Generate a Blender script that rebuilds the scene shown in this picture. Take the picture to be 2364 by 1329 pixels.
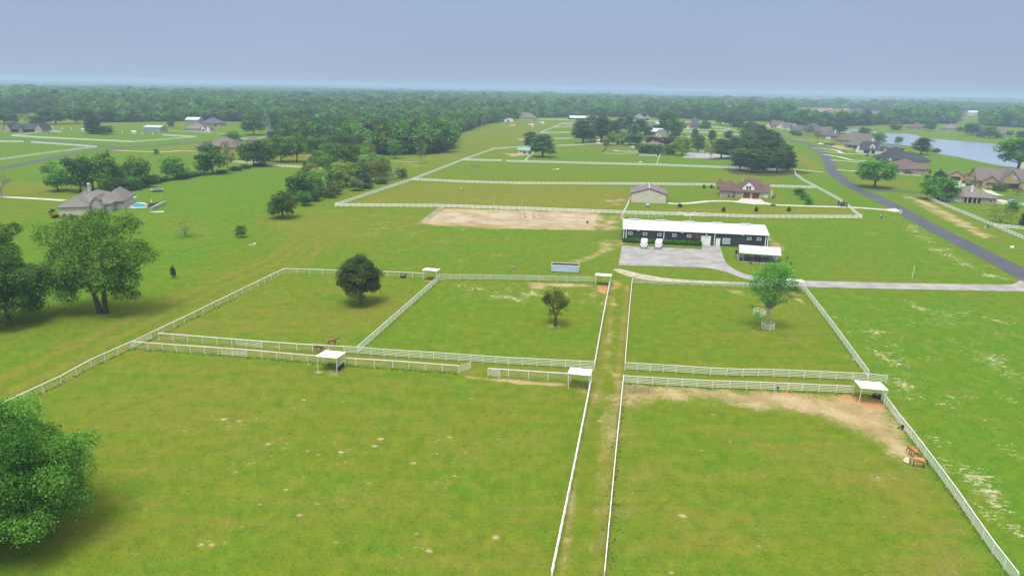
import bpy, bmesh, math, random
import numpy as np
from mathutils import Vector, Matrix

for o in list(bpy.data.objects):
    bpy.data.objects.remove(o)
SC = bpy.context.scene
C = SC.collection
R = random.Random(7)
rad = math.radians

# ------------------------------------------------------------------ camera
F_PX, CX, CY, CAM_H = 1575.0, 1182.0, 664.5, 48.0
PITCH, ROLL = rad(16.42), rad(1.03)
cp, sp, cr, sr = math.cos(PITCH), math.sin(PITCH), math.cos(ROLL), math.sin(ROLL)
lvl_up = Vector((0, sp, cp)); fwd = Vector((0, cp, -sp)); lvl_x = Vector((1, 0, 0))
right = cr * lvl_x + sr * lvl_up
up = -sr * lvl_x + cr * lvl_up
cam_d = bpy.data.cameras.new("camera")
cam = bpy.data.objects.new("camera", cam_d); C.objects.link(cam)
cam.matrix_world = Matrix(((right.x, up.x, -fwd.x, 0), (right.y, up.y, -fwd.y, 0), (right.z, up.z, -fwd.z, CAM_H), (0, 0, 0, 1)))
cam_d.sensor_width = 36.0
cam_d.lens = F_PX / 2364.0 * 36.0
cam_d.clip_start = 1.0
cam_d.clip_end = 120000.0
SC.camera = cam

# ------------------------------------------------------------------ sky, sun, exposure
SUN_EL, SUN_AZ = rad(71), rad(-162)      # azimuth clockwise from +Y; the sun stands high behind the camera
W = bpy.data.worlds.new("World"); SC.world = W; W.use_nodes = True
nt = W.node_tree; nt.nodes.clear()
def nd(t, typ, **kw):
    n = t.nodes.new(typ)
    for k, v in kw.items(): setattr(n, k, v)
    return n
sky = nd(nt, 'ShaderNodeTexSky', sky_type='NISHITA', sun_disc=False)
sky.sun_elevation = SUN_EL; sky.sun_rotation = SUN_AZ; sky.dust_density = 4.0; sky.air_density = 1.5
b1 = nd(nt, 'ShaderNodeBackground'); b1.inputs[1].default_value = 0.05
tc = nd(nt, 'ShaderNodeTexCoord'); sx = nd(nt, 'ShaderNodeSeparateXYZ')
rp = nd(nt, 'ShaderNodeValToRGB')
def ramp(node, stops):
    e = node.color_ramp.elements
    while len(e) > 1: e.remove(e[-1])
    e[0].position, e[0].color = stops[0][0], (*stops[0][1], 1)
    for p, c in stops[1:]:
        x = e.new(p); x.color = (*c, 1)
ramp(rp, [(0.0, (.42, .52, .69)), (0.03, (.395, .50, .685)), (0.06, (.370, .475, .675)), (0.115, (.350, .460, .68)), (0.22, (.50, .60, .78)), (0.5, (1.1, 1.12, 1.14)), (1.0, (1.75, 1.75, 1.75))])
nz = nd(nt, 'ShaderNodeTexNoise'); nz.inputs['Scale'].default_value = 2.6; nz.inputs['Detail'].default_value = 3
mpw = nd(nt, 'ShaderNodeMapping'); mpw.inputs['Scale'].default_value = (1, 1, 5)
mr = nd(nt, 'ShaderNodeMapRange'); mr.inputs[1].default_value = .3; mr.inputs[2].default_value = .7; mr.inputs[3].default_value = 0.975; mr.inputs[4].default_value = 1.025
hsv = nd(nt, 'ShaderNodeHueSaturation')
b2 = nd(nt, 'ShaderNodeBackground'); b2.inputs[1].default_value = 0.9
ad = nd(nt, 'ShaderNodeAddShader'); wo = nd(nt, 'ShaderNodeOutputWorld')
L = nt.links.new
L(tc.outputs['Generated'], sx.inputs[0]); L(sx.outputs[2], rp.inputs[0])
L(tc.outputs['Generated'], mpw.inputs[0]); L(mpw.outputs[0], nz.inputs[0]); L(nz.outputs[0], mr.inputs[0])
L(rp.outputs[0], hsv.inputs['Color']); L(mr.outputs[0], hsv.inputs['Value'])
mxw = nd(nt, 'ShaderNodeMixRGB'); mxw.inputs[0].default_value = 0.12
skm = nd(nt, 'ShaderNodeMixRGB', blend_type='MULTIPLY'); skm.inputs[0].default_value = 1; skm.inputs[2].default_value = (.08, .08, .08, 1)
L(sky.outputs[0], skm.inputs[1]); L(hsv.outputs[0], mxw.inputs[1]); L(skm.outputs[0], mxw.inputs[2])
L(mxw.outputs[0], b2.inputs[0]); L(b2.outputs[0], wo.inputs[0])
nt.nodes.remove(b1); nt.nodes.remove(ad)

sun_d = bpy.data.lights.new("sun", 'SUN'); sun_d.energy = 3.6; sun_d.angle = rad(28); sun_d.color = (1.0, 0.965, 0.90)
sun = bpy.data.objects.new("sun", sun_d); C.objects.link(sun)
sdir = Vector((math.sin(SUN_AZ) * math.cos(SUN_EL), math.cos(SUN_AZ) * math.cos(SUN_EL), math.sin(SUN_EL)))
sun.rotation_euler = sdir.to_track_quat('Z', 'Y').to_euler()
vs = SC.view_settings
vs.view_transform = 'Standard'; vs.look = 'None'; vs.exposure = 0.22; vs.gamma = 1.0; vs.use_curve_mapping = False
SC.cycles.max_bounces = 5; SC.cycles.diffuse_bounces = 2; SC.cycles.transparent_max_bounces = 6; SC.cycles.volume_bounces = 1
SC.cycles.glossy_bounces = 2; SC.cycles.transmission_bounces = 3

# ------------------------------------------------------------------ photo pixel -> ground point (used to survey the place)
def P(u, v, z=0.0):
    x, y = (u - CX) / F_PX, -(v - CY) / F_PX
    d = x * right + y * up + fwd
    t = (z - CAM_H) / d.z
    return Vector((d.x * t, d.y * t, z))
def proj(p):
    q = Vector((p[0], p[1], p[2] - CAM_H))
    w = q.dot(fwd)
    return CX + F_PX * q.dot(right) / w, CY - F_PX * q.dot(up) / w
def mpp(p):
    return Vector((p[0], p[1], -CAM_H)).dot(fwd) / F_PX       # metres per photo pixel at a ground point
def height(p, px):
    a, b = 0.0, 60.0
    v0 = proj((p[0], p[1], 0))[1]
    for _ in range(30):
        m = (a + b) / 2
        if v0 - proj((p[0], p[1], m))[1] < px: a = m
        else: b = m
    return a
def along(a, b, u, z=1.5):
    lo, hi = -0.3, 1.3
    for _ in range(30):
        m = (lo + hi) / 2; q = a.lerp(b, m)
        if proj((q.x, q.y, z))[0] < u: lo = m
        else: hi = m
    return lo

# ------------------------------------------------------------------ object helpers
def tag(o, label=None, cat=None, group=None, kind=None):
    if label: o['label'] = label
    if cat: o['category'] = cat
    if group: o['group'] = group
    if kind: o['kind'] = kind
    return o
def empty(name, loc, rz=0.0, label=None, cat=None, group=None):
    o = bpy.data.objects.new(name, None); C.objects.link(o)
    o.location = loc; o.rotation_euler = (0, 0, rz); o.empty_display_size = 0.5
    return tag(o, label, cat, group)
class MB:
    def __init__(s): s.v = []; s.f = []; s.m = []
    def face(s, pts, m=0):
        n = len(s.v); s.v += [tuple(p) for p in pts]; s.f.append(tuple(range(n, n + len(pts)))); s.m.append(m)
        return s
    def poly(s, vs, fs, m=0):
        n = len(s.v); s.v += [tuple(p) for p in vs]
        for f in fs: s.f.append(tuple(i + n for i in f)); s.m.append(m)
        return s
    def box(s, x0, x1, y0, y1, z0, z1, m=0):
        return s.poly([(x0, y0, z0), (x1, y0, z0), (x1, y1, z0), (x0, y1, z0), (x0, y0, z1), (x1, y0, z1), (x1, y1, z1), (x0, y1, z1)],
                      [(0, 3, 2, 1), (4, 5, 6, 7), (0, 1, 5, 4), (1, 2, 6, 5), (2, 3, 7, 6), (3, 0, 4, 7)], m)
    def tube(s, pts, rs, n=6, m=0, cap=True):
        pts = [Vector(p) for p in pts]
        if not isinstance(rs, (list, tuple)): rs = [rs] * len(pts)
        base = len(s.v); prev = None
        for i, p in enumerate(pts):
            t = (pts[min(i + 1, len(pts) - 1)] - pts[max(i - 1, 0)])
            t = t.normalized() if t.length > 1e-9 else Vector((0, 0, 1))
            a = Vector((0, 0, 1)) if abs(t.z) < 0.95 else Vector((1, 0, 0))
            x = t.cross(a).normalized(); y = t.cross(x)
            for k in range(n):
                an = 2 * math.pi * k / n + math.pi / n
                s.v.append(tuple(p + (x * math.cos(an) + y * math.sin(an)) * rs[i]))
        for i in range(len(pts) - 1):
            for k in range(n):
                a, b = base + i * n + k, base + i * n + (k + 1) % n
                s.f.append((a, b, b + n, a + n)); s.m.append(m)
        if cap:
            s.f.append(tuple(base + k for k in range(n))[::-1]); s.m.append(m)
            e = base + (len(pts) - 1) * n
            s.f.append(tuple(e + k for k in range(n))); s.m.append(m)
        return s
    def lathe(s, prof, c=(0, 0, 0), n=16, m=0):
        b = len(s.v)
        for r, z in prof:
            for k in range(n):
                a = 2 * math.pi * k / n
                s.v.append((c[0] + r * math.cos(a), c[1] + r * math.sin(a), c[2] + z))
        for i in range(len(prof) - 1):
            for k in range(n):
                p, q = b + i * n + k, b + i * n + (k + 1) % n
                s.f.append((p, q, q + n, p + n)); s.m.append(m)
        return s
    def hip(s, x0, x1, y0, y1, z, rise, o=0.5, m=0, th=0.22):
        x0 -= o; x1 += o; y0 -= o; y1 += o
        w, d = x1 - x0, y1 - y0
        if w >= d: k = d / 2; r = [(x0 + k, (y0 + y1) / 2, z + rise), (x1 - k, (y0 + y1) / 2, z + rise)]
        else: k = w / 2; r = [((x0 + x1) / 2, y0 + k, z + rise), ((x0 + x1) / 2, y1 - k, z + rise)]
        e = [(x0, y0), (x1, y0), (x1, y1), (x0, y1)]
        vs_ = [(*p, z - th) for p in e] + [(*p, z) for p in e] + r
        if w >= d: fs = [(4, 5, 9, 8), (5, 6, 9), (6, 7, 8, 9), (7, 4, 8)]
        else: fs = [(4, 5, 8), (5, 6, 9, 8), (6, 7, 9), (7, 4, 8, 9)]
        return s.poly(vs_, fs + [(0, 3, 2, 1), (0, 1, 5, 4), (1, 2, 6, 5), (2, 3, 7, 6), (3, 0, 4, 7)], m)
    def gable(s, x0, x1, y0, y1, z, rise, axis='x', o=0.5, og=0.4, th=0.2, m=0):
        """two sloped slabs; ridge along axis"""
        if axis == 'x':
            a0, a1, b0, b1 = x0 - og, x1 + og, y0 - o, y1 + o
            f = lambda a, b, zz: (a, b, zz)
            half = (y1 - y0) / 2
        else:
            a0, a1, b0, b1 = y0 - og, y1 + og, x0 - o, x1 + o
            f = lambda a, b, zz: (b, a, zz)
            half = (x1 - x0) / 2
        bm_ = (b0 + b1) / 2; ze = z - rise * o / half; zr = z + rise
        prof = [(b0, ze - th), (b1, ze - th), (b1, ze), (bm_, zr), (b0, ze), (bm_, zr - th)]
        vs_ = [f(a0, b, q) for b, q in prof] + [f(a1, b, q) for b, q in prof]
        fs = [(4, 3, 9, 10), (3, 2, 8, 9), (0, 4, 10, 6), (2, 1, 7, 8), (5, 0, 6, 11), (1, 5, 11, 7),
              (0, 5, 3, 4), (5, 1, 2, 3), (6, 10, 9, 11), (11, 9, 8, 7)]
        return s.poly(vs_, fs, m)
    def gwall(s, x0, x1, y0, y1, z, rise, axis='x', m=0):
        """triangular gable infill standing on a wall box"""
        if axis == 'x':
            ym = (y0 + y1) / 2
            return s.poly([(x0, y0, z), (x0, y1, z), (x0, ym, z + rise), (x1, y0, z), (x1, y1, z), (x1, ym, z + rise)],
                          [(0, 2, 1), (3, 4, 5), (0, 3, 5, 2), (1, 2, 5, 4)], m)
        xm = (x0 + x1) / 2
        return s.poly([(x0, y0, z), (x1, y0, z), (xm, y0, z + rise), (x0, y1, z), (x1, y1, z), (xm, y1, z + rise)],
                      [(0, 1, 2), (3, 5, 4), (0, 2, 5, 3), (1, 4, 5, 2)], m)
    def mesh(s, name, mats, smooth=False):
        me = bpy.data.meshes.new(name); me.from_pydata(s.v, [], s.f)
        for mt in (mats if isinstance(mats, (list, tuple)) else [mats]): me.materials.append(mt)
        if len(me.materials) > 1: me.polygons.foreach_set('material_index', s.m)
        if smooth: me.polygons.foreach_set('use_smooth', [True] * len(me.polygons))
        bm = bmesh.new(); bm.from_mesh(me); bmesh.ops.recalc_face_normals(bm, faces=bm.faces); bm.to_mesh(me); bm.free()
        me.update()
        return me
    def build(s, name, mats, parent=None, smooth=False):
        return ob(name, s.mesh(name, mats, smooth), parent)
def ob(name, me, parent=None):
    o = bpy.data.objects.new(name, me); C.objects.link(o)
    if parent: o.parent = parent
    return o
def copy_tree(o, parent=None):
    c = o.copy(); C.objects.link(c); c.parent = parent
    for ch in [x for x in o.children]: copy_tree(ch, c)
    return c

# ------------------------------------------------------------------ materials
M = {}
def bsdf(name):
    m = bpy.data.materials.new(name); m.use_nodes = True
    t = m.node_tree; return m, t, t.nodes['Principled BSDF'], t.links.new
def mat(name, col, rough=0.7, var=0.15, scale=0.6, metal=0.0, spec=0.3, col2=None, stretch=None, bump=0.0):
    m, t, b, l = bsdf(name)
    b.inputs['Roughness'].default_value = rough; b.inputs['Metallic'].default_value = metal
    b.inputs['Specular IOR Level'].default_value = spec
    tcn = nd(t, 'ShaderNodeTexCoord'); mp = nd(t, 'ShaderNodeMapping')
    if stretch: mp.inputs['Scale'].default_value = stretch
    n = nd(t, 'ShaderNodeTexNoise'); n.inputs['Scale'].default_value = scale; n.inputs['Detail'].default_value = 6; n.inputs['Roughness'].default_value = 0.65
    r_ = nd(t, 'ShaderNodeValToRGB')
    c2 = col2 or tuple(c * (1 + var) for c in col)
    c1 = col if col2 else tuple(c * (1 - var) for c in col)
    ramp(r_, [(0.38, c1), (0.62, c2)])
    l(tcn.outputs['Object'], mp.inputs[0]); l(mp.outputs[0], n.inputs[0]); l(n.outputs[0], r_.inputs[0]); l(r_.outputs[0], b.inputs['Base Color'])
    if bump:
        bp = nd(t, 'ShaderNodeBump'); bp.inputs['Strength'].default_value = bump; bp.inputs['Distance'].default_value = 0.05
        l(n.outputs[0], bp.inputs['Height']); l(bp.outputs[0], b.inputs['Normal'])
    M[name] = m
    return m
def ribbed(name, col, rough=0.45, period=0.3, axis=0, var=0.06, strength=0.35):
    """metal sheet with standing ribs and faint streaks"""
    m = mat(name, col, rough, var, 0.35, spec=0.4, stretch=(1.0, 0.25, 0.4) if axis == 0 else (0.25, 1, 0.4))
    t = m.node_tree; l = t.links.new; b = t.nodes['Principled BSDF']
    tcn = nd(t, 'ShaderNodeTexCoord'); w = nd(t, 'ShaderNodeTexWave', wave_type='BANDS', bands_direction='X' if axis == 0 else 'Y')
    w.inputs['Scale'].default_value = 0.314 / period; bp = nd(t, 'ShaderNodeBump'); bp.inputs['Strength'].default_value = strength; bp.inputs['Distance'].default_value = 0.03
    l(tcn.outputs['Object'], w.inputs[0]); l(w.outputs[1], bp.inputs['Height']); l(bp.outputs[0], b.inputs['Normal'])
    return m
def brickmat(name, c1, c2, mortar=(.45, .42, .38), scale=1.0):
    m, t, b, l = bsdf(name)
    b.inputs['Roughness'].default_value = 0.85
    tcn = nd(t, 'ShaderNodeTexCoord'); mp = nd(t, 'ShaderNodeMapping'); mp.inputs['Rotation'].default_value = (rad(90), 0, 0)
    bt = nd(t, 'ShaderNodeTexBrick'); bt.inputs['Color1'].default_value = (*c1, 1); bt.inputs['Color2'].default_value = (*c2, 1); bt.inputs['Mortar'].default_value = (*mortar, 1)
    bt.inputs['Scale'].default_value = 2.0 * scale
    n = nd(t, 'ShaderNodeTexNoise'); n.inputs['Scale'].default_value = 0.9; n.inputs['Detail'].default_value = 4
    mx = nd(t, 'ShaderNodeMixRGB', blend_type='OVERLAY'); mx.inputs[0].default_value = 0.35
    l(tcn.outputs['Object'], mp.inputs[0]); l(mp.outputs[0], bt.inputs[0]); l(tcn.outputs['Object'], n.inputs[0])
    l(bt.outputs[0], mx.inputs[1]); l(n.outputs[0], mx.inputs[2]); l(mx.outputs[0], b.inputs['Base Color'])
    M[name] = m; return m
def shingle(name, col):
    m, t, b, l = bsdf(name)
    b.inputs['Roughness'].default_value = 0.9; b.inputs['Specular IOR Level'].default_value = 0.15
    tcn = nd(t, 'ShaderNodeTexCoord')
    n = nd(t, 'ShaderNodeTexNoise'); n.inputs['Scale'].default_value = 2.2; n.inputs['Detail'].default_value = 8
    n2 = nd(t, 'ShaderNodeTexNoise'); n2.inputs['Scale'].default_value = 0.25; n2.inputs['Detail'].default_value = 3
    w = nd(t, 'ShaderNodeTexWave', wave_type='BANDS', bands_direction='Z'); w.inputs['Scale'].default_value = 1.6; w.inputs['Distortion'].default_value = 0.6
    a = nd(t, 'ShaderNodeMath', operation='MULTIPLY_ADD'); a.inputs[1].default_value = 0.25
    a2 = nd(t, 'ShaderNodeMath', operation='MULTIPLY_ADD'); a2.inputs[1].default_value = 0.5
    r_ = nd(t, 'ShaderNodeValToRGB'); ramp(r_, [(0.35, tuple(c * 0.72 for c in col)), (1.0, tuple(c * 1.35 for c in col))])
    for q in (n, n2, w): l(tcn.outputs['Object'], q.inputs[0])
    l(w.outputs[1], a.inputs[0]); l(n.outputs[0], a.inputs[2]); l(n2.outputs[0], a2.inputs[0]); l(a.outputs[0], a2.inputs[2])
    l(a2.outputs[0], r_.inputs[0]); l(r_.outputs[0], b.inputs['Base Color'])
    M[name] = m; return m
def leafmat(name, dark, light, trans=0.3):
    m = bpy.data.materials.new(name); m.use_nodes = True; t = m.node_tree; t.nodes.clear(); l = t.links.new
    at = nd(t, 'ShaderNodeAttribute', attribute_name='tint'); oi = nd(t, 'ShaderNodeObjectInfo')
    r_ = nd(t, 'ShaderNodeValToRGB'); ramp(r_, [(0.0, dark), (1.0, light)])
    h = nd(t, 'ShaderNodeHueSaturation')
    m1 = nd(t, 'ShaderNodeMapRange'); m1.inputs[3].default_value = 0.68; m1.inputs[4].default_value = 1.45
    m2 = nd(t, 'ShaderNodeMapRange'); m2.inputs[3].default_value = 0.478; m2.inputs[4].default_value = 0.522
    l(at.outputs['Fac'], r_.inputs[0]); l(r_.outputs[0], h.inputs['Color']); l(oi.outputs['Random'], m1.inputs[0]); l(m1.outputs[0], h.inputs['Value'])
    l(oi.outputs['Random'], m2.inputs[0]); l(m2.outputs[0], h.inputs['Hue'])
    d = nd(t, 'ShaderNodeBsdfDiffuse'); tr = nd(t, 'ShaderNodeBsdfTranslucent'); mx = nd(t, 'ShaderNodeMixShader'); mx.inputs[0].default_value = min(.5, trans + .1)
    o_ = nd(t, 'ShaderNodeOutputMaterial')
    l(h.outputs[0], d.inputs[0]); l(h.outputs[0], tr.inputs[0]); l(d.outputs[0], mx.inputs[1]); l(tr.outputs[0], mx.inputs[2]); l(mx.outputs[0], o_.inputs[0])
    M[name] = m; return m

mat('white_vinyl', (.86, .86, .85), .4, .04, 0.5)
mat('white_pipe', (.70, .70, .69), .4, .06, 0.8)
mat('pale_pipe', (.56, .58, .56), .45, .15, 0.7)
mat('wire', (.55, .55, .53), .5, .1, 0.7)
ribbed('white_roof', (.42, .465, .49), .35, .9, 0, .05, .2)
ribbed('shed_roof', (.84, .84, .84), .4, .3, 0, .05, .1)
ribbed('barn_siding', (.028, .034, .048), .5, .45, 0, .35, .5)
mat('white_paint', (.80, .80, .79), .45, .05, .7)
mat('grey_metal', (.36, .38, .42), .4, .1, .6)
mat('dark_metal', (.02, .02, .022), .5, .25, 2)
mat('black_plastic', (.012, .012, .013), .5, .3, 2)
mat('glass_dark', (.02, .025, .03), .08, .2, .4, spec=.6)
mat('glass_pale', (.25, .36, .36), .1, .2, .5, spec=.6)
mat('beige_siding', (.53, .50, .40), .6, .05, .5)
ribbed('maroon_metal', (.155, .105, .122), .45, .3, 1, .1)
mat('pale_blue', (.42, .52, .65), .45, .06, .8)
mat('maroon_trim', (.09, .03, .03), .5, .1, 1)
shingle('maroon_shingle', (.098, .060, .056))
shingle('brown_shingle', (0.115, 0.095, 0.0875))
shingle('taupe_shingle', (0.1296, 0.1164, 0.1104))
shingle('dark_shingle', (0.0374, 0.0396, 0.0506))
shingle('slate_shingle', (0.066, 0.0696, 0.0936))
shingle('redbrown_shingle', (0.0984, 0.072, 0.066))
brickmat('brick_tan', (.42, .30, .21), (.33, .22, .15))
brickmat('brick_pink', (.42, .30, .25), (.36, .25, .21))
brickmat('brick_red', (.30, .13, .09), (.24, .10, .07), (.35, .3, .26))
brickmat('stone_gold', (.42, .32, .17), (.30, .22, .12), (.36, .3, .2), .5)
mat('stone_grey', (.36, .36, .31), .85, .2, 1.2, bump=.3)
mat('cream_wall', (.62, .56, .46), .7, .08, .7)
mat('white_wall', (.72, .72, .70), .6, .05, .7)
mat('grey_wall', (.24, .27, .31), .6, .1, .7)
mat('orange_wall', (.55, .16, .09), .7, .12, 1)
mat('pink_wall', (.42, .20, .17), .7, .12, 1)
mat('garage_wood', (.12, .035, .022), .5, .25, 1.2, stretch=(.3, 1, 3))
mat('dark_timber', (.05, .035, .022), .8, .3, 1)
ribbed('green_metal', (.12, .30, .22), .5, .4, 0, .1)
ribbed('darkgreen_metal', (.05, .09, .08), .5, .4, 0, .1)
ribbed('red_metal', (.35, .10, .09), .5, .4, 0, .1)
mat('grey_shed', (.25, .26, .25), .6, .1, .8)
mat('blue_paint', (.03, .07, .19), .4, .15, 1)
mat('blue_bin', (.02, .04, .30), .4, .1, 1)
mat('car_white', (.75, .76, .77), .25, .03, 1, spec=.5)
mat('car_dark', (.03, .04, .05), .25, .1, 1, spec=.5)
mat('car_blue', (.18, .26, .36), .25, .1, 1, spec=.5)
mat('tyre', (.015, .015, .015), .8, .2, 3)
mat('rusty', (.22, .13, .08), .8, .3, 2)
mat('red_sign', (.62, .07, .09), .5, .05, 1)
mat('teal_plastic', (.10, .38, .36), .5, .1, 1)
mat('trampoline_pad', (.25, .42, .62), .5, .1, 1)
mat('flower', (.5, .3, .05), .8, .3, 2)
mat('bark', (.085, .065, .05), .95, .35, 3, stretch=(1, 1, .25), bump=.5)
mat('bark_pale', (.24, .22, .19), .95, .3, 3, stretch=(1, 1, .25), bump=.5)
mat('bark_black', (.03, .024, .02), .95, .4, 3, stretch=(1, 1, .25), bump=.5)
leafmat('leaf_oak', (0.028, 0.085, 0.01), (0.165, 0.32, 0.048))
leafmat('leaf_fresh', (0.055, 0.145, 0.02), (0.18, 0.385, 0.06), .35)
leafmat('leaf_dark', (0.022, 0.066, 0.014), (0.105, 0.215, 0.04))
leafmat('leaf_dusky', (.034, .062, .016), (.120, .170, .052), .3)
leafmat('leaf_willow', (0.1013, 0.1553, 0.0243), (0.2975, 0.3915, 0.0783), .4)
leafmat('leaf_olive', (0.054, 0.0675, 0.0189), (0.1957, 0.2115, 0.0705), .3)
leafmat('leaf_pine', (0.026, 0.062, 0.024), (0.105, 0.175, 0.062), .15)
leafmat('leaf_cedar', (0.024, 0.062, 0.024), (0.085, 0.155, 0.055), .15)
leafmat('leaf_red', (0.027, 0.0081, 0.0108), (0.1174, 0.0282, 0.0313), .2)
leafmat('leaf_hedge', (0.0195, 0.0894, 0.0097), (0.1131, 0.3205, 0.0282), .2)
leafmat('leaf_forest', (0.036, 0.085, 0.022), (0.15, 0.28, 0.062), .25)
leafmat('leaf_yellow', (0.162, 0.162, 0.0135), (0.4698, 0.4072, 0.0313), .3)
# ------------------------------------------------------------------ terrain: flat farm land, low rolling hills far out
def ter(x, y):
    r = np.hypot(x, y)
    k = np.clip((r - 2600) / 3500, 0, 1)
    z = 26 * np.sin(x / 1700 + 1.3) * np.sin(y / 1500 + .4) + 15 * np.sin(x / 820 + y / 1900) + 9 * np.sin(y / 610 - x / 2300)
    far = np.clip((r - 9000) / 15000, 0, 1)
    return k * (z * 0.55 - 14) + far * 16

def pxpoly(pts): return [P(u, v) for u, v in pts]
def catmull(pts, n=8):
    pts = [Vector(p) for p in pts]
    if len(pts) < 3:
        return [pts[0].lerp(pts[1], i / n) for i in range(n + 1)]
    q = [pts[0] * 2 - pts[1]] + pts + [pts[-1] * 2 - pts[-2]]
    out = []
    for i in range(1, len(q) - 2):
        for k in range(n):
            t = k / n; a, b, c, d = q[i - 1], q[i], q[i + 1], q[i + 2]
            out.append(0.5 * ((2 * b) + (c - a) * t + (2 * a - 5 * b + 4 * c - d) * t * t + (3 * b - a - 3 * c + d) * t ** 3))
    out.append(pts[-1]); return out

# one ground sheet: rings that widen with distance, so that near turf is finely divided
rr = [4.0]
while rr[-1] < 1500: rr.append(rr[-1] * 1.0068 + 0.02)
while rr[-1] < 32000: rr.append(rr[-1] * 1.02)
rr = np.array(rr)
aa = np.concatenate([np.arange(-180, -52, 8.0), np.arange(-52, 52, 0.22), np.arange(52, 180, 8.0)]) * math.pi / 180
nr, na = len(rr), len(aa)
RR, AA = np.meshgrid(rr, aa, indexing='ij')
GX, GY = (RR * np.sin(AA)).ravel(), (RR * np.cos(AA)).ravel()
GX = np.append(GX, 0.0); GY = np.append(GY, 0.0)
soil = np.zeros((len(GX), 4), np.float32); soil[:, 3] = 1      # r tan earth, g red clay, b leaf litter
turf = np.zeros((len(GX), 4), np.float32); turf[:, 3] = 1      # r dry olive, g lush, b gopher mounds / thin speckle

def amount(pts, soft, closed=True, width=0.0, px=True):
    w = [P(*p) for p in pts] if px else pts
    xs = np.array([p[0] for p in w]); ys = np.array([p[1] for p in w])
    mg = soft + width + 1
    sel = np.where((GX > xs.min() - mg) & (GX < xs.max() + mg) & (GY > ys.min() - mg) & (GY < ys.max() + mg))[0]
    x, y = GX[sel], GY[sel]
    d = np.full(len(sel), 1e9); ins = np.zeros(len(sel), bool)
    n = len(xs)
    for i in range(n if closed else n - 1):
        x0, y0, x1, y1 = xs[i], ys[i], xs[(i + 1) % n], ys[(i + 1) % n]
        dx, dy = x1 - x0, y1 - y0
        t = np.clip(((x - x0) * dx + (y - y0) * dy) / (dx * dx + dy * dy + 1e-9), 0, 1)
        d = np.minimum(d, np.hypot(x - x0 - t * dx, y - y0 - t * dy))
        if closed:
            c = ((y0 > y) != (y1 > y))
            with np.errstate(divide='ignore', invalid='ignore'):
                ins ^= c & (x < (x1 - x0) * (y - y0) / (y1 - y0 + 1e-12) + x0)
    sd = np.where(ins, -d, d) if closed else d - width
    return sel, np.clip(0.5 - sd / (2 * soft), 0, 1)
def paint(arr, ch, pts, val, soft=2.0, closed=True, width=0.0, px=True):
    sel, a = amount(pts, soft, closed, width, px)
    arr[sel, ch] = arr[sel, ch] * (1 - a) + val * a
def spot(arr, ch, u, v, r, val, soft=None):
    c = P(u, v); n = 10
    paint(arr, ch, [(c.x + r * math.cos(k * .628), c.y + .7 * r * math.sin(k * .628)) for k in range(n)], val, soft or r * .6, px=False)

# overall tone of the turf
turf[:, 0] = 0.25; turf[:, 1] = 0.32; turf[:, 2] = 0.12
T0, T1, T2 = 0, 1, 2
# fields beside the white houses, upper edge of the view
paint(turf, T1, [(-300, 420), (-300, 300), (600, 300), (640, 330), (480, 385), (380, 425), (120, 428)], .75, 12)
paint(turf, T0, [(-300, 420), (-300, 300), (600, 300), (640, 330), (480, 385), (380, 425), (120, 428)], .05, 12)
paint(turf, T0, [(0, 420), (130, 423), (140, 450), (0, 452)], .75, 5)
paint(turf, T0, [(150, 262), (175, 258), (215, 284), (160, 290), (110, 285)], .85, 12)
paint(turf, T0, [(300, 345), (450, 335), (450, 350), (600, 370), (460, 366), (320, 349)], .6, 5)
paint(turf, T0, [(0, 374), (150, 350), (220, 346), (60, 366), (0, 385)], .6, 4)
paint(turf, T0, [(550, 330), (640, 326), (720, 360), (720, 378), (600, 372)], .7, 6)
# meadow behind the hedgerow
paint(turf, T1, [(130, 500), (290, 445), (480, 400), (640, 392), (690, 420), (640, 500), (560, 560), (420, 620), (240, 700), (-100, 740), (-100, 520)], .85, 8)
paint(turf, T0, [(130, 500), (290, 445), (480, 400), (640, 392), (690, 420), (640, 500), (560, 560), (420, 620), (240, 700), (-100, 740), (-100, 520)], .0, 8)
paint(turf, T0, [(330, 490), (470, 500), (560, 520), (470, 560), (340, 540)], .5, 10)
# worn riding track around the meadow
for w_, val in ((7.5, .6), (1.2, .35)):
    paint(turf, T0, [(620, 505), (720, 530), (720, 560), (640, 610), (500, 670), (300, 770), (100, 870), (-150, 990)], val, 3, False, w_)
paint(turf, T1, [(620, 505), (720, 530), (720, 560), (640, 610), (500, 670), (300, 770), (100, 870), (-150, 990)], .02, 3, False, 6.5)
paint(turf, T1, [(520, 585), (590, 560), (600, 535), (540, 520)], .5, 6)
paint(turf, T1, [(690, 575), (880, 590), (1060, 560), (1250, 545), (1380, 560), (1380, 610), (1000, 625), (720, 615)], .5, 6)
paint(turf, T0, [(770, 490), (1000, 485), (980, 530), (800, 560), (690, 540), (690, 500)], .65, 6)
# mown swaths sweeping round the meadow
for k in range(7):
    o_ = k * 9
    paint(turf, T0, [(600 + o_ * .9, 500 + o_ * .2), (690 + o_ * .7, 520 + o_ * .4), (700 + o_ * .6, 545 + o_ * .6), (640 + o_ * .4, 590 + o_ * .9), (520, 640 + o_ * 1.1), (330, 725 + o_ * 1.5), (120, 820 + o_ * 2.2), (-150, 940 + o_ * 3)], (1.25, -.2)[k % 2], .7, False, 1.1)
    paint(turf, T1, [(300 + o_, 600 - o_ * .5), (470 + o_ * .5, 560 - o_ * .4), (560 + o_ * .3, 520 - o_ * .3), (600, 470 - o_ * .6)], (1.2, -.3)[k % 2], 1.2, False, 1.5)
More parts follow.
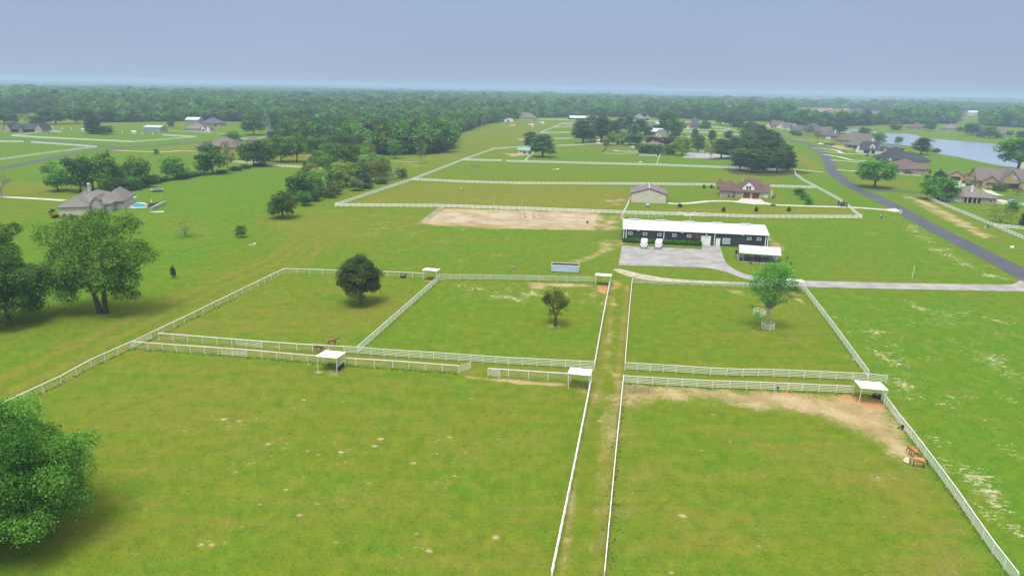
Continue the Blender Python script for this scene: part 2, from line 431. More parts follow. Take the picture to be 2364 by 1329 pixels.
# paddocks
paint(turf, T0, [(360, 782), (660, 634), (1010, 648), (826, 812)], .5, 3)
paint(turf, T1, [(840, 808), (1016, 660), (1395, 672), (1372, 845)], .45, 4)
paint(turf, T0, [(840, 808), (1016, 660), (1395, 672), (1372, 845)], .15, 4)
paint(turf, T0, [(1280, 740), (1370, 660), (1372, 840), (1300, 835)], .45, 5)
paint(turf, T0, [(700, 720), (960, 680), (900, 740), (760, 760)], .7, 4)
paint(turf, T1, [(1446, 846), (1464, 662), (1840, 674), (1990, 866)], .3, 4)
paint(turf, T0, [(1760, 700), (1850, 680), (1980, 860), (1840, 850)], .5, 6)
paint(turf, T0, [(-100, 1000), (300, 815), (1300, 888), (1340, 1000), (1270, 1340), (200, 1340)], .48, 4)
paint(turf, T1, [(250, 1340), (380, 1180), (640, 1090), (900, 1090), (1180, 1200), (1200, 1340)], .38, 6)
paint(turf, T0, [(300, 960), (420, 850), (620, 860), (420, 1020), (300, 1150)], .62, 8)
paint(turf, T2, [(480, 940), (900, 950), (1200, 1050), (1180, 1300), (850, 1320), (450, 1200)], .30, 6)
paint(turf, T2, [(660, 480), (1000, 500), (1350, 560), (1200, 600), (850, 580), (680, 520)], .5, 6)
paint(turf, T2, [(1020, 655), (1400, 665), (1380, 710), (1200, 700), (1080, 690)], 1.0, 4)
paint(turf, T2, [(830, 640), (1000, 655), (840, 800), (700, 800)], .1, 3)
paint(turf, T1, [(1450, 1000), (1900, 990), (2080, 1090), (2200, 1340), (1420, 1340)], .42, 8)
paint(turf, T0, [(1450, 1000), (1900, 990), (2080, 1090), (2200, 1340), (1420, 1340)], .3, 8)
paint(turf, T0, [(2000, 1080), (2130, 1110), (2300, 1320), (2060, 1340), (2060, 1180)], 1.1, 7)
paint(turf, T0, [(1440, 900), (1520, 930), (1480, 1100), (1430, 1340), (1400, 1340)], .55, 4)
paint(turf, T1, [(1424, 1030), (1448, 1040), (1436, 1240), (1404, 1260)], .85, .8)
paint(turf, T1, [(1780, 330), (2364, 330), (2364, 660), (1780, 640), (1840, 420)], .6, 8)
paint(turf, T0, [(1780, 330), (2364, 330), (2364, 660), (1780, 640), (1840, 420)], .12, 8)
# open field on the lane's far side
paint(turf, T1, [(1870, 672), (2364, 680), (2700, 690), (2700, 1340), (2330, 1330), (2030, 900)], .8, 5)
paint(turf, T0, [(1870, 672), (2364, 680), (2700, 690), (2700, 1340), (2330, 1330), (2030, 900)], .1, 5)
paint(turf, T2, [(1880, 690), (2364, 700), (2500, 1000), (2500, 1300), (2200, 1060), (2040, 900)], .5, 8)
paint(turf, T0, [(1930, 700), (2000, 690), (2200, 800), (2364, 960), (2364, 1060), (2240, 960), (2060, 800)], .4, 7)
for pg, q in (([(1990, 730), (2080, 800), (2150, 930), (2080, 930), (2000, 840), (1950, 760)], .95), ([(2150, 1000), (2260, 1060), (2364, 1160), (2364, 1250), (2280, 1180), (2180, 1090)], 1.15), ([(2080, 700), (2364, 720), (2364, 760), (2150, 740)], .85), ([(2200, 780), (2364, 840), (2364, 900), (2260, 850)], .8)):
    paint(turf, T2, pg, q, 4)
paint(turf, T1, [(1780, 520), (2000, 515), (2150, 560), (2330, 650), (1880, 640), (1820, 580)], .7, 5)
paint(turf, T2, [(1780, 520), (2000, 515), (2150, 560), (2330, 650), (1880, 640), (1820, 580)], .35, 5)
paint(turf, T2, [(2060, 505), (2110, 515), (2220, 590), (2330, 645), (2290, 650), (2150, 580)], 1.1, 3)
paint(turf, T0, [(1900, 600), (2100, 590), (2250, 645), (1900, 642)], .45, 5)
# lane between the white rails
paint(turf, T0, [(1412, 655), (1460, 655), (1442, 850), (1396, 1340), (1277, 1340), (1374, 850)], 1.15, .8)
paint(turf, T1, [(1412, 655), (1460, 655), (1442, 850), (1396, 1340), (1277, 1340), (1374, 850)], .0, .8)
paint(turf, T0, [(1400, 700), (1428, 640), (1408, 860), (1356, 1000), (1320, 1340)], .15, 1, False, .7)
paint(turf, T0, [(1436, 660), (1412, 860), (1380, 1000), (1350, 1340)], .15, 1, False, .7)
paint(turf, T0, [(310, 800), (350, 788), (1370, 855), (1310, 880)], .75, .6)
paint(turf, T0, [(1440, 858), (1970, 880), (1970, 905), (1440, 880)], .5, .6)
paint(soil, 0, [(1392, 720), (1420, 648), (1398, 860), (1338, 1010), (1296, 1345)], .46, .8, False, .7)
paint(soil, 0, [(1449, 662), (1428, 850), (1415, 1000), (1376, 1345)], .36, .8, False, .75)
paint(soil, 0, [(1398, 900), (1392, 1000), (1362, 1345)], .34, .6, False, .5)
paint(soil, 0, [(2040, 1090), (2120, 1110), (2280, 1300), (2240, 1345), (2120, 1250)], .34, 7)
paint(soil, 0, [(1440, 930), (1500, 960), (1480, 1080), (1440, 1200)], .4, 5)
paint(soil, 2, [(1424, 1180), (1500, 1160), (1490, 1300), (1400, 1345)], .30, 4)
paint(soil, 2, [(2060, 1190), (2180, 1210), (2250, 1340), (2080, 1345)], .30, 7)
paint(soil, 2, [(1404, 655), (1412, 700), (1392, 860), (1336, 1010), (1290, 1345)], .22, 1.2, False, .8)
paint(soil, 2, [(1449, 662), (1428, 850), (1415, 1000), (1378, 1345)], .22, 1.2, False, .8)
paint(turf, T0, [(1500, 1130), (1700, 1120), (1800, 1250), (1650, 1330), (1480, 1280)], .75, 8)
paint(turf, T0, [(1600, 990), (1900, 1010), (2000, 1080), (1800, 1060)], .7, 6)
# horse fields in front of the hill
paint(turf, T0, [(790, 474), (955, 422), (1450, 432), (1455, 470), (1420, 488), (1200, 480)], .95, 4)
paint(turf, T1, [(790, 474), (955, 422), (1450, 432), (1455, 470), (1420, 488), (1200, 480)], .0, 4)
paint(soil, 0, [(850, 468), (1060, 452), (1260, 450), (1440, 462), (1430, 480), (1200, 476)], .20, 8)
paint(soil, 2, [(900, 430), (1150, 430), (1200, 442), (1050, 450), (920, 445)], .22, 8)
paint(turf, T0, [(960, 415), (1070, 374), (1700, 394), (1690, 428)], .35, 4)
paint(turf, T1, [(960, 415), (1070, 374), (1700, 394), (1690, 428)], .35, 4)
paint(turf, T0, [(1440, 494), (1480, 480), (1990, 482), (1980, 502)], .9, 2)
paint(turf, T1, [(1550, 466), (1545, 436), (1660, 435), (1660, 460)], .55, 3)
paint(turf, T1, [(1780, 468), (1790, 438), (1880, 437), (1935, 470)], .5, 3)
paint(turf, T1, [(1140, 370), (1230, 350), (1480, 345), (1700, 388), (1520, 382)], .65, 5)
paint(turf, T1, [(1520, 385), (1530, 362), (1680, 378), (1700, 390)], .9, 4)
paint(turf, T0, [(920, 380), (1050, 320), (1190, 280), (1300, 282), (1190, 340), (1060, 372)], .6, 10)
paint(turf, T1, [(1260, 300), (1340, 288), (1700, 300), (1720, 325), (1200, 326)], .55, 8)
paint(turf, T1, [(1830, 385), (1900, 400), (1990, 440), (2060, 480), (1960, 475), (1890, 430)], .75, 3)
paint(turf, T1, [(1940, 330), (2100, 330), (2364, 400), (2364, 412), (2150, 400), (1950, 372)], .75, 5)
paint(turf, T1, [(2000, 290), (2120, 305), (2364, 320), (2364, 335), (2100, 310)], .5, 6)
paint(turf, T0, [(1950, 400), (2060, 410), (2140, 420), (2150, 440), (2020, 436)], .5, 4)
paint(turf, T0, [(2060, 445), (2160, 455), (2364, 560), (2364, 600), (2200, 520)], .55, 3)
paint(turf, T1, [(2180, 475), (2364, 476), (2364, 520), (2300, 520)], .5, 4)
paint(turf, T0, [(1840, 345), (1900, 385), (1890, 395), (1842, 380)], .8, 4)
# bare earth
paint(soil, 0, [(1440, 890), (1600, 896), (1750, 903), (1985, 916), (2030, 926), (2075, 985), (2100, 1020), (2112, 1062), (2060, 1045), (2010, 1012), (1960, 985), (1900, 965), (1830, 948), (1700, 935), (1640, 925), (1520, 918), (1440, 922)], .92, 3.0)
paint(soil, 0, [(1440, 886), (1560, 900), (1500, 930), (1436, 935)], .62, 1.5)
paint(soil, 2, [(1440, 886), (1520, 892), (1510, 912), (1436, 915)], .55, 1.2)
paint(soil, 1, [(1640, 899), (1760, 902), (1985, 916), (2035, 927), (2056, 950), (2010, 944), (1940, 925), (1800, 910)], 1.0, 1.6)
paint(soil, 0, [(2060, 1050), (2120, 1065), (2140, 1085), (2090, 1080)], .55, 1.5)
paint(soil, 1, [(1376, 656), (1406, 657), (1400, 680), (1382, 674)], 1.0, .7)
paint(soil, 1, [(1414, 648), (1440, 650), (1434, 666), (1420, 666)], .7, 1.2)
paint(soil, 0, [(1210, 651), (1330, 655), (1375, 657), (1370, 662), (1262, 660), (1258, 670), (1222, 664)], .8, 1.2)
paint(soil, 0, [(1352, 845), (1374, 848), (1370, 856), (1355, 852)], .8, .5)
paint(soil, 0, [(1394, 846), (1406, 850), (1436, 866), (1424, 872), (1404, 860)], .62, .7)
paint(soil, 0, [(1064, 865), (1130, 872), (1230, 880), (1312, 886), (1312, 891), (1200, 886), (1080, 873)], .9, .45)
paint(soil, 1, [(1130, 872), (1230, 880), (1312, 886), (1312, 891), (1200, 886)], .6, .45)
paint(soil, 0, [(1314, 880), (1362, 884), (1358, 912), (1330, 905)], .62, .8)
paint(soil, 0, [(745, 843), (790, 850), (785, 872), (760, 868)], .45, 1)
spot(soil, 1, 988, 648, 1.6, .9); spot(soil, 0, 1019, 645, 1.3, .7)
spot(soil, 0, 1282, 752, 1.6, .75); spot(soil, 0, 1770, 770, 3.5, .45, 3)
spot(soil, 0, 1418, 703, 1.0, .9); spot(soil, 0, 735, 858, .6, 1); spot(soil, 0, 714, 840, .6, 1)
paint(soil, 0, [(1680, 670), (1720, 672), (1724, 684), (1690, 680)], .6, 1.2)
paint(soil, 1, [(1818, 672), (1852, 674), (1850, 684), (1822, 682)], .6, .8)
paint(soil, 0, [(1816, 684), (1850, 690), (1862, 704), (1840, 694)], .75, .7)
paint(soil, 0, [(1330, 603), (1372, 590), (1400, 573), (1436, 560)], .7, 2, False, 1.2)
paint(soil, 0, [(1378, 560), (1436, 545), (1434, 575), (1395, 582)], .5, 2.5)
paint(soil, 0, [(1390, 500), (1436, 492), (1440, 525), (1400, 540), (1376, 526)], .5, 3)
paint(soil, 0, [(1775, 548), (1800, 560), (1815, 575), (1795, 582), (1774, 566)], .65, 1.6)
paint(soil, 2, [(1775, 553), (1806, 568), (1795, 580), (1774, 568)], .45, 1.6)
paint(soil, 0, [(1016, 480), (1390, 490), (1376, 532), (1150, 528), (960, 518)], .85, 2.2)
paint(turf, T1, [(1000, 524), (1150, 529), (1330, 534), (1300, 548), (1050, 538), (940, 525)], .85, 2)
paint(soil, 0, [(2085, 447), (2130, 462), (2180, 485), (2230, 512), (2290, 545), (2275, 552), (2210, 520), (2140, 480)], .8, 2.2)
paint(soil, 0, [(2022, 445), (2080, 450), (2140, 482), (2190, 510), (2300, 548)], .55, 1.2, False, .9)
paint(soil, 1, [(2190, 515), (2364, 655)], .35, 1.0, False, .7)
paint(soil, 1, [(1900, 392), (1990, 450), (2060, 487), (2190, 552), (2330, 640)], .5, .8, False, .5)
paint(soil, 0, [(2190, 528), (2260, 575), (2360, 622)], .35, 1.0, False, .5)
paint(soil, 2, [(1660, 385), (1700, 385), (1840, 392), (1880, 400), (1780, 408), (1690, 402)], .9, 2.5)
paint(soil, 2, [(1600, 345), (1700, 350), (1720, 375), (1690, 372)], .5, 4)
paint(soil, 1, [(1660, 386), (1840, 393), (1840, 400), (1690, 396)], .4, 2)
paint(soil, 2, [(1340, 318), (1420, 318), (1520, 340), (1480, 345), (1370, 332)], .5, 5)
paint(soil, 0, [(1400, 462), (1456, 456), (1450, 476), (1420, 474)], .55, 2)
paint(soil, 2, [(1415, 465), (1452, 462), (1446, 478)], .6, 2)
paint(soil, 0, [(1160, 354), (1215, 353), (1230, 358), (1180, 362)], .8, 2.5)
paint(soil, 0, [(700, 358), (735, 362), (725, 370), (705, 366)], .7, 2.5)
paint(soil, 0, [(930, 376), (1000, 382), (950, 388)], .4, 4)
paint(soil, 0, [(1280, 289), (1320, 290), (1440, 300)], .3, 4)
paint(soil, 1, [(1175, 288), (1190, 287), (1190, 291), (1178, 292)], 1, 2)
paint(soil, 0, [(1900, 333), (1955, 338), (1975, 344), (1940, 345)], .9, 2.5)
paint(soil, 1, [(1930, 338), (1975, 344), (1965, 350)], .6, 2)
paint(soil, 0, [(400, 640), (440, 632), (430, 640)], .5, 1.5)
paint(soil, 1, [(35, 775), (60, 772), (70, 780), (50, 786)], .45, 1.2)
paint(soil, 0, [(300, 500), (345, 500), (330, 506)], .5, 2)
paint(soil, 2, [(120, 488), (140, 500), (230, 500), (200, 506), (130, 506)], .5, 1.5)
for u, v in ((580, 565), (668, 503), (1186, 617), (1250, 598), (2118, 545), (2000, 660)): spot(soil, 0, u, v, .9, .9)
# gopher mounds across the big front paddock
RM = random.Random(3)
for u, v in ((462, 1256), (490, 1258), (520, 1252), (334, 1175), (440, 918), (515, 967), (553, 972), (350, 1052), (545, 1088), (427, 995), (778, 938), (790, 925), (748, 1006), (853, 1115), (865, 1028), (880, 1013), (1088, 920), (1039, 1009), (1150, 1013), (1120, 1010), (955, 1068), (990, 1270), (775, 1250), (600, 1163), (660, 1130), (690, 1188), (1145, 1240), (960, 1230), (1575, 1190), (1645, 956), (1684, 1018), (1620, 1038), (1750, 1260), (640, 800), (620, 830), (880, 1045), (620, 1025), (655, 1035), (740, 1035), (735, 1048), (710, 1040), (560, 1216), (1384, 970), (1550, 1320), (1240, 1265), (700, 922), (430, 785), (325, 782), (40, 870)):
    spot(soil, 0, u, v, RM.uniform(.22, .5), RM.uniform(.8, 1.05), .3)
# forest floor beyond the open land
EDGE = [(-400, 258), (0, 266), (60, 262), (140, 258), (175, 258), (200, 284), (300, 282), (400, 281), (470, 279), (560, 282), (598, 290), (602, 266), (620, 266), (634, 300), (655, 322), (700, 335), (760, 345), (830, 352), (870, 358), (985, 358), (1030, 352), (1045, 340), (1050, 318), (1075, 302), (1110, 290), (1150, 281), (1200, 274), (1320, 271), (1450, 271), (1500, 272), (1600, 276), (1700, 281), (1760, 280), (1830, 290), (1900, 293), (1980, 291), (2090, 287), (2180, 286), (2364, 296), (2800, 316)]
GAPS = [[(1822, 249), (1900, 248), (2000, 256), (2114, 259), (2114, 283), (1960, 287), (1822, 280)],
        [(2126, 254), (2186, 255), (2186, 281), (2126, 281)], [(2204, 257), (2270, 257), (2270, 292), (2204, 290)],
        [(1836, 228), (1892, 230), (1892, 243), (1836, 241)], [(1960, 238), (2016, 241), (2016, 252), (1960, 250)], [(255, 213), (300, 214), (300, 218), (255, 217)], [(1660, 250), (1704, 250), (1704, 268), (1660, 268)]]
ew = [P(*p) for p in EDGE]
e_az = np.array([math.atan2(p.x, p.y) for p in ew]); e_r = np.array([p.length for p in ew])
gaps = [[P(*p) for p in g] for g in GAPS]
def in_poly(x, y, poly):
    r = np.zeros(np.shape(x), bool)
    for i in range(len(poly)):
        a, b = poly[i], poly[i - 1]
        with np.errstate(divide='ignore', invalid='ignore'):
            r ^= ((a.y > y) != (b.y > y)) & (x < (b.x - a.x) * (y - a.y) / (b.y - a.y + 1e-12) + a.x)
    return r
def forested(x, y, marg=0.0):
    az = np.arctan2(x, y); r = np.hypot(x, y)
    ok = r > np.interp(az, e_az, e_r) + marg
    for g in gaps: ok &= ~in_poly(x, y, g)
    return ok
soil[forested(GX, GY, 4), 2] = 0.95

verts = np.empty((len(GX), 3), np.float32); verts[:, 0] = GX; verts[:, 1] = GY; verts[:, 2] = ter(GX, GY)
I = np.arange(nr * na).reshape(nr, na); In = np.roll(I, -1, axis=1)
quads = np.stack([I[:-1], I[1:], In[1:], In[:-1]], -1).reshape(-1, 4)[:, ::-1]
tris = np.stack([np.full(na, nr * na), I[0], In[0]], -1)[:, ::-1]
def np_mesh(name, v, q, t=None):
    me = bpy.data.meshes.new(name)
    nq = 0 if q is None else len(q); ntri = 0 if t is None else len(t)
    me.vertices.add(len(v)); me.vertices.foreach_set('co', np.ascontiguousarray(v, np.float32).ravel())
    li = np.concatenate(([] if q is None else [q.ravel()]) + ([] if t is None else [t.ravel()])).astype(np.int32)
    me.loops.add(len(li)); me.loops.foreach_set('vertex_index', li)
    st = np.concatenate([np.arange(nq) * 4, nq * 4 + np.arange(ntri) * 3]).astype(np.int32)
    me.polygons.add(nq + ntri); me.polygons.foreach_set('loop_start', st)
    me.update(calc_edges=True); return me
gm = np_mesh('ground', verts, quads, tris)
for nm, arr in (('soil', soil), ('turf', turf)):
    ca = gm.attributes.new(nm, 'FLOAT_COLOR', 'POINT'); ca.data.foreach_set('color', arr.ravel())
gm.polygons.foreach_set('use_smooth', np.ones(len(gm.polygons), bool))
ground = ob('ground', gm); ground['kind'] = 'structure'

m, t, b, l = bsdf('ground'); M['ground'] = m
b.inputs['Roughness'].default_value = 1.0; b.inputs['Specular IOR Level'].default_value = 0.0
geo = nd(t, 'ShaderNodeNewGeometry')
def noise(scale, detail=5, rough=.6, stretch=None, rot=0):
    n = nd(t, 'ShaderNodeTexNoise'); n.inputs['Scale'].default_value = scale; n.inputs['Detail'].default_value = detail; n.inputs['Roughness'].default_value = rough
    if stretch or rot:
        mp = nd(t, 'ShaderNodeMapping'); mp.inputs['Rotation'].default_value = (0, 0, rot)
        if stretch: mp.inputs['Scale'].default_value = stretch
        l(geo.outputs['Position'], mp.inputs[0]); l(mp.outputs[0], n.inputs[0])
    else: l(geo.outputs['Position'], n.inputs[0])
    return n.outputs[0]
def math_(op, a, b_=None, c=None, clamp=False):
    n = nd(t, 'ShaderNodeMath', operation=op); n.use_clamp = clamp
    for i, q in enumerate((a, b_, c)):
        if q is None: continue
        if isinstance(q, (int, float)): n.inputs[i].default_value = q
        else: l(q, n.inputs[i])
    return n.outputs[0]
def mixc(f, a, b_):
    n = nd(t, 'ShaderNodeMixRGB')
    for i, q in enumerate((f, a, b_)):
        if isinstance(q, tuple): n.inputs[i].default_value = (*q, 1)
        elif isinstance(q, float): n.inputs[i].default_value = q
        else: l(q, n.inputs[i])
    return n.outputs[0]
def smooth(x, lo, hi):
    n = nd(t, 'ShaderNodeMapRange', interpolation_type='SMOOTHSTEP'); n.inputs[1].default_value = lo; n.inputs[2].default_value = hi
    l(x, n.inputs[0]); return n.outputs[0]
a_s = nd(t, 'ShaderNodeAttribute', attribute_name='soil'); a_t = nd(t, 'ShaderNodeAttribute', attribute_name='turf')
ss = nd(t, 'ShaderNodeSeparateColor'); st_ = nd(t, 'ShaderNodeSeparateColor'); l(a_s.outputs['Color'], ss.inputs[0]); l(a_t.outputs['Color'], st_.inputs[0])
big, mid_, fine = noise(.028, 5, .62), noise(.16, 6, .66), noise(1.6, 5, .75)
blade = noise(5.5, 3, .8)
d_ = P(303, 806) - P(57, 927)
mow = noise(.9, 4, .6, (.035, 1, 1), -math.atan2(d_.y, d_.x))
mow2 = noise(.35, 3, .6, (.08, 1, 1), rad(24))
mid2 = noise(.09, 5, .7)
def amp(n, k): return math_('MULTIPLY', math_('SUBTRACT', n, .5), k)
vary = math_('ADD', amp(big, 2.3), math_('ADD', amp(mid_, 2.2), amp(fine, 1.3)))
streak = amp(math_('MULTIPLY', math_('ADD', mow, mow2), .5), 2.8)
dry = math_('ADD', st_.outputs[0], math_('ADD', math_('MULTIPLY', vary, .55), streak), clamp=True)
lush = math_('ADD', st_.outputs[1], math_('ADD', amp(mid2, 2.6), amp(mow, 1.0)), clamp=True)
col = mixc(lush, (.092, .131, .008), (.046, .146, .009))
col = mixc(smooth(dry, .2, .95), col, (.136, .134, .022))
col = mixc(math_('MULTIPLY', smooth(math_('ADD', amp(noise(.05, 4, .6), 3.0), amp(mid_, 1.5)), .25, .9), .5), col, (.145, .185, .012))
col = mixc(math_('MULTIPLY', smooth(fine, .48, .60), .55), col, (.046, .092, .008))
col = mixc(math_('MULTIPLY', smooth(blade, .49, .58), .58), col, (.182, .202, .026))
clump = noise(.42, 5, .7)
col = mixc(math_('MULTIPLY', smooth(clump, .51, .64), .40), col, (.050, .112, .009))
col = mixc(math_('MULTIPLY', smooth(clump, .49, .38), .35), col, (.158, .182, .018))
tuft = noise(.85, 4, .62)
col = mixc(math_('MULTIPLY', smooth(tuft, .60, .67), .34), col, (.034, .078, .008))
col = mixc(math_('MULTIPLY', smooth(tuft, .40, .32), .22), col, (.21, .225, .04))
# thin turf: scattered pale grit where the speckle mask is high
spk = math_('ADD', amp(noise(.95, 6, .78, (1, 1.6, 1)), 6.5), math_('ADD', amp(mid_, 4.0), math_('SUBTRACT', st_.outputs[2], 1.22)))
col = mixc(math_('MULTIPLY', smooth(spk, .0, .55), .78), col, (.42, .38, .24))
# earth
tan = mixc(smooth(mid_, .4, .6), (.27, .195, .098), (.38, .295, .175)); tan = mixc(math_('MULTIPLY', smooth(fine, .45, .6), .5), tan, (.25, .19, .085))
clay = mixc(smooth(mid_, .4, .6), (.40, .235, .115), (.36, .185, .075))
edge = math_('ADD', amp(fine, 3.0), amp(mid_, 2.6))
e1 = math_('ADD', ss.outputs[0], math_('MULTIPLY', edge, .5)); col = mixc(math_('MULTIPLY', smooth(e1, .25, .8), .93), col, tan)
e2 = math_('ADD', ss.outputs[1], math_('MULTIPLY', edge, .4)); col = mixc(math_('MULTIPLY', smooth(e2, .3, .9), .92), col, clay)
e3 = math_('ADD', ss.outputs[2], math_('MULTIPLY', edge, .4)); col = mixc(math_('MULTIPLY', smooth(e3, .25, .85), .88), col, (.055, .046, .022))
l(col, b.inputs['Base Color'])
bp = nd(t, 'ShaderNodeBump'); bp.inputs['Strength'].default_value = .35; bp.inputs['Distance'].default_value = .12
l(math_('ADD', fine, blade), bp.inputs['Height']); l(bp.outputs[0], b.inputs['Normal'])
gm.materials.append(m)

# ------------------------------------------------------------------ roads, drives, pads, water
def tess(name, pts, z, mt, kind='structure', skirt=0.0):
    from mathutils.geometry import tessellate_polygon
    pts = [Vector((p[0], p[1], z)) for p in pts]
    tr = tessellate_polygon([pts])
    mb = MB(); mb.poly(pts, [tuple(x) for x in tr])
    if skirt:
        n = len(pts)
        for i in range(n):
            a, c = pts[i], pts[(i + 1) % n]
            mb.face([a, c, (c.x, c.y, z - skirt), (a.x, a.y, z - skirt)])
    o = mb.build(name, mt); o['kind'] = kind
    for p in o.data.polygons:
        if p.normal.z < -.5: p.flip()
    return o
def ribbon(name, pts, width, z, mt, px=True, n=8):
    c = catmull([P(*p) for p in pts] if px else pts, n)
    mb = MB(); prev = None
    for i, p in enumerate(c):
        tg = (c[min(i + 1, len(c) - 1)] - c[max(i - 1, 0)]).normalized(); s = Vector((-tg.y, tg.x, 0)) * width / 2
        cur = ((p.x + s.x, p.y + s.y, z), (p.x - s.x, p.y - s.y, z))
        if prev: mb.face([prev[1], cur[1], cur[0], prev[0]])
        prev = cur
    o = mb.build(name, mt); o['kind'] = 'structure'; return o

def roadmat(name, c1, c2, c3, s1=.12, s2=3):
    m, t, b, l = bsdf(name); b.inputs['Roughness'].default_value = .85; b.inputs['Specular IOR Level'].default_value = .25
    tcn = nd(t, 'ShaderNodeTexCoord'); n1 = nd(t, 'ShaderNodeTexNoise'); n2 = nd(t, 'ShaderNodeTexNoise')
    n1.inputs['Scale'].default_value = s1; n1.inputs['Detail'].default_value = 7; n1.inputs['Roughness'].default_value = .7
    n2.inputs['Scale'].default_value = s2; n2.inputs['Detail'].default_value = 4
    r_ = nd(t, 'ShaderNodeValToRGB'); ramp(r_, [(.40, c1), (.5, c2), (.61, c3)])
    ov = nd(t, 'ShaderNodeMixRGB', blend_type='OVERLAY'); ov.inputs[0].default_value = .3
    l(tcn.outputs['Object'], n1.inputs[0]); l(tcn.outputs['Object'], n2.inputs[0]); l(n1.outputs[0], r_.inputs[0]); l(r_.outputs[0], ov.inputs[1]); l(n2.outputs[0], ov.inputs[2]); l(ov.outputs[0], b.inputs['Base Color'])
    M[name] = m
roadmat('asphalt', (.052, .055, .071), (.060, .063, .081), (.070, .073, .094))
roadmat('concrete', (.20, .19, .18), (.25, .242, .236), (.29, .285, .28), .2)
roadmat('concrete_white', (.36, .34, .285), (.41, .39, .335), (.46, .44, .39), .3)
roadmat('gravel', (.24, .20, .13), (.34, .30, .22), (.42, .375, .29), .5, 6)
roadmat('gravel_grey', (.19, .19, .20), (.26, .26, .27), (.33, .32, .31), .3, 6)
roadmat('sand', (.25, .19, .115), (.305, .245, .155), (.36, .30, .205), .12, 4)
def water(name, c, rough, bump, sc):
    m, t, b, l = bsdf(name); b.inputs['Base Color'].default_value = (*c, 1); b.inputs['Roughness'].default_value = rough; b.inputs['Specular IOR Level'].default_value = .6
    n = nd(t, 'ShaderNodeTexNoise'); n.inputs['Scale'].default_value = sc; n.inputs['Detail'].default_value = 4
    tcn = nd(t, 'ShaderNodeTexCoord'); mp = nd(t, 'ShaderNodeMapping'); mp.inputs['Scale'].default_value = (1, .35, 1)
    bp = nd(t, 'ShaderNodeBump'); bp.inputs['Strength'].default_value = bump; bp.inputs['Distance'].default_value = .2
    l(tcn.outputs['Object'], mp.inputs[0]); l(mp.outputs[0], n.inputs[0]); l(n.outputs[0], bp.inputs['Height']); l(bp.outputs[0], b.inputs['Normal']); M[name] = m
water('lake_water', (.19, .25, .32), .2, .25, .5)
water('pool_water', (.04, .38, .52), .08, .1, 1)

road_px = [(1790, 312), (1819, 321.5), (1846, 327.5), (1866, 333), (1883, 341), (1898, 351.5), (1908, 363), (1914, 375), (1919, 388), (1927, 400), (1944, 415), (1974, 433), (2012, 452), (2066, 478), (2140, 519), (2220, 560), (2300, 601), (2364, 635), (2460, 690)]
ribbon('road', road_px, 7.0, .05, M['asphalt'])
ribbon('side_road', [(2010, 439), (2060, 441), (2129, 445), (2230, 449), (2300, 453), (2380, 460)], 5.0, .04, M['asphalt'])
ribbon('farm_road', [(-60, 399), (0, 389), (77, 374), (153.5, 358.5), (230, 348.5), (294, 341), (384, 334), (450, 327.5), (540, 325.5), (600, 323), (630, 316), (628, 305), (619, 292), (607, 268)], 6.5, .05, M['asphalt'])
ribbon('farm_road_branch', [(290, 341), (205, 334.5), (102, 326), (0, 321.5), (-120, 315)], 6.0, .04, M['asphalt'])
ribbon('house_drive', [(262, 347), (330, 350.5), (384, 351), (420, 348), (452, 350)], 4.0, .06, M['sand'])
ribbon('drive', [(-60, 450), (0, 454), (80, 458.5), (150, 463)], 3.2, .05, M['concrete_white'])
tess('parking_pad', pxpoly([(268, 455), (317, 454), (300, 461), (278, 467), (266, 466)]), .06, M['concrete_white'])
ribbon('dirt_track', [(862, 370), (900, 372), (979, 375.5)], 2.2, .05, M['sand'])
ribbon('field_path', [(661, 302), (671, 308), (672, 312)], 2.5, .05, M['concrete_white'])
ribbon('cottage_drive', [(366, 301), (430, 304), (500, 308), (560, 313)], 3.5, .05, M['sand'])
ribbon('garage_drive', [(1540, 469), (1565, 470.5), (1600, 468.5), (1640, 464.5), (1690, 465), (1740, 469), (1800, 473.5), (1870, 476), (1940, 478), (2000, 481), (2045, 485), (2072, 489)], 3.3, .05, M['concrete_white'])
tess('garage_apron', pxpoly([(1712, 457.5), (1757, 459.5), (1764, 466), (1790, 473), (1740, 472), (1694, 467), (1706, 463)]), .06, M['concrete_white'])
tess('driveway_flare', pxpoly([(2040, 483), (2068, 481), (2084, 490), (2062, 489)]), .06, M['concrete_white'])
for pts, w_ in (([(1874.7, 341.6), (1905, 344), (1932, 348), (1947, 354.5), (1980, 356), (2012, 356.5)], 3.4), ([(1898, 356), (1935, 362), (1973, 370.5), (2020, 371)], 3.0), ([(1917.5, 369.5), (1960, 373), (2004.5, 377), (2062, 380)], 3.2),
                ([(1932, 392), (1984, 396), (2062, 400.5), (2126, 405.5)], 3.0), ([(1825, 321), (1870, 324), (1916, 327.5)], 3.0), ([(1836, 391.5), (1870, 394.5), (1903, 398)], 2.4), ([(1888, 349), (1925, 352.5), (1945, 354.6)], 2.2)):
    ribbon('house_drive', pts, w_, .07, M['concrete_white'])
tess('court_drive', pxpoly([(1590, 352), (1620, 349), (1660, 356), (1690, 362), (1640, 367), (1576, 364)]), .05, M['gravel_grey'])
tess('house_court', pxpoly([(2197, 417), (2222, 416), (2236, 428), (2205, 434)]), .05, M['concrete_white'])
ribbon('house_drive', [(2275, 437), (2290, 446), (2310, 452)], 4, .07, M['concrete_white'])
ribbon('house_drive', [(2300, 461), (2328, 467)], 5, .07, M['concrete_white'])
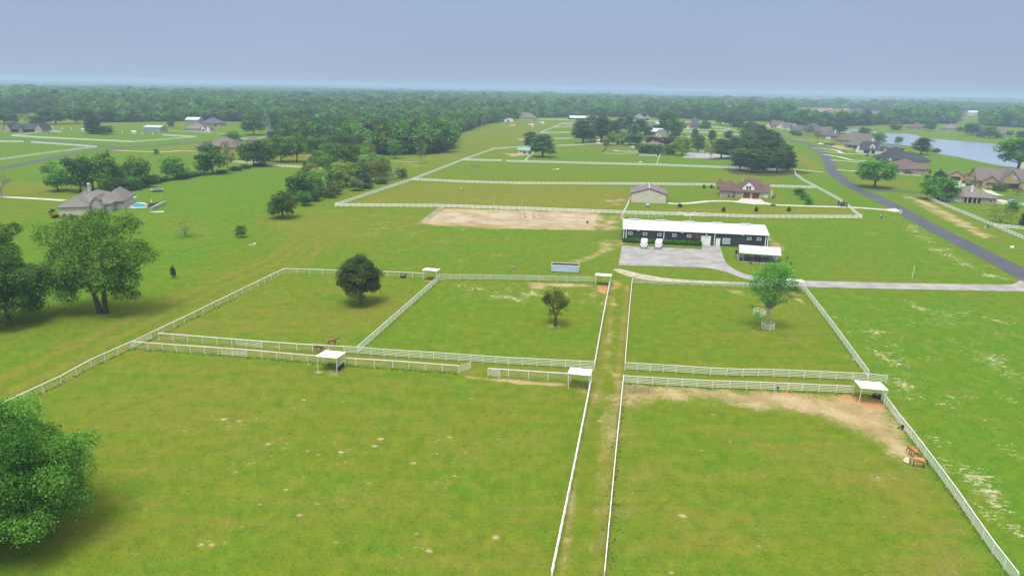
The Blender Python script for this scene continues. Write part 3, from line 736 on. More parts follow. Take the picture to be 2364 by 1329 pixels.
# yard, drive and gravel track of the long barn
ya = pxpoly([(1436, 566.5), (1560, 572), (1620, 575.5), (1622, 567), (1662, 568.3), (1671, 596.5), (1678, 609), (1689, 618)])
yb = catmull(pxpoly([(1689, 618), (1703, 626), (1722, 633), (1750, 639), (1790, 644), (1855, 648), (1950, 650.5), (2051, 653), (2200, 655.5), (2322, 657), (2340, 655), (2356, 647)]), 4)
yc = pxpoly([(2400, 665), (2364, 673), (2200, 670), (2051, 667), (1950, 665), (1855, 662.5)])
yd = catmull(pxpoly([(1855, 662.5), (1780, 656), (1713, 641.6), (1676.6, 628), (1631, 619), (1560, 616), (1428, 613)]), 4)
tess('barn_yard', ya + yb[1:] + yc + yd[1:], .06, M['concrete'])
tess('gravel_track', catmull(pxpoly([(1414, 622), (1432, 621), (1470, 630), (1530, 641), (1600, 647), (1680, 651), (1760, 654), (1830, 660)]), 3) + catmull(pxpoly([(1830, 664), (1716, 656), (1620, 653.5), (1520, 649), (1460, 640), (1430, 630)]), 3), .03, M['gravel'])
tess('riding_arena', pxpoly([(1026, 484), (1200, 489), (1380, 494.5), (1368, 526), (1170, 520), (984, 513)]), .04, M['sand'])
tess('lake', catmull(pxpoly([(1911, 298), (1952, 297.4), (1999, 301), (2041, 306.5), (2108, 310.5), (2134, 318), (2217, 326), (2337, 335.5), (2450, 347)]), 5) + catmull(pxpoly([(2460, 412), (2370, 391), (2321, 384.4), (2269, 375), (2217, 363.6), (2166, 355), (2168, 349.5), (2150, 342), (2056, 332.5), (2020, 325), (1985, 318), (1960, 309), (1911, 300)]), 5), .05, M['lake_water'])

# ------------------------------------------------------------------ air: one even box of haze round everything
hb = MB().box(-33000, 33000, -600, 33000, -62, 58).build('haze', [])
hm = bpy.data.materials.new('haze'); hm.use_nodes = True; ht = hm.node_tree; ht.nodes.clear()
pv = nd(ht, 'ShaderNodeVolumePrincipled'); pv.inputs['Density'].default_value = 0.00024; pv.inputs['Color'].default_value = (.47, .63, .87, 1); pv.inputs['Anisotropy'].default_value = 0.0
pv.inputs['Absorption Color'].default_value = (0, 0, 0, 1)
ho = nd(ht, 'ShaderNodeOutputMaterial'); ht.links.new(pv.outputs[0], ho.inputs['Volume'])
hb.data.materials.append(hm); hb['kind'] = 'stuff'; hb.display_type = 'WIRE'
# ------------------------------------------------------------------ trees
def leaves(name, lobes, n, size, seed, mt, up_bias=.45, shell=(.55, 1.05), jit=.10, aspect=.7):
    """leaf-spray faces scattered through the lobes (cx,cy,cz,rx,ry,rz,tint)"""
    g = np.random.default_rng(seed)
    lb = np.array(lobes, float)
    wgt = (lb[:, 3] * lb[:, 4] * lb[:, 5]) ** (2 / 3); wgt /= wgt.sum()
    idx = g.choice(len(lb), n, p=wgt)
    d = g.normal(size=(n, 3)); d /= np.linalg.norm(d, axis=1, keepdims=True)
    low = d[:, 2] < -.35; d[low, 2] *= g.choice([1, -1], low.sum(), p=[.45, .55])
    rad_ = shell[0] + (shell[1] - shell[0]) * g.random(n) ** .7
    # bumps inside a lobe make twig-sized tufts
    ph = lb[idx, 0] * 3.1
    bump = 1 + .20 * np.sin(5 * d[:, 0] + ph) * np.sin(5 * d[:, 1] + 2 * ph) + .10 * np.sin(9 * d[:, 2] + 7 * d[:, 0] + ph)
    c = lb[idx, :3] + d * lb[idx, 3:6] * (rad_ * bump)[:, None]
    c += g.normal(size=(n, 3)) * lb[idx, 3:6] * jit
    nrm = d * .62 + g.normal(size=(n, 3)) * .5; nrm[:, 2] += up_bias
    nrm /= np.linalg.norm(nrm, axis=1, keepdims=True)
    t = np.cross(nrm, g.normal(size=(n, 3))); t /= np.linalg.norm(t, axis=1, keepdims=True); bt = np.cross(nrm, t)
    s = size * g.uniform(.55, 1.3, n)[:, None]
    v = np.stack([c - t * s, c - bt * s * aspect, c + t * s, c + bt * s * aspect], 1)
    v[:, 0] += nrm * s * .2; v[:, 2] += nrm * s * .2
    q = np.arange(n * 4).reshape(n, 4)
    me = np_mesh(name, v.reshape(-1, 3), q)
    a = me.attributes.new('tint', 'FLOAT', 'FACE')
    a.data.foreach_set('value', np.clip(lb[idx, 6] + g.normal(0, .20, n), 0, 1).astype(np.float32))
    me.materials.append(mt)
    return me
def broad_lobes(seed, H=10.0, D=10.0, base=.22, K=16, big=.34, jag=.22, squash=1.0, open_=0.0):
    g = random.Random(seed); lobes = []
    zc = H * (1 + base) / 2; rz = H * (1 - base) / 2; r = D / 2
    tries = 0
    while len(lobes) < K and tries < 900:
        tries += 1
        a = g.uniform(0, 2 * math.pi); e = g.uniform(-.85, 1)
        k = g.uniform(.52, .80) * (1 + g.uniform(-jag, jag))
        ce = math.sqrt(max(0, 1 - e * e))
        s = g.uniform(big * .62, big * 1.12)
        p = (math.cos(a) * ce * k * r, math.sin(a) * ce * k * r, zc + e * k * rz)
        if any((p[0] - q[0]) ** 2 + (p[1] - q[1]) ** 2 + (p[2] - q[2]) ** 2 < (r * big * (.75 + open_)) ** 2 for q in lobes): continue
        lobes.append((*p, r * s * g.uniform(.9, 1.2), r * s * g.uniform(.9, 1.2), r * s * .85 * squash, g.uniform(.12, .85)))
    for i in range(6):      # low boughs under the crown
        a = i * 1.047 + g.uniform(-.35, .35); k = g.uniform(.45, .66); s = g.uniform(big * .7, big * 1.0)
        lobes.append((math.cos(a) * k * r, math.sin(a) * k * r, zc - rz * g.uniform(.42, .72), r * s * 1.1, r * s * 1.1, r * s * .8, g.uniform(.25, .6)))
    lobes.append((0, 0, zc, r * .5, r * .5, rz * .6, .4))
    return lobes
def wood(lobes, H, r0, seed, split=.3, n=6, limbs=9, mb=None, off=(0, 0), lean=(0, 0), twig=True):
    g = random.Random(seed); mb = mb or MB()
    z1 = H * split; top = Vector((off[0] + lean[0], off[1] + lean[1], z1))
    b0 = Vector((off[0], off[1], -.15))
    mid = b0.lerp(top, .5) + Vector((g.uniform(-.12, .12), g.uniform(-.12, .12), 0))
    mb.tube([b0, b0.lerp(mid, .25), mid, top], [r0 * 1.55, r0 * 1.08, r0 * .9, r0 * .78], n + 2)
    ls = sorted(lobes, key=lambda q: q[2]); ls = [ls[i] for i in sorted(g.sample(range(len(ls)), min(limbs, len(ls))))]
    for q in ls:
        e = Vector(q[:3]); st = b0.lerp(top, g.uniform(.82, 1.0))
        m1 = st.lerp(e, .45) + Vector((g.uniform(-.3, .3), g.uniform(-.3, .3), g.uniform(.1, .7))) * H * .05
        mb.tube([st, m1, e], [r0 * .5, r0 * .3, r0 * .09], n)
        if twig:
            for _ in range(3):
                d = Vector((g.gauss(0, 1), g.gauss(0, 1), g.gauss(.3, .7))).normalized() * q[3] * .9
                mb.tube([m1.lerp(e, g.uniform(.3, .9)), e + d], [r0 * .13, r0 * .04], 4, cap=False)
    return mb
def pine_lobes(seed, H=10.0, D=6.0, base=.24, K=26):
    g = random.Random(seed); lobes = []
    for i in range(K):
        f = base + (1.0 - base) * (i + g.random()) / K
        w = D / 2 * (1.0 if f < .8 else max(.2, (1 - f) / .2)) * g.uniform(.35, .95)
        a = i * 2.4 + g.uniform(-.5, .5); s = D * g.uniform(.13, .22)
        lobes.append((math.cos(a) * w * .8, math.sin(a) * w * .8, H * f * .95, s * 1.25, s * 1.25, s * .72, g.uniform(.2, .75)))
    return lobes
def cedar_lobes(seed, H=10.0, D=6.0, K=16):
    g = random.Random(seed); lobes = []
    for i in range(K):
        f = .08 + .9 * i / K; w = D / 2 * math.sin(math.pi * min(1, .25 + .75 * f)) * .62
        a = i * 2.4; s = max(.06, (1.05 - f)) * D * .24
        lobes.append((math.cos(a) * w * .6, math.sin(a) * w * .6, H * f * .95, s, s, s * 1.2, g.uniform(.25, .7)))
    lobes.append((0, 0, H * .45, D * .26, D * .26, H * .36, .4)); lobes.append((0, 0, H * .93, D * .05, D * .05, H * .07, .5))
    return lobes
def bare_wood(seed, H=10.0, D=9.0, split=.28, r0=.32, depth=4, gnarl=.5):
    g = random.Random(seed); mb = MB(); tips = []
    def br(p, d, ln, r, k):
        q = p + d * ln; m_ = p.lerp(q, .5) + Vector((g.gauss(0, 1), g.gauss(0, 1), g.gauss(0, 1))) * ln * .07 * gnarl * 2
        mb.tube([p, m_, q], [r, r * .8, r * .6], 6 if k > 2 else 3, cap=False)
        if k == 0: tips.append(q); return
        for _ in range(g.choice((3, 3, 4))):
            nd_ = (d + Vector((g.gauss(0, 1), g.gauss(0, 1), g.gauss(.12, .6))) * .62).normalized()
            br(p.lerp(q, g.uniform(.6, 1)), nd_, ln * g.uniform(.6, .82), r * .55, k - 1)
    mb.tube([(0, 0, -.1), (0, 0, H * split * .5), (0, 0, H * split)], [r0 * 1.4, r0, r0 * .9], 8)
    for i in range(6):
        a = i * 1.05 + g.uniform(-.3, .3); e = g.uniform(.35, 1.1)
        br(Vector((0, 0, H * split * g.uniform(.8, 1))), Vector((math.cos(a) * D / H, math.sin(a) * D / H, e)).normalized(), H * .27, r0 * .5, depth)
    # trim to size
    zs = max(v[2] for v in mb.v); xs = max(math.hypot(v[0], v[1]) for v in mb.v)
    mb.v = [(v[0] * D / 2 / xs, v[1] * D / 2 / xs, v[2] * H / zs) if v[2] > H * split else v for v in mb.v]
    tips = [(p.x * D / 2 / xs, p.y * D / 2 / xs, p.z * H / zs) for p in tips]
    return mb, tips
PROTO = {}
def proto(kind, crown, trunk):
    co = np.empty(len(crown.vertices) * 3, np.float32); crown.vertices.foreach_get('co', co); co = co.reshape(-1, 3)
    w = (np.percentile(co[:, 0], 99.5) - np.percentile(co[:, 0], .5) + np.percentile(co[:, 1], 99.5) - np.percentile(co[:, 1], .5)) / 2
    PROTO.setdefault(kind, []).append((crown, trunk, float(w), float(np.percentile(co[:, 2], 99.8))))
def mk_broad(kind, leaf, bark, seeds, n=2600, size=.34, r0=.26, limbs=9, split=.3, **kw):
    for s in seeds:
        lb = broad_lobes(s, **kw)
        proto(kind, leaves('crown', lb, n, size, s, M[leaf]), wood(lb, 10, r0, s, split, 5, limbs).mesh('trunk', M[bark]))
mk_broad('oak', 'leaf_oak', 'bark', (11, 12, 13), base=.14, K=20)
mk_broad('oak_dark', 'leaf_dark', 'bark', (21, 22), base=.06, K=20)
mk_broad('fresh', 'leaf_fresh', 'bark', (31, 32), base=.08, K=20)
mk_broad('willow', 'leaf_willow', 'bark', (41, 42, 43), n=2300, base=.10, K=20, big=.30, size=.32)
mk_broad('olive', 'leaf_olive', 'bark', (51, 52), n=2000, base=.2, size=.3)
mk_broad('sparse', 'leaf_olive', 'bark_pale', (61, 62), n=700, base=.25, K=14, big=.26, size=.28, r0=.2)
mk_broad('round', 'leaf_oak', 'bark', (71,), n=3200, base=.1, K=22, big=.30, jag=.08, size=.3)
mk_broad('dome', 'leaf_oak', 'bark', (75,), n=6000, base=.04, K=46, big=.26, jag=.04, size=.22, open_=-.3)
mk_broad('crown', 'leaf_oak', 'bark', (76,), n=5200, base=.16, K=40, big=.26, jag=.10, size=.22, open_=-.2, split=.22)
mk_broad('bush', 'leaf_oak', 'bark', (81, 82), n=1300, base=.0, K=12, big=.42, size=.5, split=.12, limbs=5)
mk_broad('bush_dark', 'leaf_dark', 'bark', (91, 92), n=1300, base=.0, K=12, big=.42, size=.5, split=.12, limbs=5)
mk_broad('bush_olive', 'leaf_olive', 'bark', (95,), n=900, base=.0, K=12, big=.42, size=.5, split=.12, limbs=5)
mk_broad('bush_red', 'leaf_red', 'bark', (97,), n=1300, base=.0, K=12, big=.42, size=.45, split=.12, limbs=5)
mk_broad('flowering', 'leaf_yellow', 'bark', (99,), n=500, base=.0, K=9, big=.45, size=.6, split=.1, limbs=3)
mk_broad('wispy', 'leaf_willow', 'bark_pale', (65,), n=520, base=.05, K=18, big=.26, size=.26, r0=.14, limbs=14, split=.1)
for s in (101, 102, 103):
    lb = pine_lobes(s); mb = MB().tube([(0, 0, -.1), (.1, 0, 4), (0, .1, 9.4)], [.24, .19, .06], 6)
    for q in lb: mb.tube([(0, 0, q[2] - .5), q[:3]], [.08, .03], 4)
    proto('pine', leaves('crown', lb, 3200, .24, s, M['leaf_pine'], .3, (.3, 1.05)), mb.mesh('trunk', M['bark']))
for s in (111, 112):
    lb = cedar_lobes(s)
    proto('cedar', leaves('crown', lb, 1700, .3, s, M['leaf_cedar'], .3), MB().tube([(0, 0, -.1), (0, 0, 8)], [.25, .05], 6).mesh('trunk', M['bark']))
for s, lf, nl in ((121, 'leaf_olive', 260),):
    mb, tips = bare_wood(s, depth=3); lb = [(*p, .5, .5, .4, .4) for p in tips]
    proto('bare', leaves('crown', lb, nl, .16, s, M[lf]), mb.mesh('trunk', M['bark_pale']))

KIND_NAME = {'pine': 'pine_tree', 'cedar': 'cedar_tree', 'bush': 'bush', 'bush_dark': 'bush', 'bush_olive': 'bush', 'bush_red': 'bush', 'flowering': 'flowering_bush', 'willow': 'willow_tree', 'bare': 'bare_tree', 'wispy': 'sapling'}
tree_n = 0
def tree(u, v, w, h, kind, label, group=None, name=None, at=None):
    global tree_n
    p = at or P(u, v); k = PROTO[kind][tree_n % len(PROTO[kind])]; tree_n += 1
    sw = 1.15 * w * mpp(p) / k[2]; sh = 1.06 * height(p, h) / k[3]
    nm = name or KIND_NAME.get(kind, 'tree')
    r = empty(nm, p, R.uniform(0, 6.28), label, 'bush' if 'bush' in nm else 'tree', group)
    r.scale = (sw, sw, sh)
    ob('trunk', k[1], r); ob('crown', k[0], r)
    return r
def big_tree(u, v, w, h, label, leaf, seed, n, size, trunk_r, K=34, base=.12, big=.25, bark='bark', open_=0.1, jag=.25, name='tree', limbs=24, extra=None, shell=(.45, 1.05), jit=.10):
    p = P(u, v); D = w * mpp(p); H = height(p, h)
    lb = broad_lobes(seed, H, D, base, K, big, jag, open_=open_)
    r = empty(name, p, 0, label, 'tree')
    mb = wood(lb, H, trunk_r, seed, .26, 8, limbs)
    if extra: extra(mb, lb, H, D)
    mb.build('trunk', M[bark], r, True)
    ob('crown', leaves('crown', lb, n, size, seed, M[leaf], shell=shell, jit=jit), r)
    return r

# the big trees near the paddocks
big_tree(18, 1236, 440, 284, 'big spreading green oak in the corner of the front paddock', 'leaf_oak', 301, 110000, .125, .5, K=84, base=.03, big=.18, open_=.22, shell=(.55, 1.2), jit=.10)
big_tree(-30, 690, 175, 205, 'tall light green tree cut by the edge of the photo', 'leaf_fresh', 302, 20000, .22, .4, K=40, base=.1, big=.21, shell=(.6, 1.1), jit=.06)
big_tree(22, 748, 205, 165, 'dark broad tree with low boughs beside the two iron poles', 'leaf_dark', 303, 22000, .22, .4, K=42, base=.06, big=.21, shell=(.6, 1.1), jit=.06)
def two_stems(mb, lb, H, D):
    g = random.Random(5)
    for sx_, tx in ((-.5, -3.2), (.7, 1.6)):
        st = Vector((sx_, 0, -.1)); a = Vector((tx * .4, .3, H * .16)); b_ = Vector((tx * .75, .2, H * .36)); c = Vector((tx, 0, H * .66))
        mb.tube([st, a, b_, c], [.62, .46, .38, .16], 9)
        for q in g.sample(lb, 9):
            e = Vector(q[:3]); s0 = b_.lerp(c, g.random())
            mb.tube([s0, s0.lerp(e, .5) + Vector((0, 0, .5)), e], [.2, .13, .04], 6)
def big_cotton():
    p = P(237, 722); D = 245 * mpp(p); H = height(p, 232)
    g = random.Random(17); lb = []
    # irregular crown: (u offset, v offset, radius) read off as boughs in metres across and up
    m_ = mpp(p)
    for du, dv, r_ in ((-95, 175, 34), (-60, 195, 26), (-20, 190, 30), (15, 215, 28), (40, 205, 24), (75, 200, 30), (98, 150, 26), (105, 128, 28), (85, 115, 24), (60, 160, 34), (25, 165, 30), (-50, 150, 34), (-95, 120, 32), (-115, 95, 26), (-80, 80, 32), (-50, 100, 30), (-100, 60, 24), (-60, 45, 24), (-30, 60, 22), (-15, 110, 36), (25, 90, 32), (55, 90, 30), (60, 50, 24), (30, 55, 26), (75, 75, 22), (-5, 145, 34), (-35, 125, 30), (50, 130, 32), (80, 40, 14), (115, 135, 18), (-70, 65, 30), (-105, 90, 28), (10, 60, 26), (40, 75, 30), (-40, 80, 30), (75, 95, 26), (-88, 45, 20), (95, 80, 18)):
        z = height(p, dv); y = g.uniform(-3.4, 3.4)
        lb.append((du * m_, y, z, r_ * m_ * .95, r_ * m_ * 1.0, r_ * m_ * .8, g.uniform(.3, .8)))
    r = empty('tree', p, 0, 'large fresh green tree on two dark stems by the riding track', 'tree')
    mb = MB(); two_stems(mb, lb, H, D); mb.build('trunk', M['bark'], r, True)
    ob('crown', leaves('crown', lb, 30000, .22, 17, M['leaf_fresh'], shell=(.55, 1.12), jit=.07), r)
big_cotton()
big_tree(834, 701, 108, 115, 'dense oval olive green tree standing alone in the grazing paddock', 'leaf_dusky', 305, 30000, .15, .30, K=70, base=.06, big=.26, jag=.04, open_=-.35, limbs=20)
def gnarly():
    p = P(1282, 752); D = 70 * mpp(p); H = height(p, 86)
    mb, tips = bare_wood(306, H, D, .26, .34, 4)
    r = empty('tree', p, 0, 'nearly leafless spreading tree on a bare earth ring in the middle paddock', 'tree')
    mb.build('trunk', M['bark'], r)
    lb = [(*q, .35, .35, .3, .5) for q in tips]
    ob('crown', leaves('crown', lb, 9500, .09, 9, M['leaf_willow']), r)
gnarly()
def elm():
    p = P(1770, 759); m_ = mpp(p); g = random.Random(23); lb = []
    for du, dv, r_ in ((-28, 112, 13), (-38, 92, 12), (-20, 128, 9), (-8, 134, 14), (12, 136, 15), (30, 126, 13), (42, 112, 10), (-16, 100, 18), (6, 108, 20), (26, 100, 17), (-30, 78, 12), (-14, 78, 18), (8, 82, 20), (28, 80, 15), (-6, 62, 15), (12, 62, 13), (52, 98, 8), (60, 86, 7), (66, 78, 6), (46, 70, 7), (-36, 40, 7), (-30, 28, 8), (-18, 20, 7), (38, 56, 6), (-44, 104, 6), (18, 120, 14)):
        lb.append(((du - 2) * m_, g.uniform(-1.6, 1.6), height(p, dv + 7), r_ * m_, r_ * m_ * 1.1, r_ * m_ * .85, g.uniform(.35, .8)))
    r = empty('tree', p, 0, 'loose bright green tree leaning over the two round pipe guards', 'tree')
    mb = wood(lb, height(p, 134), .22, 4, .38, 7, 26); mb.build('trunk', M['bark_pale'], r, True)
    ob('crown', leaves('crown', lb, 6800, .16, 24, M['leaf_fresh'], shell=(.35, 1.25), jit=.2), r)
elm()

T = tree
# meadow
T(427, 546, 42, 38, 'wispy', 'pale feathery shrub alone in the mown meadow')
T(556, 548, 22, 27, 'fresh', 'small upright green sapling in the meadow, beyond the riding track', name='sapling')
T(401, 641, 12, 26, 'oak_dark', 'thin dark sapling beside a patch of bare soil', name='sapling')
T(653, 503, 58, 57, 'dome', 'dark round tree at the end of the creek thicket')
T(698, 462, 60, 60, 'oak_dark', 'dark dense tree second from the end of the creek thicket')
T(704, 475, 30, 34, 'bush_dark', 'dark bush under the dense tree at the thicket end')
T(736, 453, 44, 62, 'willow', 'yellow green willow leaning over a dark hollow in the creek thicket')
T(752, 416, 48, 56, 'fresh', 'light green tree deep in the creek thicket behind the willow')
T(776, 448, 36, 30, 'bush_olive', 'low grey green brush between two creek willows')
T(799, 431, 58, 54, 'willow', 'wide olive willow with a dark gap under its boughs')
T(844, 435, 28, 42, 'cedar', 'conical dark green cedar at the edge of the creek thicket')
T(868, 420, 44, 46, 'willow', 'bright willow just behind the conical cedar')
T(906, 414, 46, 38, 'wispy', 'thin sprawling willow with bare stems at the creek end')
T(800, 398, 62, 56, 'oak_dark', 'broad dark tree in the middle of the creek thicket')
T(850, 402, 48, 44, 'willow', 'yellow green willow crown above the thicket middle')
T(757, 380, 48, 46, 'fresh', 'rounded mid green tree where the creek meets the wood')
T(797, 362, 48, 52, 'oak_dark', 'deep green tree at the corner of the wood by the creek')
T(820, 354, 36, 40, 'fresh', 'pale green young tree against the dark wood edge')
T(850, 372, 32, 46, 'willow', 'yellow tinted slender tree in front of the wood edge')
T(912, 366, 28, 42, 'oak', 'small dark tree at the wood edge above the dirt track')
T(973, 377, 24, 40, 'sparse', 'lollipop shaped brownish tree at the end of the dirt track')
T(704, 388, 8, 15, 'bush_dark', 'tiny dark bush beside the white fence end')
T(716, 438, 40, 40, 'fresh', 'bright green tree leading into the creek thicket from the meadow')
T(830, 428, 40, 26, 'bush_olive', 'grey green scrub at the foot of the creek willows')
T(880, 424, 30, 16, 'bush_olive', 'low scrub beside the bright creek willow')
T(780, 408, 40, 46, 'oak', 'mid green tree hemmed in by creek willows')
T(820, 416, 36, 40, 'oak_dark', 'dark tree between the two wide willows')
# hedgerow towards the brown house
T(613, 384, 44, 58, 'oak', 'dark leafy tree overhanging the end of the white fence')
T(650, 374, 52, 60, 'oak', 'spreading tree with several trunks behind the white fence')
T(686, 374, 46, 62, 'oak', 'forked tree with a bare trunk behind the white fence')
T(722, 364, 34, 44, 'oak_dark', 'narrow tree between the forked tree and the wood')
T(752, 362, 58, 44, 'fresh', 'wide green tree over the patch of bare soil')
T(638, 324, 34, 22, 'oak_dark', 'dark round tree beside the bend of the farm road')
T(586, 384, 58, 54, 'oak', 'broad tree standing in front of the brown hip roofed house yard')
T(492, 402, 54, 70, 'oak', 'tall full tree half hiding the brown roofed house')
T(472, 403, 34, 44, 'oak_dark', 'leafy dark tree pressed against the tall full tree')
T(526, 395, 34, 46, 'sparse', 'thin grey green tree beside the tall full tree')
T(403, 414, 50, 50, 'oak', 'lone dark tree on the hedgerow with a leaning trunk')
for i, (u, v, w, h) in enumerate(((352, 424, 28, 20), (366, 421, 22, 14), (380, 418, 22, 10), (420, 412, 30, 10), (438, 409, 26, 11), (456, 406, 28, 10), (512, 400, 24, 8), (545, 394, 26, 9), (566, 389, 24, 9), (600, 384, 26, 8))):
    T(u, v, w, h, 'bush_dark', 'low dark bush in the hedgerow across the meadow', 'low hedgerow bushes', name='bush')
# grove behind the grey brown house
T(134, 441, 50, 62, 'fresh', 'light tree at the outer end of the grove behind the house')
T(186, 443, 54, 76, 'oak_dark', 'dark tree right behind the house chimney')
T(216, 440, 60, 76, 'oak', 'tallest tree of the grove behind the grey brown house')
T(248, 434, 52, 78, 'oak', 'tall slim tree behind the highest ridge of the house')
T(280, 430, 40, 52, 'fresh', 'light green tree seen through the gap of the grove')
T(318, 426, 52, 60, 'oak', 'ivy clad tree with a bare crown top beside the grove')
T(250, 444, 34, 34, 'bush', 'grey green bush beside the house ridge')
T(278, 442, 34, 32, 'bush_dark', 'blackish dense bush under the grove')
T(305, 438, 40, 30, 'bush_dark', 'dark bush behind the small white trailer')
T(330, 433, 38, 26, 'bush_dark', 'spreading dark bush at the grove end')
T(4, 455, 44, 56, 'bare', 'leafless tree beside the drive at the edge of the photo')
# round the far houses
T(10, 286, 40, 32, 'oak', 'shady tree behind the dark roofed house, hard on the photo edge')
T(28, 285, 24, 22, 'oak_dark', 'small dark conifer like tree beside the dark roofed house')
T(60, 286, 30, 30, 'sparse', 'olive grey tree behind the dark roofed house')
T(86, 290, 30, 22, 'oak_dark', 'low dark tree at the corner of the dark roofed house')
T(104, 287, 30, 28, 'oak_dark', 'dark tree beside the taller bright tree of the pasture')
T(129, 287, 44, 38, 'oak', 'tall bright topped tree with three trunks at the pasture edge')
T(176, 286, 34, 38, 'oak', 'tree with a long bare trunk at the pasture edge')
T(196, 286, 38, 36, 'oak_dark', 'dense dark tree at the corner of the pale meadow')
T(217, 309, 34, 46, 'cedar', 'dark flat sided cedar in the fenced paddock', name='cedar_tree')
T(246, 311, 30, 20, 'oak_dark', 'low domed tree beside the cedar in the fenced paddock')
T(395, 294, 15, 18, 'bush_dark', 'dark shrub by the fence corner of the long green pasture')
T(586, 312, 50, 46, 'oak', 'large round tree beside the farm road')
T(540, 331, 34, 26, 'fresh', 'bright tree behind the brown roofed house')
T(360, 357, 12, 13, 'bush', 'small round shrub beside the house drive')
T(458, 304, 12, 11, 'bush', 'small shrub in front of the grey hip roofed cottage')
# beyond the wood
T(1050, 300, 28, 34, 'oak_dark', 'dark tree at the inner corner of the wood and the field')
T(1070, 298, 24, 34, 'oak_dark', 'dark tree just beyond the wood corner')
T(1087, 296, 28, 34, 'fresh', 'light crowned tree with a clear trunk on the far field edge')
T(1101, 292, 13, 26, 'cedar', 'slender dark cedar on the far field edge')
T(1113, 291, 24, 34, 'bare', 'bleached leafless tree on the far field edge')
T(1140, 284, 30, 34, 'oak', 'round tree beside the white shed on the far field')
T(1163, 276, 24, 24, 'oak_dark', 'low dark tree behind the white shed')
# the hill with the pines
pines = 'pine trees on the hill between the horse fields'
T(1226, 345, 36, 38, 'pine', 'pine behind the small green roofed stable', pines)
T(1252, 363, 50, 50, 'pine', 'dark leaning pine beside the small green roofed stable', pines)
T(1218, 350, 14, 12, 'bush', 'pale shrub against the green roofed stable')
T(1346, 332, 48, 50, 'pine', 'big pine at the end of the hill group nearest the green stable', pines)
T(1388, 327, 44, 54, 'pine', 'pine with a tall clear trunk beside the garden steps', pines)
T(1416, 319, 30, 38, 'pine', 'smaller pine behind the one with the clear trunk', pines)
T(1366, 292, 24, 26, 'pine', 'pine in front of the long white roofed stable', pines)
T(1391, 291, 22, 26, 'pine', 'pine before the pinkish roofed stable end', pines)
T(1331, 318, 22, 24, 'pine', 'small pine at the outer end of the hill group', pines)
T(1402, 306, 30, 26, 'pine', 'dark pine crown behind the hill group', pines)
T(1451, 311, 28, 42, 'pine', 'straight pine before the white fence of the hill', pines)
T(1477, 311, 32, 34, 'pine', 'spreading pine beside the grey gabled barn', pines)
T(1540, 312, 40, 54, 'oak_dark', 'large dark tree beside the grey gabled barn')
T(1413, 336, 22, 32, 'willow', 'thin light tree in the hill garden')
T(1434, 330, 24, 32, 'sparse', 'bare looking grey tree in the hill garden')
T(1427, 334, 9, 11, 'bush_dark', 'small round garden bush on the hill, one of two', 'two small garden bushes')
T(1437, 334, 9, 11, 'bush_dark', 'small round garden bush on the hill, one of two', 'two small garden bushes')
T(1453, 335, 26, 24, 'oak_dark', 'dark clipped tree by the parked cars on the hill')
T(1468, 335, 24, 22, 'oak_dark', 'dark tree joined to the clipped one by the parked cars')
T(1484, 334, 20, 24, 'sparse', 'grey twiggy tree beside the brown roof')
T(1484, 357, 28, 24, 'bush_dark', 'dense dark bush in front of the brown roofed house')
T(1502, 358, 30, 24, 'bush_dark', 'rounded dark bush beside the white garden fence')
T(1521, 358, 20, 25, 'bush', 'bright climbing bush at the corner of the garden fence')
T(1545, 357, 24, 22, 'bush_dark', 'dark bush next to the tall pale willow')
T(1573, 359, 36, 42, 'willow', 'tall pale willow beside the grey court')
T(1556, 338, 28, 32, 'pine', 'ragged pine behind the pale willow', pines)
T(1580, 328, 14, 20, 'sparse', 'small bare tree behind the pale willow')
T(1520, 334, 28, 18, 'bush_red', 'reddish bush in front of the cream gable')
T(1500, 332, 22, 16, 'bush_red', 'small russet bush beside the cream gable')
T(1537, 336, 20, 18, 'bush_red', 'russet shrub between the cream gable and the ragged pine')
T(1611, 352, 30, 38, 'pine', 'symmetrical pine at the back of the grey court', pines)
T(1603, 325, 15, 27, 'pine', 'young pine along the hill fence, nearest the ragged pine', pines)
T(1642, 329, 17, 27, 'pine', 'young pine in the middle of the hill fence', pines)
T(1681, 326, 19, 23, 'pine', 'young pine at the far end of the hill fence', pines)
T(1640, 368, 32, 44, 'sparse', 'thin yellowish tree at the front of the grey court')
T(1664, 367, 38, 44, 'pine', 'pine beside the thin yellowish tree', pines)
T(1692, 365, 38, 46, 'pine', 'pine at the edge of the big grove by the grey court', pines)
T(1627, 300, 24, 22, 'bush_dark', 'round evergreen beside the slate roofed house')
T(1577, 297, 12, 11, 'bush', 'small light bush beside the orange gable')
for i, (u, v, w, h) in enumerate(((1708, 394, 36, 54), (1735, 398, 38, 58), (1763, 399, 38, 62), (1793, 399, 38, 60), (1818, 396, 34, 52), (1752, 374, 42, 56), (1786, 376, 42, 60), (1722, 352, 40, 48), (1762, 350, 44, 54), (1684, 291, 30, 30), (1704, 301, 30, 32), (1732, 314, 36, 36), (1722, 334, 38, 40), (1784, 356, 40, 56), (1810, 384, 36, 56), (1752, 328, 38, 44), (1664, 288, 24, 26), (1776, 336, 34, 40), (1748, 388, 36, 50), (1700, 380, 32, 40))):
    T(u, v, w * .92, h * .86, 'pine', 'tall dark pine packed into the grove beside the curving road', 'pines of the roadside grove')
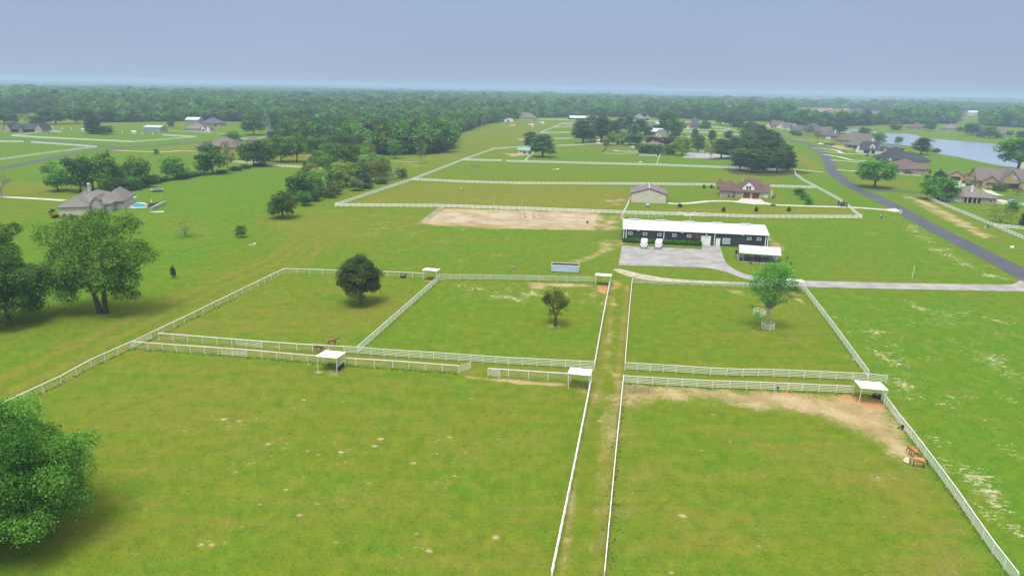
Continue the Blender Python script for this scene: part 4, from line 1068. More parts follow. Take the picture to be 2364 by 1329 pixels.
# lakeside
T(2019, 433, 70, 62, 'crown', 'broad oak with a short trunk on the lawn beside the road')
T(2165, 462, 68, 51, 'dome', 'clipped round tree at the end of the white roadside fence')
T(2126, 357, 36, 37, 'pine', 'flat topped pine alone on the lake bank', pines)
T(2350, 394, 84, 72, 'crown', 'big dark tree behind the stone house at the lake')
T(1992, 320, 27, 25, 'oak', 'round tree at the water behind the brown roofs')
T(2027, 331, 30, 25, 'fresh', 'airy light green tree at the water behind the white house')
T(1938, 309, 30, 24, 'pine', 'pine on the lake shore above the blue grey roof', pines)
T(2145, 302, 26, 22, 'oak_dark', 'dark tree beside the red brown house across the lake')
T(2243, 313, 30, 28, 'oak_dark', 'dark tree between the houses across the lake')
T(2283, 319, 34, 26, 'fresh', 'light bushy tree between the houses across the lake')
T(2356, 323, 22, 20, 'oak', 'tree at the far lake shore, cut by the photo edge')
T(2067, 300, 26, 12, 'bush_dark', 'low dark bushes at the far shore of the lake')
T(2168, 414, 24, 23, 'cedar', 'dark cedar beside the small stone garage')
T(2183, 412, 9, 12, 'cedar', 'little cedar squeezed against the stone garage wall')
T(2139, 412, 11, 8, 'bush', 'low bush on the lawn near the cedar')
T(1979, 402, 10, 6, 'bush_dark', 'low dark bush at the drive beside the broad oak')
T(2310, 516, 64, 38, 'wispy', 'leafless sprawling shrub inside the roadside fence')
T(2336, 487, 26, 20, 'fresh', 'small leaning tree behind the brick house with the chimney')
T(2366, 526, 28, 34, 'bush_red', 'dark red round bush cut by the photo edge')
T(2348, 450, 22, 20, 'sparse', 'young tree in front of the stone house porch')
T(2312, 441, 30, 20, 'bush_olive', 'wide grey green bush against the stone house')
T(2280, 438, 16, 8, 'flowering', 'yellow flowering bush under the stone gable')
T(2296, 438, 12, 8, 'flowering', 'small yellow bush beside the stone porch')
for u, v, w, h, l_ in ((1845, 450, 21, 16, 'highest of the three clipped bushes on the lawn'), (1856, 461, 19, 16, 'middle one of the three clipped bushes on the lawn'), (1866, 472, 17, 16, 'lowest of the three clipped bushes on the lawn')):
    T(u, v, w, h, 'bush', l_, 'clipped lawn bushes')
for u, l_ in ((1670, 'small pointed evergreen on the verge nearest the beige garage'), (1745.6, 'small pointed evergreen on the verge before the garage doors'), (1821, 'small pointed evergreen on the verge nearest the gate')):
    T(u, 488, 8, 12, 'cedar', l_, 'young evergreens along the drive')
T(1570, 479, 9, 9, 'bush_red', 'round brown shrub beside the pale drive')
T(1625, 434, 7, 9, 'cedar', 'small dark shrub at the field fence, between garage and gazebo')
T(1642, 434, 7, 8, 'cedar', 'small dark shrub at the field fence beside the gazebo')
T(1828, 308, 12, 8, 'bush_dark', 'dark hedge like bush in front of the white gabled cottage')
T(1837, 313, 18, 10, 'bush_dark', 'broad dark bush on the lawn below the white gabled cottage')
T(1860, 312, 22, 24, 'sparse', 'thin bare tree in front of the pale brick house')
T(1868, 316, 16, 30, 'sparse', 'taller thin tree next to the pale brick house drive')
T(1888, 327, 18, 26, 'sparse', 'spindly tree behind the white pickup')
T(1845, 314, 14, 8, 'bush_olive', 'silvery shrub below the thin bare tree')
T(2002, 361, 5, 5, 'bush_dark', 'dark ball shrub at the corner of the black hip roof')
T(2052, 373, 10, 9, 'bush_dark', 'dark shrub against the pinkish brick wall')
T(2062, 388, 10, 18, 'bush_dark', 'tall dark shrub at the end of the red brown roofed house')
T(2117, 398, 8, 6, 'bush_dark', 'small shrub against the tan wall behind the parked car')
T(2146, 400, 6, 7, 'bush_dark', 'dark shrub at the corner of the tan walled house')
T(2134, 378, 16, 5, 'bush_dark', 'low dark hedge piece behind the tan walled house')
T(1760, 445, 9, 8, 'bush_olive', 'grey shrub by the stone border of the maroon roofed house')
T(1694, 456, 4, 5, 'bush_dark', 'small shrub at the brick corner beside the garage doors')
# beds round the grey brown house
for u, v, w, h, k, l_ in ((122, 497, 12, 14, 'bush', 'green shrub at the house corner'), (127, 500, 14, 10, 'flowering', 'yellow flowering shrub at the house corner'), (127, 503, 14, 6, 'bush_red', 'low rusty shrub at the house corner'), (149, 501, 8, 7, 'bush_dark', 'dark shrub against the pale wall, nearest the corner'), (164, 501, 9, 7, 'bush_dark', 'dark shrub in the middle of the pale wall'), (176, 502, 12, 5, 'bush_red', 'low russet shrub under the pale wall'), (151, 503, 9, 4, 'flowering', 'low yellow shrub under the pale wall')):
    T(u, v, w, h, k, l_)
T(352, 476, 26, 9, 'bush_olive', 'planted shrubs behind the pool end')
T(300, 467, 12, 6, 'bush_olive', 'low shrub beside the pool terrace')

# more of the creek thicket, crown beside crown
TH = 'trees of the creek thicket'
for i, (u, v, w, h, k) in enumerate(((735, 390, 40, 40, 'fresh'), (770, 394, 46, 46, 'oak'), (745, 402, 40, 40, 'willow'), (765, 424, 44, 44, 'oak'), (790, 418, 40, 46, 'willow'), (812, 384, 44, 50, 'oak'), (835, 390, 44, 48, 'fresh'), (860, 396, 40, 42, 'oak'), (822, 440, 30, 28, 'willow'), (745, 438, 40, 44, 'oak_dark'), (720, 424, 44, 44, 'willow'), (875, 408, 40, 40, 'willow'), (725, 464, 36, 30, 'bush_dark'), (760, 456, 34, 26, 'bush_olive'), (888, 402, 34, 36, 'fresh'), (780, 374, 46, 44, 'fresh'), (710, 448, 44, 40, 'fresh'), (838, 418, 40, 40, 'oak'), (930, 410, 26, 22, 'bush_olive'), (750, 448, 34, 30, 'oak'))):
    lab = {'fresh': 'fresh green tree packed into the creek thicket', 'oak': 'mid green tree packed into the creek thicket', 'willow': 'yellow green willow packed into the creek thicket', 'oak_dark': 'dark green tree packed into the creek thicket', 'bush_dark': 'dark brush at the edge of the creek thicket', 'bush_olive': 'olive brush at the edge of the creek thicket'}[k]
    T(u, v, w, h, k, lab, TH)
for i, (u, v, w, h) in enumerate(((1722, 388, 30, 36), (1750, 392, 30, 36), (1778, 392, 30, 38), (1806, 392, 28, 36), (1740, 366, 34, 40), (1772, 366, 34, 42))):
    T(u, v, w, h, 'cedar', 'low dark conifer filling the roadside pine grove', 'pines of the roadside grove')

# weeds along the fence feet
def weeds(name, px, n, size, leafm, spread, hgt, seed):
    gg = random.Random(seed); c = [P(*p) for p in px]; ln = [(b - a).length for a, b in zip(c, c[1:])]; lb = []
    for a, b, l_ in zip(c, c[1:], ln):
        for k in range(int(l_ * 3.2)):
            p = a.lerp(b, gg.random()); s = gg.uniform(.15, .5) * hgt
            lb.append((p.x + gg.gauss(0, spread), p.y + gg.gauss(0, spread), s * .5, s * 1.3, s * 1.3, s * .8, gg.uniform(.3, .8)))
    o = ob(name, leaves(name, lb, n, size, seed, M[leafm], .6)); o['kind'] = 'stuff'
weeds('weeds', [(1437, 900), (1424, 1040), (1412, 1180), (1398, 1345)], 9000, .07, 'leaf_willow', .45, .2, 61)
weeds('grass_tufts', [(308, 806), (570, 825), (820, 846), (1059, 862.5)], 7000, .07, 'leaf_fresh', .2, .32, 62)
weeds('long_grass', [(1438, 886), (1640, 897), (1850, 905), (1970, 910)], 2600, .09, 'leaf_fresh', .2, .3, 63)
weeds('fence_grass', [(-90, 999), (57, 928), (211, 849), (345, 786), (560, 681)], 6000, .07, 'leaf_fresh', .22, .3, 64)
weeds('tall_grass', [(2075, 979), (2150, 1078), (2244, 1212), (2340, 1344)], 2600, .09, 'leaf_willow', .2, .3, 65)

for u, v, w, h, k, l_ in ((1362, 328, 30, 34, 'pine', 'pine standing between the big pine and the one with the clear trunk'), (1374, 318, 28, 34, 'pine', 'pine just behind the garden steps'), (1340, 306, 26, 30, 'pine', 'small pine high on the hill behind the big pine'), (1432, 306, 24, 32, 'pine', 'pine in front of the white fence beside the straight pine'), (1462, 318, 24, 30, 'pine', 'short pine between the straight and the spreading pine'), (1496, 318, 22, 26, 'oak_dark', 'dark tree against the dark fronted stable'), (1562, 312, 26, 32, 'oak_dark', 'dark tree just beyond the grey gabled barn'), (1448, 326, 20, 22, 'sparse', 'thin garden tree between the pines and the parked cars'), (1400, 338, 16, 18, 'bush_olive', 'olive bush at the top of the garden border')):
    T(u, v, w, h, k, l_, pines if k == 'pine' else None)
for u, v, w, h, k, l_ in ((2072, 330, 18, 14, 'bush', 'bush on the lake bank behind the black roof'), (2000, 334, 16, 14, 'bush_dark', 'dark bush beside the dark green metal roof'), (2160, 352, 20, 9, 'bush_olive', 'reedy bush on the small point of the lake bank'), (2216, 304, 16, 12, 'bush', 'bush at the corner of the open porch house'), (2262, 316, 16, 12, 'bush_dark', 'low dark bushes before the slate roofed house'), (2306, 320, 18, 12, 'bush', 'green bush before the brown roofed house on the far shore'), (2332, 316, 14, 14, 'oak', 'tree at the end of the brown roofed house on the far shore'), (2236, 432, 14, 9, 'bush_dark', 'dark bush on the paved court of the stone house'), (2222, 424, 10, 8, 'bush_olive', 'olive bush at the stone garage drive')):
    T(u, v, w, h, k, l_)
# ------------------------------------------------------------------ fences
POSTM = {}
def post_mesh(style):
    if style in POSTM: return POSTM[style]
    if style == 'vinyl': me = MB().box(-.085, .085, -.085, .085, -.1, 1.42).poly([(-.08, -.08, 1.42), (.08, -.08, 1.42), (.08, .08, 1.42), (-.08, .08, 1.42), (0, 0, 1.5)], [(0, 1, 4), (1, 2, 4), (2, 3, 4), (3, 0, 4), (3, 2, 1, 0)]).mesh('post', M['white_vinyl'])
    elif style == 'pipe': me = MB().tube([(0, 0, -.1), (0, 0, 1.5)], .06, 7).mesh('post', M['white_pipe'])
    elif style == 'pale': me = MB().tube([(0, 0, -.1), (0, 0, 1.5)], .055, 7).mesh('post', M['pale_pipe'])
    elif style == 'timber': me = MB().tube([(0, 0, -.1), (0, 0, 1.4)], .08, 6).mesh('post', M['dark_timber'])
    POSTM[style] = me; return me
STY = {  # rails: (height, half height, half thickness)
    'vinyl': (2.44, [(1.28, .10, .03), (.84, .095, .03), (.40, .095, .03)], 'white_vinyl', 'vinyl'),
    'pipe5': (2.45, [(1.46, .045, .045), (1.16, .023, .023), (.88, .023, .023), (.60, .023, .023), (.32, .023, .023)], 'white_pipe', 'pipe'),
    'pale5': (2.45, [(1.46, .042, .042), (1.16, .023, .023), (.88, .023, .023), (.60, .023, .023), (.32, .023, .023)], 'pale_pipe', 'pale'),
    'pipe1': (3.0, [(1.46, .06, .06), (1.15, .006, .006), (.92, .006, .006), (.69, .006, .006), (.46, .006, .006), (.2, .006, .006)], 'white_pipe', 'pipe'),
    'pipe2': (2.45, [(1.46, .036, .036), (.75, .022, .022)], 'white_pipe', 'pipe'),
    'timber': (2.6, [(1.3, .04, .03), (.7, .04, .03)], 'dark_timber', 'timber'),
}
def fence(px, style, label, name=None, group=None, parts=True, world=None, merge_posts=False):
    sp_, rails, mt, ps = STY[style]
    c = world or [P(*p) for p in px]
    # posts at even steps on every straight run
    posts = []
    for a, b_ in zip(c, c[1:]):
        n = max(1, round((b_ - a).length / sp_))
        for k in range(n): posts.append(a.lerp(b_, k / n))
    posts.append(c[-1])
    o0 = c[0]
    root = empty(name or ('rail_fence' if style == 'vinyl' else 'pipe_fence'), o0, 0, label, 'fence', group)
    for hz, rh, rt in rails:
        mb = MB()
        for a, b_ in zip(c, c[1:]):
            d = (b_ - a).normalized(); s = Vector((-d.y, d.x, 0)) * rt
            a_, e_ = a - o0, b_ - o0
            mb.poly([a_ - s + Vector((0, 0, hz - rh)), e_ - s + Vector((0, 0, hz - rh)), e_ + s + Vector((0, 0, hz - rh)), a_ + s + Vector((0, 0, hz - rh)),
                     a_ - s + Vector((0, 0, hz + rh)), e_ - s + Vector((0, 0, hz + rh)), e_ + s + Vector((0, 0, hz + rh)), a_ + s + Vector((0, 0, hz + rh))],
                    [(0, 3, 2, 1), (4, 5, 6, 7), (0, 1, 5, 4), (1, 2, 6, 5), (2, 3, 7, 6), (3, 0, 4, 7)])
        mb.build('rail' if rh > .01 else 'wire', M[mt if rh > .01 else 'wire'], root)
    pm = post_mesh(ps)
    order = sorted(range(len(posts)), key=lambda i: posts[i].length)
    lead = order[:100] if parts else []
    for i in lead:
        q = ob('post', pm, root); q.location = posts[i] - o0
        a = posts[min(i + 1, len(posts) - 1)] - posts[max(i - 1, 0)]; q.rotation_euler = (R.gauss(0, .016), R.gauss(0, .016), math.atan2(a.y, a.x)); q.scale = (1, 1, R.uniform(.97, 1.03))
    left = order[len(lead):]
    if left:
        mb = MB(); vs_ = [v.co.copy() for v in pm.vertices]; fs = [tuple(p.vertices) for p in pm.polygons]
        for i in left: mb.poly([v + posts[i] - o0 for v in vs_], fs)
        q = mb.build('post', list(pm.materials), root); q['kind'] = 'stuff'
    return root
# paddock fences near the camera
fence([(-90, 998), (57, 927), (142, 887), (211, 848), (303, 806)], 'pipe1', 'single rail white pipe fence along the track beside the big front paddock')
fence([(303, 806), (326, 795.5), (350, 784)], 'pipe5', 'short five rail stretch closing the end of the grass alley')
fence([(350, 784), (450, 735), (560, 680), (657, 632)], 'pipe1', 'single rail white fence from the alley end up to the round tree paddock corner')
fence([(657, 632), (774, 635.4), (894, 639), (982, 643)], 'pipe1', 'single rail white fence behind the oval tree')
fence([(1016, 645.5), (1200, 648), (1374, 652)], 'pale5', 'pale five rail fence between the two small shelters at the back')
fence([(1016, 646), (826, 816)], 'pipe5', 'slanting five rail fence between the oval tree paddock and the middle paddock')
fence([(367, 785), (605, 804), (686, 810), (795, 816)], 'pipe1', 'single rail fence on the far side of the grass alley, by the two bay horses')
fence([(795, 816), (826, 817.5), (887, 823), (1030, 832), (1173.5, 842), (1372, 852)], 'pipe5', 'five rail fence between the grass alley and the middle paddock')
fence([(308, 805), (376, 810), (570, 824), (710, 836.7), (821, 845), (907, 850), (1059, 861.5)], 'pipe1', 'single rail fence on the near side of the grass alley')
fence([(1127, 868), (1220, 874), (1311, 880)], 'pipe1', 'short single rail fence ending at the shelter by the lane')
fence([(1408, 656), (1390, 750), (1372, 852)], 'pipe5', 'white fence along the lane beside the middle paddock')
fence([(1365, 884), (1326.6, 1080), (1272, 1345)], 'pipe5', 'white fence along the lane beside the big front paddock')
fence([(1459, 655), (1450, 750), (1442, 854)], 'pipe5', 'white fence along the lane beside the paddock with the guarded tree')
fence([(1438.6, 884), (1418.7, 1080), (1394, 1345)], 'pipe5', 'white fence along the lane beside the worn paddock')
fence([(1459, 655), (1600, 660), (1716, 664.5), (1814, 669)], 'pale5', 'pale five rail fence beside the gravel track')
fence([(1852, 668), (1920, 757), (2003, 873)], 'pipe5', 'five rail fence between the guarded tree paddock and the open field')
fence([(1442, 854), (1560, 861), (1640, 866.5), (1714, 869.5), (1750, 869), (1856, 873), (1967, 878), (2003, 880)], 'pipe5', 'five rail fence on the far side of the grass alley, below the guarded tree')
fence([(2003, 880), (2045, 885)], 'pipe5', 'short gate like rail panel sticking out past the alley into the open field')
fence([(1438.6, 884.6), (1540, 891), (1644, 896.5), (1723, 898.8), (1850, 904), (1970, 909.5)], 'pipe5', 'five rail fence at the top of the worn paddock')
fence([(2034, 922), (2073.6, 977), (2102, 1013), (2150, 1077), (2203, 1150), (2244, 1211), (2290, 1278), (2345, 1350)], 'pipe5', 'long five rail fence between the worn paddock and the open field, past the two horses')
# gates
def gate(a, b_, label, swing=True):
    pa, pb = P(*a), P(*b_); d = pb - pa; ln = d.length
    root = empty('gate', pa, math.atan2(d.y, d.x), label, 'gate')
    mb = MB()
    for z in (.2, .5, .8, 1.1, 1.4): mb.tube([(0, 0, z), (ln, 0, z)], .026, 6)
    mb.build('bars', M['white_pipe'], root)
    f = MB()
    for x in (0, ln): f.tube([(x, 0, .12), (x, 0, 1.45)], .034, 6)
    f.build('frame', M['white_pipe'], root)
    return root
gate((1059, 861.5), (1086, 852.5), 'open pipe gate swung into the grass alley')
gate((1126, 867), (1154, 873), 'second pipe gate, standing open across the gap from the first')
gate((546, 798), (606, 804.5), 'pipe gate set into the single rail fence, far side of the alley')
gate((512, 819.5), (570, 824), 'pipe gate set into the single rail fence, near side of the alley')
# white three rail fences of the middle distance
fence([(774, 477), (1009, 478.8), (1200, 485), (1439, 494), (1750, 504), (1989, 504.6)], 'vinyl', 'long white three rail fence behind the sand arena and the dark barn')
fence([(774, 477), (860, 448), (953, 417), (1068, 371.5), (1141, 345.5), (1193, 342), (1234, 340)], 'vinyl', 'white three rail fence climbing the slope beside the creek meadow')
fence([(953, 417), (1080, 423), (1200, 426), (1498, 427.7), (1651, 429.5)], 'vinyl', 'white three rail fence between the brown field and the green field')
fence([(1775, 432.5), (1830, 434), (1880, 435.5)], 'vinyl', 'short white fence between the maroon roofed house and the roadside fence')
fence([(1068, 371.2), (1159, 373.2)], 'vinyl', 'short white fence ending at a gap below the green stable')
fence([(1168, 374.2), (1516, 383), (1713, 390.5), (1794, 394.5), (1829, 396)], 'vinyl', 'white three rail fence at the foot of the pine hill')
fence([(1830, 382), (1836, 405), (1855, 419), (1880, 432.5), (1916, 452), (1943, 468)], 'vinyl', 'curving white fence from the pine grove to the black gate')
fence([(1956.5, 478), (1976, 496), (1989, 504.6)], 'vinyl', 'short white fence between the black gate and the corner')
fence([(1456, 460), (1448, 478), (1439, 494)], 'vinyl', 'white fence running down from the beige garage')
fence([(1498, 427.7), (1493, 434)], 'vinyl', 'stub of white fence behind the beige garage')
fence([(1025, 480), (982.5, 511)], 'pale5', 'grey railing at the short end of the sand arena')
fence([(2143.5, 461), (2220, 493), (2293, 523.5), (2342, 545), (2440, 586)], 'vinyl', 'white roadside fence beside the bare earth strip')
fence([(2295, 524), (2364, 531), (2420, 536)], 'vinyl', 'white side fence leaving the roadside fence')
fence([(2165, 462), (2196, 466)], 'vinyl', 'short white fence behind the clipped round tree')
fence([(2299, 471.5), (2330, 474), (2364, 476), (2400, 478)], 'vinyl', 'low white fence beside the brick house with the chimney')
far = 'white fences of the pine hill'
for px, l_ in (([(1234, 354), (1222, 364), (1211, 374.5)], 'white fence running down from the green roofed stable'),
               ([(1278, 338.7), (1375, 334), (1442, 333), (1500, 330)], 'white fence behind the two pines of the green stable'),
               ([(1197, 324.6), (1325, 320.5), (1400, 318)], 'lowest white fence of the stacked hill paddocks'),
               ([(1246, 308.5), (1337, 306.3), (1420, 304)], 'middle white fence of the stacked hill paddocks'),
               ([(1246, 308.5), (1278, 295), (1301, 285.5), (1355, 284)], 'white fence round the end of the stacked hill paddocks'),
               ([(1278, 295), (1352, 292.5), (1420, 290)], 'upper white fence of the stacked hill paddocks'),
               ([(1301, 288.5), (1400, 288)], 'thin white fence just under the top of the hill paddocks'),
               ([(1524, 360), (1519, 371), (1516, 383)], 'white fence running down from the brown roofed house'),
               ([(1476, 359.5), (1516, 361.5)], 'low garden fence before the dark bushes'),
               ([(1544, 304), (1600, 306), (1713, 313)], 'white fence before the slate roofed house, lower of two'),
               ([(1555, 299), (1640, 301.5), (1684, 303)], 'white fence before the slate roofed house, upper of two'),
               ([(1540, 315), (1600, 318), (1713, 325)], 'white fence with the three young pines in front'),
               ([(1555, 282.5), (1660, 284), (1690, 291)], 'white fence behind the slate roofed house'),
               ([(1640, 294), (1670, 297), (1721, 307)], 'curved white fence on the hill beyond the round evergreen'),
               ([(1684, 303.5), (1683, 297.5)], 'short cross fence joining the two hill fences'),
               ([(1420, 280.5), (1500, 280.5), (1556, 281)], 'white fence under the wood behind the grey gabled barn'),
               ([(1240, 276.5), (1330, 278)], 'white fence at the far edge of the field by the long stable'),
               ([(1390, 353.5), (1401, 343)], 'dark garden fence beside the vegetable beds')):
    fence(px, 'timber' if l_.startswith('dark') else 'vinyl', l_, None, far, parts=False)
lf = 'white fences round the far pastures'
for px, l_ in (([(141, 306), (107, 304.8), (28, 315), (100, 319.5), (307, 329.5), (453, 318), (376, 313.5)], 'long white fence round the pasture with the cedar'),
               ([(-30, 328), (54, 329)], 'short white fence where the farm road leaves the photo'),
               ([(73, 330), (150, 335.5), (224, 341), (120, 354), (0, 371), (-60, 380)], 'white fence round the bright field between the two farm roads'),
               ([(459, 369), (520, 374), (596, 380), (620, 384), (680, 387.5), (716, 390)], 'white fence behind the hedgerow trees'),
               ([(554, 323), (600, 320.5), (623, 317)], 'white fence beside the bend of the farm road')):
    fence(px, 'vinyl', l_, None, lf, parts=False)
# round pipe guards about the leaning tree
def guard(u, v, r_, label):
    root = empty('tree_guard', P(u, v), 0, label, 'tree guard', 'round pipe tree guards')
    n = 16; ring = lambda z: [(r_ * math.cos(2 * math.pi * k / n), r_ * math.sin(2 * math.pi * k / n), z) for k in range(n + 1)]
    for z in (.35, .68, 1.0, 1.35): MB().tube(ring(z), .028, 5, cap=False).build('hoop', M['white_pipe'], root)
    for k in range(0, n, 2):
        a = 2 * math.pi * k / n; MB().tube([(r_ * math.cos(a), r_ * math.sin(a), -.05), (r_ * math.cos(a), r_ * math.sin(a), 1.42)], .03, 5).build('post', M['white_pipe'], root)
guard(1772, 759, 1.3, 'round white pipe guard standing clear in front of the leaning tree')
guard(1752, 728, 1.3, 'round white pipe guard half hidden behind the leaning tree')
# ------------------------------------------------------------------ buildings
class Bld:
    """a building on the ground between two surveyed points of its front wall; x runs along the front, y away from it"""
    def __init__(s, name, a, b_, label, cat, group=None, wallm='brick_tan', roofm='brown_shingle', trim='white_paint'):
        pa, pb = P(*a), P(*b_); d = pb - pa; s.L = d.length; s.pa, s.pb = pa, pb
        s.root = empty(name, pa, math.atan2(d.y, d.x), label, cat, group)
        s.wm, s.rm, s.tr = wallm, roofm, trim; s.k = 0
    def jig(s): s.k += 1; return s.k * .013
    def wing(s, x0, x1, y0, y1, h, rise, kind='hip', o=.5, wallm=None, roofm=None, frac=True, th=.22, rv=None):
        if frac: x0, x1 = x0 * s.L, x1 * s.L
        j = s.jig(); x0 += j; x1 -= j; y0 += j; y1 -= j; h -= j * .5
        if rv is not None:
            ym = (y0 + y1) / 2 if kind != 'gy' else y0
            rz_ = s.root.rotation_euler.z; xm = (x0 + x1) / 2
            q = s.pa + Vector((xm * math.cos(rz_) - ym * math.sin(rz_), xm * math.sin(rz_) + ym * math.cos(rz_), 0))
            lo, hi = .5, 14.0
            for _ in range(30):
                m_ = (lo + hi) / 2
                if proj((q.x, q.y, h + m_))[1] > rv: lo = m_
                else: hi = m_
            rise = min(lo, .62 * min(x1 - x0, y1 - y0) if kind == 'hip' else .62 * (x1 - x0 if kind == 'gy' else y1 - y0))
        wb = MB().box(x0, x1, y0, y1, -.1, h)
        if kind in ('gx', 'gy'): wb.gwall(x0, x1, y0, y1, h, rise, 'x' if kind == 'gx' else 'y')
        wb.build('wall', M[wallm or s.wm], s.root)
        rb = MB()
        if kind == 'hip': rb.hip(x0, x1, y0, y1, h + .06, rise, o, th=th)
        elif kind == 'flat': rb.box(x0 - o, x1 + o, y0 - o, y1 + o, h + .01, h + .25)
        else: rb.gable(x0, x1, y0, y1, h + .12, rise, 'x' if kind == 'gx' else 'y', o, o * .7, .16)
        rb.build('roof', M[roofm or s.rm], s.root)
        return s
    def rect(s, name, xc, z0, w, h, y=0.0, m='glass_dark', fm=None, dep=.06, child=None, frac=True, face='f', bars=True, label=None):
        """window or door on a wall: face f front (-y), r/l the side walls (then xc is along y and y is the wall's x)"""
        if frac and face == 'f': xc *= s.L
        def bx(mb, a0, a1, z0_, z1_, d0, d1):
            if face == 'f': mb.box(a0, a1, y - d1, y - d0, z0_, z1_)
            elif face == 'r': mb.box(y + d0, y + d1, a0, a1, z0_, z1_)
            elif face == 'l': mb.box(y - d1, y - d0, a0, a1, z0_, z1_)
            return mb
        if fm:
            f = .14; mb = MB()
            bx(mb, xc - w / 2 - f, xc + w / 2 + f, z0 + h, z0 + h + f, 0, dep + .03); bx(mb, xc - w / 2 - f, xc + w / 2 + f, z0 - f, z0, 0, dep + .03)
            bx(mb, xc - w / 2 - f, xc - w / 2, z0, z0 + h, 0, dep + .03); bx(mb, xc + w / 2, xc + w / 2 + f, z0, z0 + h, 0, dep + .03)
            if bars:
                bx(mb, xc - .03, xc + .03, z0, z0 + h, 0, dep + .015)
            o = mb.build(name, M[fm], s.root); bx(MB(), xc - w / 2, xc + w / 2, z0, z0 + h, 0, dep).build('pane', M[m], o)
        else:
            o = bx(MB(), xc - w / 2, xc + w / 2, z0, z0 + h, 0, dep).build(name, M[m], s.root)
        if label: o['label'] = label
        return o
    def win(s, xc, z0=1.0, w=1.2, h=1.3, y=0.0, m='glass_dark', fm='white_paint', **k): return s.rect('window', xc, z0, w, h, y, m, fm, **k)
    def chimney(s, x, y, z0, z1, w=.9, d=.7, m='stone_grey', frac=True):
        if frac: x *= s.L
        mb = MB().box(x - w / 2, x + w / 2, y - d / 2, y + d / 2, z0, z1).box(x - w / 2 - .08, x + w / 2 + .08, y - d / 2 - .08, y + d / 2 + .08, z1, z1 + .18)
        return mb.build('chimney', M[m], s.root)
    def at(s, u, z=1.5): return along(s.pa, s.pb, u, z)

# ---- the long dark barn
B = Bld('barn', (1438, 557.3), (1770.5, 572.8), 'long dark grey horse barn with a white metal roof and red lettering', 'barn')
Lb, Hb, Db = B.L, 4.25, 15.0; RB = 1.75
MB().box(0, Lb, 0, Db, -.1, Hb).gwall(0, Lb, 0, Db, Hb, RB, 'x').build('wall', M['barn_siding'], B.root)
MB().gable(0, Lb, 0, Db, Hb + .1, RB, 'x', .25, .3, .14).build('roof', M['white_roof'], B.root)
for u in (1454, 1518, 1585, 1651, 1719):
    f = B.at(u, 6.0) * Lb
    MB().gable(f - .0, f + 3.2, Db / 2 - .55, Db / 2 + .55, Hb + RB + .17, .22, 'x', .05, .05, .1).box(f, f + 3.2, Db / 2 - .5, Db / 2 + .5, Hb + RB - .2, Hb + RB + .11).build('ridge_vent', M['grey_metal'], B.root)
MB().box(-.3, Lb + .3, -.42, -.26, Hb - .12, Hb + .06).build('gutter', M['white_paint'], B.root)
for x in (.12, .9, B.at(1532) * Lb, B.at(1649) * Lb, Lb - .7, Lb - .05):
    MB().box(x - .12, x + .12, -.14, -.004, 0, Hb - .05).build('downspout', M['white_paint'], B.root)
for u in (1455.4, 1489.2, 1522.4, 1556.7, 1590.9, 1729.8, 1752.4):
    B.rect('window', B.at(u, 2.9), 2.55, 1.0, .62, 0, 'glass_dark', 'white_paint')
B.rect('window', B.at(1676.8, 1.6), .95, 2.0, 1.5, 0, 'glass_pale', 'white_paint')
gd = B.rect('garage_door', B.at(1629.3), .02, 2.75, 2.95, 0, 'white_wall', 'white_paint', bars=False)
B.rect('door', B.at(1657.5), .02, 1.05, 2.3, 0, 'white_wall', 'white_paint', bars=False)
for u in (1631, 1473.5, 1575, 1714.5): 
    x = B.at(u, 3.9) * Lb; z = 3.45 if u == 1631 else 3.85
    MB().box(x - .22, x + .22, -.3, -.004, z, z + .22).poly([(x - .3, -.42, z - .06), (x + .3, -.42, z - .06), (x + .3, -.3, z + .2), (x - .3, -.3, z + .2)], [(0, 1, 2, 3), (3, 2, 1, 0)]).build('wall_lamp', M['white_paint'], B.root)
def sign(txt, u, z, size):
    cu = bpy.data.curves.new('lettering', 'FONT'); cu.body = txt; cu.size = size; cu.extrude = .02; cu.shear = .35; cu.offset = -.004
    o = bpy.data.objects.new('lettering', cu); C.objects.link(o); o.parent = B.root
    o.location = (B.at(u, z) * Lb, -.06, z); o.rotation_euler = (rad(90), 0, 0); cu.materials.append(M['red_sign'])
    me = bpy.data.meshes.new_from_object(o.evaluated_get(bpy.context.evaluated_depsgraph_get())); q = ob('lettering', me, B.root); q.location, q.rotation_euler = o.location, o.rotation_euler; bpy.data.objects.remove(o)
sign('Susanna', 1597.5, 2.95, .74); sign('Acres', 1606.5, 2.3, .74)
# kerb timber and hedges in front
a, b_ = P(1436, 566), P(1620, 575)
d = (b_ - a); k_ = empty('kerb', a, math.atan2(d.y, d.x)); k_['kind'] = 'structure'
bpy.data.objects.remove(k_)
kb = MB().box(0, d.length, -.1, .1, -.05, .16).build('kerb', M['dark_timber']); kb.location = a; kb.rotation_euler = (0, 0, math.atan2(d.y, d.x)); kb['kind'] = 'structure'
def hedge(x0, x1, y0, y1, h, label, origin, rz, group, n=2600):
    r = empty('hedge', origin, rz, label, 'hedge', group)
    lb = []
    k = max(2, int((x1 - x0) / .7))
    for i in range(k):
        lb.append((x0 + (x1 - x0) * (i + .5) / k, (y0 + y1) / 2, h * .5, (x1 - x0) / k * .72, (y1 - y0) / 2 * .95, h * .52, R.uniform(.3, .6)))
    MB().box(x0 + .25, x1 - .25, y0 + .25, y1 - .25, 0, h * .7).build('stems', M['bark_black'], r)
    ob('foliage', leaves('foliage', lb, n, .16, R.randint(0, 9999), M['leaf_hedge'], .3, (.75, 1.1)), r)
